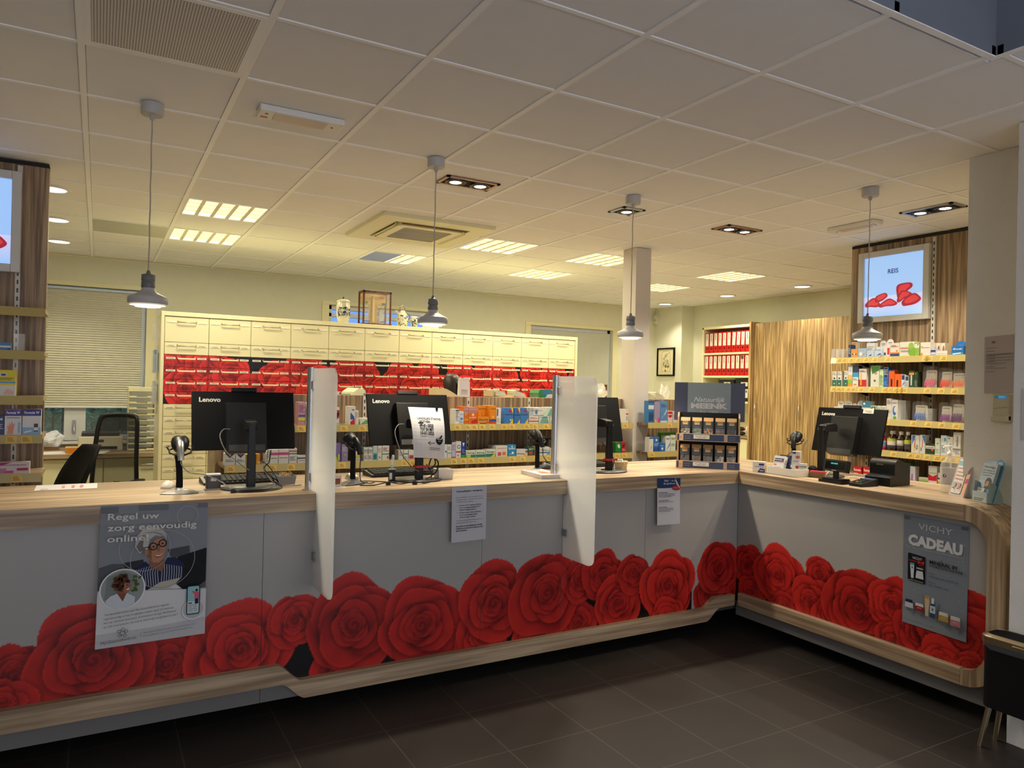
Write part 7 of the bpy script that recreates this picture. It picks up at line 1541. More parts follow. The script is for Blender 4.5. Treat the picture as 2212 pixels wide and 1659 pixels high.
def staking(s):
    wave = [(.0, .79)] + [(k / 14, .79 - .025 * math.sin(k / 14 * PI * .6) + .06 * (k / 14) ** 2 + .0 * k) for k in range(1, 15)]
    s.poly([(0, 1)] + wave + [(1, 1)][:1], '#1b3560') if False else [s.poly([wave[k], wave[k + 1], (wave[k + 1][0], 1), (wave[k][0], 1)], '#1b3560', False) for k in range(14)]; s.k += 1
    s.text('Stakingen in', .30, .925, .040, '#b8c0cc', width=.50, bold=.02); s.text('de apotheek', .27, .865, .040, '#b8c0cc', width=.52, bold=.02)
    s.disc(.84, .785, .20, '#a83a3c', .055); s.greek(.70, .78, .22, .012, '#d0a0a0', 4)
    for v, n, w in ((.685, 4, .72), (.515, 2, .80), (.375, 4, .64)):
        for k in range(n): s.greek(.05, v - k * .029, w * (.55 if k == 0 else 1 - .2 * (k == n - 1)), .012, '#2c2c34' if k == 0 else '#70707a', int(v * 100) + k)
tl, tr, br, bl = [on_y(1420, 1033, yq), on_y(1468, 1032, yq), on_y(1469, 1131, yq + .008), on_y(1419.5, 1135, yq + .008)]
fl = hang('flyer', 'blue topped flyer headed Stakingen with a curled corner on the counter front', 'flyer', [tl, tr, br, bl], '#c0c0c8', lambda u, v: .018 * max(0, u + v - 1.45) ** 1.2, 'paper notices taped to the counter front', staking, 6, 10)
q = MB(); a_, b_, c_ = on_y(1458.5, 1032, yq - .012), on_y(1472, 1059, yq - .014), on_y(1461, 1046, yq - .020)
q.add([a_, b_, c_], [(0, 1, 2)], '#c8c8cc'); q.add([a_, c_, b_], [(0, 1, 2)], '#c8c8cc'); o = q.build('curled_corner', M['paper_ink'], fl, world=False); o.data.transform(Matrix.Translation(-fl.location))

# strike notice hung over the second monitor
def strike(s):
    K = '#101014'
    s.text('LANDELIJKE STAKING', .20, .745, .048, K, width=.70, bold=.02); s.text('APOTHEEK', .235, .680, .048, K, width=.34, bold=.02)
    for k, t in enumerate(('09-01-2025', 'TOT EN MET', '10-01-2025')): s.text(t, .235, .595 - k * .078, .062, K, width=.42, bold=.04)
    s.greek(.25, .395, .16, .010, '#6a6a70', 2)
    s.line([(.66, .282), (.46, .282)], .008, K); s.line([(.53, .315), (.45, .282), (.53, .249)], .008, K)
    s.poly([(.70, .362)] + [(.815 + .115 * math.cos(t), .362 + .105 * math.sin(t) * 1.0) for t in [PI + PI * k / 12 for k in range(13)]], K); s.poly([(.70, .362), (.93, .362), (.90, .385), (.74, .385)], K); s.disc(.815, .366, .085, '#c8c8cc', .014); s.line([(.82, .368), (.90, .435)], .022, K); s.text('FLEX.', .815, .315, .018, '#c8c8cc', 'c', width=.10)
    s.greek(.49, .185, .36, .010, '#3c3c44', 5); s.greek(.49, .155, .36, .010, '#3c3c44', 6)
ty, by = 3.865, 3.782
n2 = hang('strike_notice', 'white strike notice with dates hung over the second monitor', 'notice', [on_y(881.4, 879, ty), on_y(955.3, 882, ty), on_y(960.5, 991.5, by), on_y(893.7, 988.4, by)], '#cfcfd2', lambda u, v: .022 * math.sin(PI * v) + .008 * math.sin(u * 5) * (1 - v), None, strike, 8, 14)
q = MB(); p = on_y(943, 882, ty - .006); q.box((p.x - .006, p.y - .006, p.z - .012), (p.x + .006, p.y + .004, p.z + .006)); q.tube([p + Vector((-.003, 0, .004)), p + Vector((-.008, -.002, .014)), p + Vector((.006, -.002, .016)), p + Vector((.003, 0, .004))], .001, 5)
tag(q.build('binder_clip', M['black'], loc=p), 'small black binder clip holding the strike notice', 'clip')

# cosmetics poster on the wing
def vichy(s):
    s.rect(0, 0, 1, 1, '#767d88'); s.rect(0, 0, 1, .16, '#7e858c')
    rng = random.Random(2)
    for k in range(90): s.disc(rng.random() * .96 + .02, rng.random() * .8 + .18, rng.choice((.003, .004, .006)), '#b4bac2', n=6, up=False)
    s.k += 1; s.rect(.01, .955, .10, .985, '#5a6068'); s.rect(.89, .955, .99, .985, '#5a6068')
    s.text('VICHY', .5, .885, .060, '#b8bcc2', 'c', width=.52); s.text('L A B O R A T O I R E S', .53, .862, .009, '#9aa0a8', 'c', width=.42); s.text('CADEAU', .5, .735, .090, '#c6c8cc', 'c', width=.84, bold=.06); s.text('(1)', .93, .82, .015, '#a8acb2', width=.04)
    s.text('B.A.V. EEN VICHY GEZICHTSVERZORGINGSPRODUCT', .5, .705, .014, '#a8acb4', 'c', width=.90)
    s.poly([(.085, .415), (.12, .40), (.365, .40), (.365, .645), (.10, .655), (.085, .645)], '#0c0c12'); s.text('VICHY', .235, .605, .024, '#d0d0d4', 'c', width=.16); s.line([(.10, .588), (.36, .588)], .006, '#b01c20')
    for d in (-1, 1): s.poly([(.30, .588), (.30 + d * .05, .607), (.30 + d * .05, .567)], '#c02428'); s.poly([(.30, .588), (.30 + d * .035, .555), (.30 + d * .012, .555)], '#a01c20')
    s.poly([(.125, .565), (.195, .565), (.185, .43), (.145, .43)], '#c4ccd0'); s.rect(.125, .55, .195, .57, '#4a90a0'); s.text('V', .16, .515, .022, '#20242c', 'c', width=.03, bold=.03); s.text('CADEAU', .285, .525, .015, '#d0d0d4', 'c', width=.11, bold=.03); s.poly([(.22, .44), (.35, .44), (.335, .51), (.235, .51)], '#c2c6ca'); s.text('HYDRATATIE ROUTINE', .235, .408, .010, '#c0c0c6', 'c', width=.22)
    s.text('MINERAL 89', .44, .600, .034, '#14161c', width=.42, bold=.025); s.line([(.615, .640), (.635, .652)], .004, '#14161c'); s.text('HYDRATATIE ROUTINE', .44, .572, .022, '#14161c', width=.50, bold=.01)
    for v, t, w in ((.508, 'Stap 1', .10), (.480, 'DAGELIJKSE BOOSTER 3ML', .45), (.430, 'Stap 2:', .11), (.402, '72U CREME 15ML', .30)): s.text(t, .44, v, .016, '#3c424c', width=w)
    for u, v, w, h, c1, c2 in ((.06, .155, .14, .075, '#1c2340', '#b8bcc4'), (.225, .15, .15, .07, '#c8c0c0', '#8a1c24'), (.60, .125, .16, .08, '#cac6be', '#a8853c'), (.78, .115, .16, .085, '#c8c0c2', '#b07078')): s.poly([(u, v), (u + w, v), (u + w * .92, v + h), (u + w * .08, v + h)], c2); s.poly([(u + w * .05, v + h * .62), (u + w * .95, v + h * .62), (u + w * .9, v + h), (u + w * .1, v + h)], c1); s.greek(u + w * .3, v + h * .35, w * .4, .006, '#c8b8b8', 1); s.poly([(u + .02, v - .004), (u + w - .02, v - .004), (u + w - .04, v - .03), (u + .04, v - .03)], '#5c6268')
    s.poly([(.405, .13), (.45, .13), (.47, .30), (.39, .30)], '#c0a888'); s.rect(.39, .285, .47, .31, '#b89040'); s.poly([(.475, .13), (.565, .13), (.565, .235), (.535, .255), (.505, .255), (.475, .235)], '#2c4058'); s.rect(.478, .17, .562, .235, '#a8b8c4'); s.rect(.50, .255, .54, .305, '#c8ccd0'); s.text('V', .52, .19, .026, '#14161c', 'c', width=.035, bold=.03); s.greek(.05, .045, .5, .004, '#60666e', 3)
xv = XP - .003
hang('poster', 'grey cosmetics poster with large word CADEAU on the counter wing', 'poster', [on_x(1953, 1110, xv), on_x(2094, 1136, xv), on_x(2087, 1388, xv), on_x(1949, 1342, xv)], '#767d88', None, None, vichy, 2, 2)

# notice and control panel on the pier
def letter(s):
    s.text('A', .22, .88, .038, '#9a2a34', width=.07, shear=.3); s.ring(.335, .895, .042, .006, '#9a4048', 16); s.line([(.30, .90), (.335, .88), (.385, .905)], .006, '#9a2a34'); s.rect(.19, .865, .36, .868, '#9a8a8c')
    for v, n, w in ((.790, 1, .34), (.735, 1, .28), (.680, 3, .92), (.615, 2, .92), (.565, 2, .92), (.515, 1, .68), (.460, 1, .28), (.430, 1, .70), (.375, 1, .30)):
        for k in range(n): s.greek(.08, v - k * .017, w * (.35 if n > 1 and k == n - 1 else 1), .007, '#4a4850', int(v * 1000) + k)
xn = 4.093 - .003
hang('notice', 'white letter taped to the entrance pier above the control panel', 'notice', [on_x(2127, 728, xn), on_x(2190.5, 722, xn), on_x(2187, 849, xn), on_x(2126, 850, xn)], '#b8b0b2', None, None, letter, 2, 2)
hang('notice', 'white notice on the near wall cut by the right edge', 'notice', [Vector((3.739, 1.785, 1.66)), Vector((3.739, 1.60, 1.66)), Vector((3.739, 1.60, 1.42)), Vector((3.739, 1.785, 1.42))], '#c4c4c8', None, None, lambda s: s.greek(.2, .8, .6, .02, '#5a5a60', 1), 2, 2)
tp = thing('control_panel', 'cream thermostat control panel with blue screen on the entrance pier', 'thermostat', (4.093, 2.04, 1.49))
MB().box((4.065, 2.000, 1.497), (4.0925, 2.080, 1.634)).build('panel_body', plain('cream_plastic', (.56, .52, .40), .45), tp, bevel=.004)
MB().prism([(4.092, 1.484), (4.062, 1.492), (4.060, 1.52), (4.066, 1.524), (4.092, 1.524)][::-1] if False else [(4.0925, 1.486), (4.063, 1.493), (4.061, 1.519), (4.0925, 1.522)], 2.000, 2.083, 'y').build('lower_flap', plain('cream_plastic_flap', (.60, .56, .44), .45), tp, bevel=.003)
q = MB(); s = Sheet(q, (4.0648, 2.068, 1.612), (0, -1, 0), (0, 0, 1), .058, .015); s.rect(0, 0, 1, 1, '#2a6a98'); s.rect(0, 0, .3, 1, '#1f5a50'); s.rect(.35, .2, .8, .8, '#3a86b4'); q.build('blue_screen', M['lit_ink'], tp)
q = MB(); q.tube([(4.0645, 2.076, 1.560), (4.0642, 2.05, 1.562), (4.0645, 2.02, 1.568), (4.0648, 2.004, 1.567)], .0012, 5); q.build('relief_line', plain('cream_relief', (.44, .41, .32), .5), tp)

# ---------------------------------------------------------------- waste bin
wb = thing('waste_bin', 'black waste bin with champagne rim and slim legs at the wing end', 'waste bin', (3.65, 1.68, 0))
x0, x1, y0, y1 = 3.575, 3.735, 1.44, 1.868
MB().prism(rrect(x0 + .004, y0 + .006, x1 - .004, y1 - .006, .05, 6), .195, .482, 'z').build('bin_body', M['black'], wb, bevel=.004)
q = MB(); o_ = rrect(x0 - .004, y0 - .002, x1 + .003, y1 + .002, .055, 6); i_ = rrect(x0 + .018, y0 + .02, x1 - .018, y1 - .02, .04, 6); n = len(o_)
vs = [(*p, .487) for p in o_] + [(*p, .520) for p in o_] + [(p[0], p[1], .531) for p in i_] + [(*p, .487) for p in i_]
q.add(vs, [(k * n + i, k * n + (i + 1) % n, ((k + 1) % 4) * n + (i + 1) % n, ((k + 1) % 4) * n + i) for k in range(4) for i in range(n)]); q.build('rim', M['gold'], wb, bevel=.002)
MB().prism(i_, .515, .527, 'z').build('lid', M['matte_black'], wb, bevel=.002)
q = MB(); rng = random.Random(1)
vs = []
for k in range(3): vs += [(p[0] + (.0015 if k == 1 else 0) * (1 if p[0] > 3.65 else -1), p[1], (.489, .480, .468 + .006 * math.sin(i * 1.3))[k]) for i, p in enumerate(rrect(x0 - .001, y0 + .002, x1 + .001, y1 - .002, .052, 6))]
q.add(vs, [((k + 1) * n + i, (k + 1) * n + (i + 1) % n, k * n + (i + 1) % n, k * n + i) for k in range(2) for i in range(n)], smooth=True); q.build('bin_liner', plain('dark_liner', (.06, .065, .075), .35), wb)
MB().tube([(x0 - .007, 1.62, .507), (x0 - .007, 1.72, .507)], .004, 8).build('lid_button', M['gold'], wb)
for sx, sy in ((0, 0), (1, 0), (0, 1), (1, 1)):
    ax, ay = (x0 + .03, x1 - .03)[sx], (y0 + .04, y1 - .04)[sy]; MB().tube([(ax, ay, .20), (ax + (-.022, .012)[sx], ay + (-.03, .030)[sy], .0)], [.013, .0095], 14).build('leg', M['gold'], wb)

# ---------------------------------------------------------------- along the top of the low shelving
TZ = 1.5206; YTOP = 5.56
def top_box(name, label, cat, p0, p1, pt, d, base, spec, y=YTOP - .1):
    a, b = on_y(p0, pt, y), on_y(p1, pt, y); h = max(.012, on_y((p0 + p1) / 2, pt, y).z - TZ); w = b.x - a.x; mb = MB(); mb.box((-w / 2, 0, 0), (w / 2, d, h), base); marks(Sheet(mb, (-w / 2, 0, 0), (1, 0, 0), (0, 0, 1), w, h), spec, 3)
    o = mb.build(name, M['ink']); o.location = ((a.x + b.x) / 2, y, TZ); return tag(o, label, cat, 'things on top of the low shelving')
top_box('medicine_box', 'small white and red box on top of the low shelving', 'box', 727, 737.5, 846, .08, '#d4ccc4', 'r#a82024 .6 .1 .95 .9')
top_box('medicine_box', 'flat white and green box on top of the low shelving', 'box', 738.5, 757, 849.5, .10, '#ccd0bc', 'b#5a8a50 .2 .5')
top_box('medicine_box', 'flat grey box on top of the low shelving behind second monitor', 'box', 789, 807, 850, .10, '#8f9089', 'b#70726c 0 .3')
def folded(label, px, py, w, d, h, col, rz):
    p = on_y(px, py, YTOP); mb = MB(); mb.prism([(-w / 2, 0), (w / 2, 0), (w * .42, h * .55), (0, h), (-w * .45, h * .45)], -d / 2, d / 2, 'y', col); o = mb.build('folded_leaflet', M['paper_ink']); o.location = (p.x, YTOP, TZ); o.rotation_euler = (0, 0, rz); tag(o, label, 'leaflet', 'things on top of the low shelving')
folded('cream folded leaflet standing tent-like on the low shelving', 763, 852, .11, .16, .055, '#d4d2b4', .3); folded('pale green folded leaflet on top of the low shelving', 781.5, 852, .055, .10, .058, '#c4dcb4', -.2)
r = thing('kraft_bag', 'flat kraft paper bag pile left of the person', 'paper bag', (2.50, YTOP, TZ), 0, 'things on top of the low shelving')
MB().prism([(-.095, 0), (.10, 0), (.02, .045), (-.02, .062), (-.095, .066)], -.09, .09, 'y').build('bag_body', plain('kraft_paper', (.62, .50, .28), .8), r, world=False)
r = thing('paper_bag', 'white printed paper bag standing in front of the person', 'paper bag', (2.655, YTOP - .06, TZ), 0, 'things on top of the low shelving')
q = MB(); q.prism([(-.05, 0), (.05, 0), (.046, .11), (.040, .155), (-.044, .155), (-.048, .11)], -.018, .018, 'y', '#cfcacc'); s = Sheet(q, (-.046, -.0182, 0), (1, 0, 0), (0, 0, 1), .092, .15)
for k in range(6): s.greek(.15, .12 + k * .05, .65, .02, '#9a969c', k)
q.build('bag_body', M['paper_ink'], r, world=False)
cb = thing('open_carton', 'open kraft carton holding white paper bags on the low shelving', 'carton', (3.03, YTOP, TZ), 0, 'things on top of the low shelving')
q = MB(); q.box((-.115, -.09, 0), (-.108, .09, .055)); q.box((.09, -.09, 0), (.097, .09, .020)); q.box((-.115, .083, 0), (.097, .09, .05)); q.box((-.115, -.09, 0), (.097, .09, .004)); q.build('carton_body', plain('kraft_card', (.58, .46, .26), .8), cb, world=False)
def bag_pile(label, x, y, rz, z=TZ, n=5, dz=0):
    r = thing('paper_bag_pile', label, 'paper bags', (x, y, z), rz, 'piles of white paper bags'); q = MB()
    for k in range(n): a = .010 * k; q.prism([(-.055, .006 + a), (.055 - .004 * k, .002 + a * .55), (.055 - .004 * k, .010 + a * .55), (-.045, .018 + a), (-.058, .014 + a)], -.075, .075, 'y', '#d4d2c0' if k % 2 else '#c6c4b2', M=Matrix.Rotation(.02 * (-1) ** k, 4, 'Z'))
    s = Sheet(q, (-.03, -.05, .0195 + .010 * (n - 1)), (1, 0, -.12), (0, 1, 0), .06, .1); s.greek(.2, .4, .5, .08, '#6a7468', 2); s.greek(.3, .55, .3, .06, '#6a7468', 3); q.build('paper_bags', M['paper_ink'], r, world=False)
bag_pile('pile of white paper bags, left of two in the open kraft carton', 3.00, YTOP - .005, .05, TZ + .0045); bag_pile('pile of white paper bags, leaning out right of the open kraft carton', 3.135 + .06, YTOP - .01, -.05)
r = thing('wrapped_pack', 'blue and green wrapped paper pack on the low shelving by the right divider', 'pack', (3.46, YTOP - .02, TZ), -.1, 'things on top of the low shelving')
q = MB(); q.prism([(-.085, .0), (.085, 0), (.085, .045), (.03, .075), (-.075, .072), (-.09, .04)], -.09, .09, 'y', '#2f7a9a'); q.prism([(-.0855, .0), (-.03, -.0), (-.03, .03), (-.06, .071), (-.0755, .0722), (-.0902, .04)], -.0905, .0905, 'y', '#2f7a4a'); q.prism([(-.02, .0), (.0855, .0), (.0855, .034), (.0, .030)], -.0906, .0906, 'y', '#ccd2d0'); q.build('wrapper', M['gloss_ink'], r, world=False)
def crumpled(name, label, x, y, z, w, h, seed, mat):
    rng = random.Random(seed); r = thing(name, label, 'plastic bag', (x, y, z)); q = MB(); n, k = 16, 8; ph = [rng.uniform(0, 6) for _ in range(6)]; vs = []
    for j in range(k + 1):
        t = j / k; R = w / 2 * (.80 + .35 * math.sin(PI * t * .9)) * (1 - .35 * t * t)
        for i in range(n): a = 2 * PI * i / n; d = 1 + .14 * math.sin(3 * a + ph[0] + 4 * t) + .09 * math.sin(5 * a + ph[1] - 6 * t) + .06 * rng.uniform(-1, 1); vs.append((R * d * math.cos(a), R * .7 * d * math.sin(a), h * t * (1 + .12 * math.sin(2 * a + ph[2]) * t)))
    fs = [(j * n + i, j * n + (i + 1) % n, (j + 1) * n + (i + 1) % n, (j + 1) * n + i) for j in range(k) for i in range(n)] + [tuple(reversed(range(n)))]
    q.add(vs, fs); q.build('bag_film', mat, r, world=False); return r
M['film'] = clear('crinkled_clear_film', (.95, .97, .95), .12, .42)
cbg = crumpled('plastic_bag', 'crumpled clear plastic bag behind the third monitor', 4.09, 5.57, TZ, .15, .13, 1, M['film']); q = MB(); q.ball((0, 0, .045), .04, 12, sq=(1.3, .9, .8)); q.build('pale_contents', plain('pale_yellow_contents', (.66, .64, .42), .7), cbg, world=False)
crumpled('plastic_bag', 'crumpled clear plastic bag beside the candy sign', 4.90, 5.57, TZ, .10, .14, 4, M['film'])
o = MB().box((-.010, -.008, 0), (.010, .008, .13)).build('wooden_stick', M['mahogany']); o.location = (4.20, 5.60, TZ); tag(o, 'brown wooden stick upright beside the pillar', 'stick')
bag_pile('pile of white paper bags right of the pillar, left one', 4.655, 5.57, .1, TZ, 6); bag_pile('pile of white paper bags right of the pillar, right one', 4.785, 5.57, -.05, TZ, 6)

# ---------------------------------------------------------------- person at the drawers, seen from behind
ps = thing('person', 'person with dark ponytail standing at the drawers, seen from behind', 'person', (2.935, 6.28, 0), .18)
jt = [(0, 0, .93), (0, .0, 1.10), (0, .01, 1.28), (0, .0, 1.40), (0, .015, 1.475), (0, .03, 1.56)]
rad = [.125, .115, .12, .105, .048, .055]; ed = [(0, 1), (1, 2), (2, 3), (3, 4), (4, 5)]
def chain(a, pts, rs):
    for p, r_ in zip(pts, rs): jt.append(p); rad.append(r_); ed.append((a, len(jt) - 1)); a = len(jt) - 1
for sx in (-1, 1):
    chain(0, [(sx * .09, 0, .86), (sx * .095, .01, .50), (sx * .095, -.01, .08), (sx * .10, .10, .03)], [.095, .062, .042, .035])
    chain(3, [(sx * .155, 0, 1.385), (sx * .20, .05, 1.15), (sx * .17, .25, 1.08), (sx * .165, .30, 1.08)], [.058, .043, .032, .028])
    w_ = len(jt) - 1
    for k in range(4): chain(w_, [(sx * .165 + (k - 1.5) * .018, .345, 1.085), (sx * .165 + (k - 1.5) * .020, .375, 1.07 - .004 * abs(k - 1))], [.0095, .008])
    chain(w_, [(sx * .125, .325, 1.075), (sx * .112, .345, 1.065)], [.010, .0085])
me = bpy.data.meshes.new('body'); me.from_pydata(jt, ed, []); body = bpy.data.objects.new('body', me); C.objects.link(body); body.parent = ps; me.materials.append(M['skin'])
md = body.modifiers.new('skin', 'SKIN')
for k, sv_ in enumerate(me.skin_vertices[0].data): sv_.radius = (rad[k], rad[k] * (.72 if k in (0, 1, 2, 3) else 1)); sv_.use_root = (k == 0)
md2 = body.modifiers.new('smooth', 'SUBSURF'); md2.levels = 2; md2.render_levels = 2
hd = MB(); pr = [(.012, -.118), (.040, -.112), (.055, -.09), (.064, -.06), (.070, -.02), (.074, .02), (.070, .06), (.056, .09), (.030, .108), (.006, .113)]
hd.lathe(pr, 24, Tm(0, .045, 1.585) @ Matrix.Diagonal((1, 1.22, 1, 1)), col=(.55, .33, .23))
for sx in (-1, 1):
    hd.ball((sx * .074, .035, 1.575), .016, 10, (.52, .30, .21), sq=(.45, .8, 1.5)); hd.ball((sx * .028, .127, 1.590), .011, 10, (.8, .78, .75), sq=(1, .6, .8)); hd.ball((sx * .028, .1335, 1.590), .0055, 8, (.03, .02, .02), sq=(1, .5, 1))
hd.ball((0, .138, 1.558), .013, 10, (.55, .33, .23), sq=(.8, 1, 1.3)); hd.ball((0, .126, 1.522), .016, 10, (.42, .14, .13), sq=(1.4, .5, .4)); hd.build('head', M['ink'], ps, world=False)
hr = MB(); n, k = 24, 10; vs = []
for j in range(k + 1):
    ph_ = PI * .5 * j / k
    for i in range(n):
        a = 2 * PI * i / n; back = .5 - .5 * math.sin(a); low = -.095 * back * back; R = .084; z = low + (.118 - low) * math.sin(ph_); vs.append((R * math.cos(a) * math.cos(ph_) ** .55, .040 + R * 1.22 * math.sin(a) * math.cos(ph_) ** .55 * (1 if math.sin(a) < 0 else .93), 1.60 + z + (.03 if math.sin(a) > .3 else 0) * (1 - j / k)))
hr.add(vs, [(j * n + i, j * n + (i + 1) % n, (j + 1) * n + (i + 1) % n, (j + 1) * n + i) for j in range(k) for i in range(n)] + [tuple(range(k * n, k * n + n))], smooth=True)
hr.tube([(0, -.05, 1.635), (.006, -.082, 1.63), (.014, -.098, 1.58), (.018, -.092, 1.50), (.020, -.075, 1.42), (.020, -.07, 1.36)], [.022, .026, .034, .032, .022, .006], 14); hr.build('hair', M['hair'], ps, world=False)
tn = MB()
def oval(z, rx, ry, cy): return [(rx * math.cos(2 * PI * i / 24), cy + ry * math.sin(2 * PI * i / 24), z) for i in range(24)]
lv = [oval(.78, .185, .13, 0), oval(.95, .175, .125, 0), oval(1.12, .155, .112, .0), oval(1.28, .170, .118, .01), oval(1.38, .175, .095, .005), oval(1.435, .12, .075, .008), oval(1.452, .065, .060, .012)]
tn.add([p for l in lv for p in l], [(j * 24 + i, j * 24 + (i + 1) % 24, (j + 1) * 24 + (i + 1) % 24, (j + 1) * 24 + i) for j in range(6) for i in range(24)], smooth=True)
for sx in (-1, 1): tn.tube([(sx * .135, .0, 1.395), (sx * .175, .015, 1.33), (sx * .203, .05, 1.19)], [.062, .060, .056], 14)
tn.build('tunic', plain('dark_tunic_cloth', (.05, .05, .06), .85), ps, world=False); tr_ = MB()
for sx in (-1, 1): tr_.tube([(sx * .085, 0, .90), (sx * .095, .01, .52), (sx * .095, -.01, .10)], [.108, .078, .060], 14); 
tr_.build('trousers', plain('dark_trouser_cloth', (.03, .035, .05), .9), ps, world=False)
for sx in (-1, 1): MB().prism(rrect(sx * .10 - .048, -.07, sx * .10 + .048, .19, .045, 5), .0, .055, 'z').build('shoe', M['whiteplastic'], ps, world=False, bevel=.015)

# ---------------------------------------------------------------- jars and balance case on the cabinets
JZ = 2.1826
def blue_marks(mb, f, n, seed, z0, z1):
    rng = random.Random(seed)
    for k in range(n):
        a = PI + rng.uniform(.15, .85) * PI; z = rng.uniform(z0, z1); R = f(z) + .0012; w = rng.uniform(.006, .016) / R; h = rng.uniform(.004, .011)
        mb.add([(R * math.cos(a - w), R * math.sin(a - w), z), (R * math.cos(a), R * math.sin(a), z - h), (R * math.cos(a + w), R * math.sin(a + w), z + h * .3), (R * math.cos(a), R * math.sin(a), z + h)], [(0, 1, 2, 3)], '#1c2740')
def crockery(name, label, cat, x, prof, seed, n, z0, z1, extra=None):
    r = thing(name, label, cat, (x, 6.98, JZ), 0, 'blue and white crockery on the drawer cabinets'); q = MB(); q.lathe(prof, 32, col='#c4c0a8')
    def f(z):
        for (ra, za), (rb, zb) in zip(prof[:-1], prof[1:]):
            if za <= z <= zb and zb > za: return ra + (rb - ra) * (z - za) / (zb - za)
        return prof[-1][0]
    blue_marks(q, f, n, seed, z0, z1); q.build('jar_body', M['gloss_ink'], r, world=False)
    if extra: extra(r)
    return r
def lid(r):
    MB().lathe([(.062, .208), (.066, .212), (.058, .228), (.02, .240), (.006, .242)], 28).build('lid', plain('glazed_cream', (.58, .55, .42), .25), r, world=False); MB().lathe([(.004, .240), (.009, .250), (.007, .260), (.002, .266)], 12).build('lid_knob', plain('dark_glaze', (.03, .04, .06), .3), r, world=False)
crockery('apothecary_jar', 'large lidded blue and white jar on the cabinet, left of the balance case', 'jar', on_y(741, 690, 6.98).x, [(.045, 0), (.05, .01), (.058, .05), (.066, .10), (.066, .17), (.060, .195), (.058, .208)], 2, 60, .07, .155, lid)
def pitcher(r):
    MB().tube([(-.030, 0, .165), (-.028, 0, .20), (0, 0, .222), (.026, 0, .20), (.022, 0, .165)], .007, 8).tube([(.045, 0, .145), (.075, 0, .14), (.078, 0, .10), (.052, 0, .07)], .007, 8).build('handle', plain('glazed_brown_handle', (.22, .17, .12), .3), r, world=False); MB().tube([(-.040, 0, .13), (-.062, 0, .150), (-.072, 0, .168)], [.012, .011, .013], 10).build('spout', plain('glazed_grey', (.42, .42, .36), .3), r, world=False)
crockery('pitcher', 'blue and white pitcher with hoop handle on the drawer cabinet', 'pitcher', on_y(869, 700, 6.98).x, [(.040, 0), (.046, .01), (.056, .06), (.058, .10), (.046, .135), (.028, .155), (.025, .170), (.010, .174)], 5, 26, .01, .12, pitcher)
crockery('vase', 'small blue and white vase right of the pitcher', 'vase', on_y(894.5, 700, 6.98).x, [(.026, 0), (.030, .01), (.038, .06), (.040, .085), (.028, .105), (.030, .122), (.026, .123)], 7, 34, .015, .10)
r = thing('dome_bowl', 'cream upturned bowl behind the second pendant lamp', 'bowl', (on_y(930, 705, 6.98).x, 6.98, JZ), 0); MB().lathe([(.085, 0), (.085, .02), (.078, .06), (.055, .088), (.02, .10), (.004, .102)], 28).build('bowl_body', plain('glazed_cream_bowl', (.58, .54, .38), .3), r, world=False)
bc = thing('balance_case', 'mahogany framed glass case with brass balance on the drawer cabinet', 'display case', (on_y(809, 690, 6.98).x, 6.98, JZ)); w, h, d = .29, .335, .16
q = MB()
for sx in (-1, 1):
    for sy in (-1, 1): q.box((sx * w / 2, sy * d / 2, .02), (sx * (w / 2 - .016), sy * (d / 2 - .016), h))
for z in (.0, h - .016):
    q.box((-w / 2 - (.006 if z == 0 else 0), -d / 2 - (.006 if z == 0 else 0), z), (w / 2 + (.006 if z == 0 else 0), -d / 2 + .018, z + .020)); q.box((-w / 2, d / 2 - .018, z), (w / 2, d / 2, z + .020))
    for sx in (-1, 1): q.box((sx * w / 2, -d / 2, z), (sx * (w / 2 - .018), d / 2, z + .020))
q.build('case_frame', M['mahogany'], bc, world=False, bevel=.002)
MB().box((-w / 2 + .016, -d / 2 + .004, .02), (w / 2 - .016, -d / 2 + .006, h - .016)).build('glass_front', M['glass'], bc, world=False)
q = MB(); q.box((-w / 2 + .016, .05, .215), (w / 2 - .016, .056, h - .016), '#b89a5a'); q.box((-.045, .048, .02), (.045, .055, .216), '#b08f52'); q.box((-.012, .03, .04), (.010, .045, .30), '#c8b078'); q.box((.07, .046, .275), (.115, .049, .298), '#a07040'); q.box((.09, .046, .222), (.132, .049, .236), '#30302c')
for u, c in ((-.102, '#8a9070'), (-.068, '#2a6a30')): q.add([(u + .012 * math.cos(t * PI / 8), .046, .235 + .014 * math.sin(t * PI / 8)) for t in range(16)], [tuple(range(16))], c)
q.build('back_board', M['ink'], bc, world=False)
for sx in (-1, 1):
    q = MB(); c = sx * .082; q.tube([(c - .045, .0, .21), (c + .045, .0, .21)], .0025, 6); q.tube([(c, 0, .21), (c - .034, 0, .165), (c - .034, 0, .05)], .0014, 5); q.tube([(c, 0, .21), (c + .034, 0, .165), (c + .034, 0, .05)], .0014, 5); q.lathe([(.036, .046), (.034, .040), (.004, .038)], 20, Tm(c, 0, 0)); q.build('balance_pan', plain('dark_brass', (.09, .07, .04), .35, metal=.7), bc, world=False)

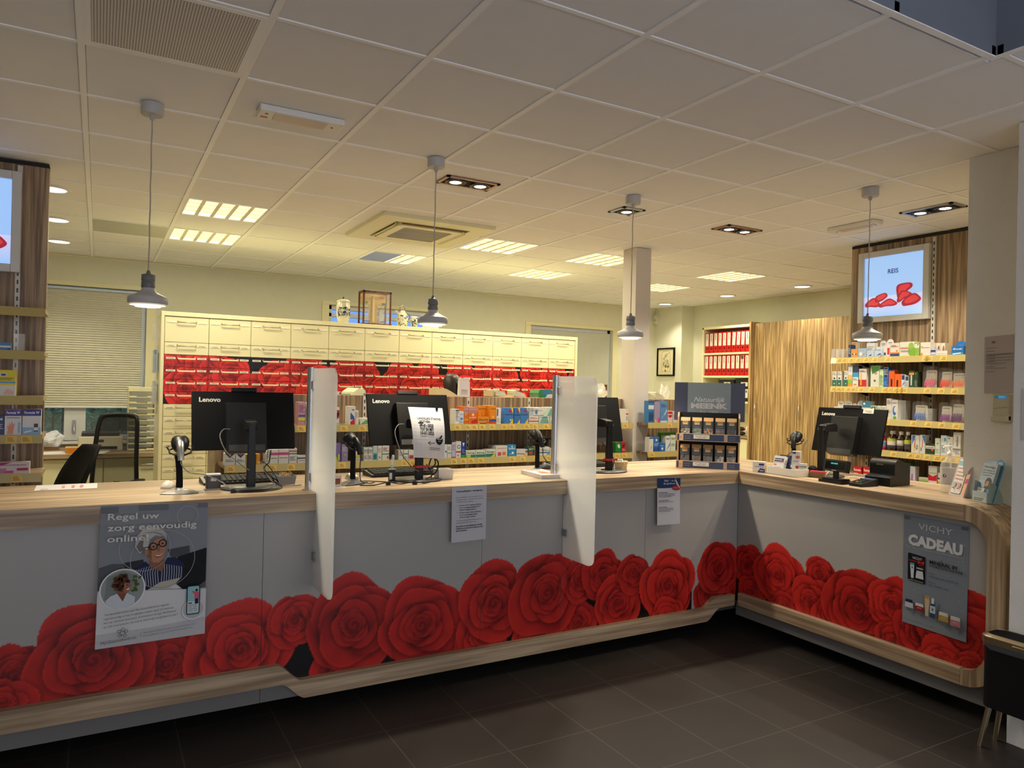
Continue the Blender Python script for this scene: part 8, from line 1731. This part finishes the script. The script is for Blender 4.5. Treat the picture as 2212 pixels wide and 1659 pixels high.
# ---------------------------------------------------------------- office corner by the left window
dk = thing('office_worktop', 'wooden office worktop on cream cabinets under the left window', 'desk', (-.4, 8.65, 0)); DT = .856
MB().box((-2.1, 8.25, DT - .04), (1.25, 9.06, DT)).build('worktop', M['wood_x'], dk, bevel=.003)
MB().box((-2.08, 8.33, .05), (1.23, 9.04, DT - .041)).build('carcass', M['cream'], dk)
for k in range(5):
    a = -1.68 + k * .58; d_ = MB().box((a + .004, 8.31, .08), (a + .574, 8.328, DT - .055)).build('door', M['cream'], dk, bevel=.002); hx = a + .44 if k != 3 else a + .44; MB().tube([(hx - .10, 8.31, DT - .12), (hx - .10, 8.28, DT - .12), (hx + .06, 8.28, DT - .12), (hx + .06, 8.31, DT - .12)], .006, 8).build('handle', M['steel'], d_)
lt = thing('letter_tray_tower', 'tall tower of cream letter trays on the office worktop', 'letter trays', (.395, 8.66, DT + .0005)); a, b = .272, .522
q = MB(); q.box((a, 8.50, DT + .0005), (a + .006, 8.80, 1.50)); q.box((b - .006, 8.50, DT + .0005), (b, 8.80, 1.50)); q.box((a - .003, 8.49, 1.472), (b + .003, 8.80, 1.515)); q.box((a, 8.50, DT + .0005), (b, 8.80, DT + .006)); q.build('case', M['cream'], lt, bevel=.002); MB().box((a + .006, 8.794, DT + .006), (b - .006, 8.798, 1.472)).build('frosted_back', M['frost'], lt)
for k in range(10):
    z = DT + .010 + k * .0605; q = MB(); q.box((a + .008, 8.51, z), (b - .008, 8.79, z + .003)); q.box((a + .007, 8.485, z - .002), (a + .075, 8.492, z + .016)); q.box((b - .075, 8.485, z - .002), (b - .007, 8.492, z + .016)); q.box((a + .075, 8.487, z - .002), (b - .075, 8.492, z + .006)); q.build('letter_tray', M['cream'], lt, bevel=.001)
pr_ = thing('office_printer', 'beige printer seen through the mesh office chair', 'printer', (.03, 8.72, DT + .0005)); MB().box((-.20, -.19, .0), (.20, .19, .15)).build('printer_body', plain('beige_plastic', (.55, .52, .42), .5), pr_, world=False, bevel=.01); MB().box((-.15, -.195, .02), (.15, -.188, .05)).build('paper_slot', M['black'], pr_, world=False); MB().box((-.05, -.195, .095), (.03, -.189, .118)).build('panel', M['dark'], pr_, world=False); MB().box((-.17, -.15, .1501), (.17, .12, .19)).build('scanner_lid', M['dark'], pr_, world=False, bevel=.006)
o = MB().prism([(-.06, 0), (.06, 0), (.065, .05), (-.065, .05)], -.09, .09, 'y', '#d8841c').box((-.067, -.092, .05), (.067, .092, .055), '#d8b070').build('orange_tray', M['gloss_ink']); o.location = (-.205, 8.46, DT + .0006); tag(o, 'orange plastic tray on the office worktop', 'tray')
o = MB().box((-.09, -.06, 0), (.09, .06, .035), '#7a5a44').build('brown_box', M['ink']); o.location = (-.43, 8.82, DT + .0006); tag(o, 'flat brown box on the worktop under the white bag', 'box'); r = crumpled('white_bag', 'white cloth bag lying on the brown box by the window', -.43, 8.82, DT + .0362, .24, .15, 6, plain('white_cloth', (.68, .72, .80), .9))
for k, (x, y, rz) in enumerate(((-.38, 8.45, .1), (-.02, 8.40, -.2))): o = MB().box((-.105, -.148, 0), (.105, .148, .002)).build('paper_sheet', M['paper']); o.location = (x, y, DT + .0006); o.rotation_euler = (0, 0, rz); tag(o, ('sheet of paper on the worktop left of the orange tray', 'sheet of paper on the worktop right of the orange tray')[k], 'paper')
rk = thing('leaflet_rack', 'clear wall rack of leaflets on the side of the left cabinet', 'leaflet rack', (.43, 7.05, 1.1))
for k in range(4):
    z = 1.12 + k * .27; q = MB(); q.box((.4435, 6.95, z), (.4455, 7.17, z + .25)); q.box((.405, 6.95, z), (.4435, 6.952, z + .16)); q.box((.405, 7.168, z), (.4435, 7.17, z + .16)); q.box((.403, 6.95, z), (.405, 7.17, z + .16)); q.box((.405, 6.95, z), (.4435, 7.17, z + .003)); q.build('clear_pocket', M['acrylic'], rk)
    if k in (1, 2): MB().box((.412, 6.96, z + .004), (.430, 7.16, z + .20), ('#c4ccd8', '#8fb0d0')[k - 1]).build('leaflets', M['ink'], rk)
def star_base(r):
    MB().lathe([(.028, .06), (.028, .30), (.02, .30), (.02, .42)], 16).build('gas_column', M['black'], r, world=False); q = MB()
    for k in range(5): a = 2 * PI * k / 5 + .3; q.tube([(.02 * math.cos(a), .02 * math.sin(a), .10), (.30 * math.cos(a), .30 * math.sin(a), .065)], [.026, .016], 8)
    q.build('star_base', M['black'], r, world=False)
    for k in range(5): a = 2 * PI * k / 5 + .3; MB().lathe([(.029, -.018), (.029, .018)], 16, Tm(.30 * math.cos(a), .30 * math.sin(a), .029, a, PI / 2)).build('caster', M['black'], r, world=False)
def seat(r): MB().prism(rrect(-.24, -.24, .24, .23, .09, 6), .42, .50, 'z').build('seat', M['matte_black'], r, world=False, bevel=.025)
m_, nt, N, L, b = newmat('black_mesh_cloth'); b.inputs['Base Color'].default_value = (.012, .012, .012, 1); b.inputs['Alpha'].default_value = .62; b.inputs['Roughness'].default_value = .7; M['mesh'] = m_
ca = thing('office_chair', 'black office chair with tall see-through mesh back', 'chair', (.05, 7.50, 0), -.42, 'black office chairs'); star_base(ca); seat(ca)
def back_pt(u, v): return (u * (.200 - .028 * v), .24 + .075 * v * v + .03 * (u * u) * -1 + .02, .58 + .68 * v)
rim_ = [(-1, .06), (-1, .35), (-1, .7), (-.97, .90), (-.85, .98), (-.5, 1.0), (0, 1.005), (.5, 1.0), (.85, .98), (.97, .90), (1, .7), (1, .35), (1, .06), (.8, .0), (0, -.01), (-.8, 0)]
MB().tube(smooth_path([back_pt(*p) for p in rim_] + [back_pt(*rim_[0])], 64), .020, 10).build('back_frame', M['black'], ca, world=False); MB().grid(lambda u, v: back_pt(2 * u - 1, v), 10, 14).build('mesh_back', M['mesh'], ca, world=False); MB().grid(lambda u, v: (lambda p: (p[0], p[1] + .006, p[2]))(back_pt(1.9 * u - .95, .78 + .2 * v)), 8, 4).build('headrest_mesh', M['mesh'], ca, world=False); MB().tube([(0, .10, .44), (0, .27, .46), (0, .29, .64)], .03, 8).build('back_support', M['black'], ca, world=False)
for sx in (-1, 1): q = MB(); q.tube([(sx * .22, .02, .46), (sx * .28, .02, .50), (sx * .29, .01, .66)], [.022, .026, .022], 8); q.prism(rrect(sx * .29 - .04, -.13, sx * .29 + .04, .12, .035, 4), .66, .69, 'z'); q.build('armrest', M['black'], ca, world=False)
cb_ = thing('office_chair', 'black office chair with solid curved back in front of the mesh chair', 'chair', (-.36, 6.52, 0), -1.15, 'black office chairs'); star_base(cb_); seat(cb_)
sh_ = MB(); nu, nv = 10, 12
def shell(u, v, o): w_ = .215 * (1 - .25 * v ** 3); return (u * w_ * (1 if v < .85 else 1 - (v - .85) * 1.6), .20 + .20 * v - .05 * math.sin(PI * v) - .05 * u * u + o * (.030 * (1 - .5 * v)), .50 + .575 * v)
A = [shell(2 * i / nu - 1, j / nv, 1) for j in range(nv + 1) for i in range(nu + 1)]; B = [shell(2 * i / nu - 1, j / nv, -1) for j in range(nv + 1) for i in range(nu + 1)]; W_ = nu + 1; K = len(A)
fs = [(j * W_ + i, j * W_ + i + 1, (j + 1) * W_ + i + 1, (j + 1) * W_ + i)[::-1] for j in range(nv) for i in range(nu)] + [(K + j * W_ + i, K + j * W_ + i + 1, K + (j + 1) * W_ + i + 1, K + (j + 1) * W_ + i) for j in range(nv) for i in range(nu)]
bd = [i for i in range(nu + 1)] + [j * W_ + nu for j in range(1, nv + 1)] + [nv * W_ + i for i in range(nu - 1, -1, -1)] + [j * W_ for j in range(nv - 1, 0, -1)]
fs += [(bd[k], bd[(k + 1) % len(bd)], K + bd[(k + 1) % len(bd)], K + bd[k]) for k in range(len(bd))]
sh_.add(A + B, fs, smooth=True); sh_.build('backrest', M['matte_black'], cb_, world=False)
for sx in (-1, 1): q = MB(); q.tube([(sx * .22, .02, .46), (sx * .27, .02, .52), (sx * .275, .01, .78)], [.026, .030, .034], 8); q.prism(rrect(sx * .275 - .04, -.14, sx * .275 + .04, .10, .035, 4), .78, .815, 'z'); q.build('armrest', M['black'], cb_, world=False)
# things on the middle shelf of the bookcase
r = crumpled('carrier_bag', 'white carrier bag with pink print on the lower bookcase shelf', 7.83, 7.08, 1.0006, .22, .17, 9, plain('white_bag_paper', (.74, .70, .62), .8)); q = MB(); q.ball((-.075, .06, .11), .03, 10, sq=(.5, 1, .6)); q.build('pink_print', plain('pink_print', (.70, .12, .22), .7), r, world=False)
for z, lab in ((1.0006, 'dark round cushion lying below another on the bookcase shelf'), (1.0626, 'dark round cushion on top beside the white carrier bag')):
    o = MB().ball((0, 0, .03), .03, 16, sq=(2.2, 2.2, 1)).build('round_cushion', plain('dark_green_cloth', (.03, .035, .02), .9)); o.location = (7.80, 7.27, z); tag(o, lab, 'cushion')
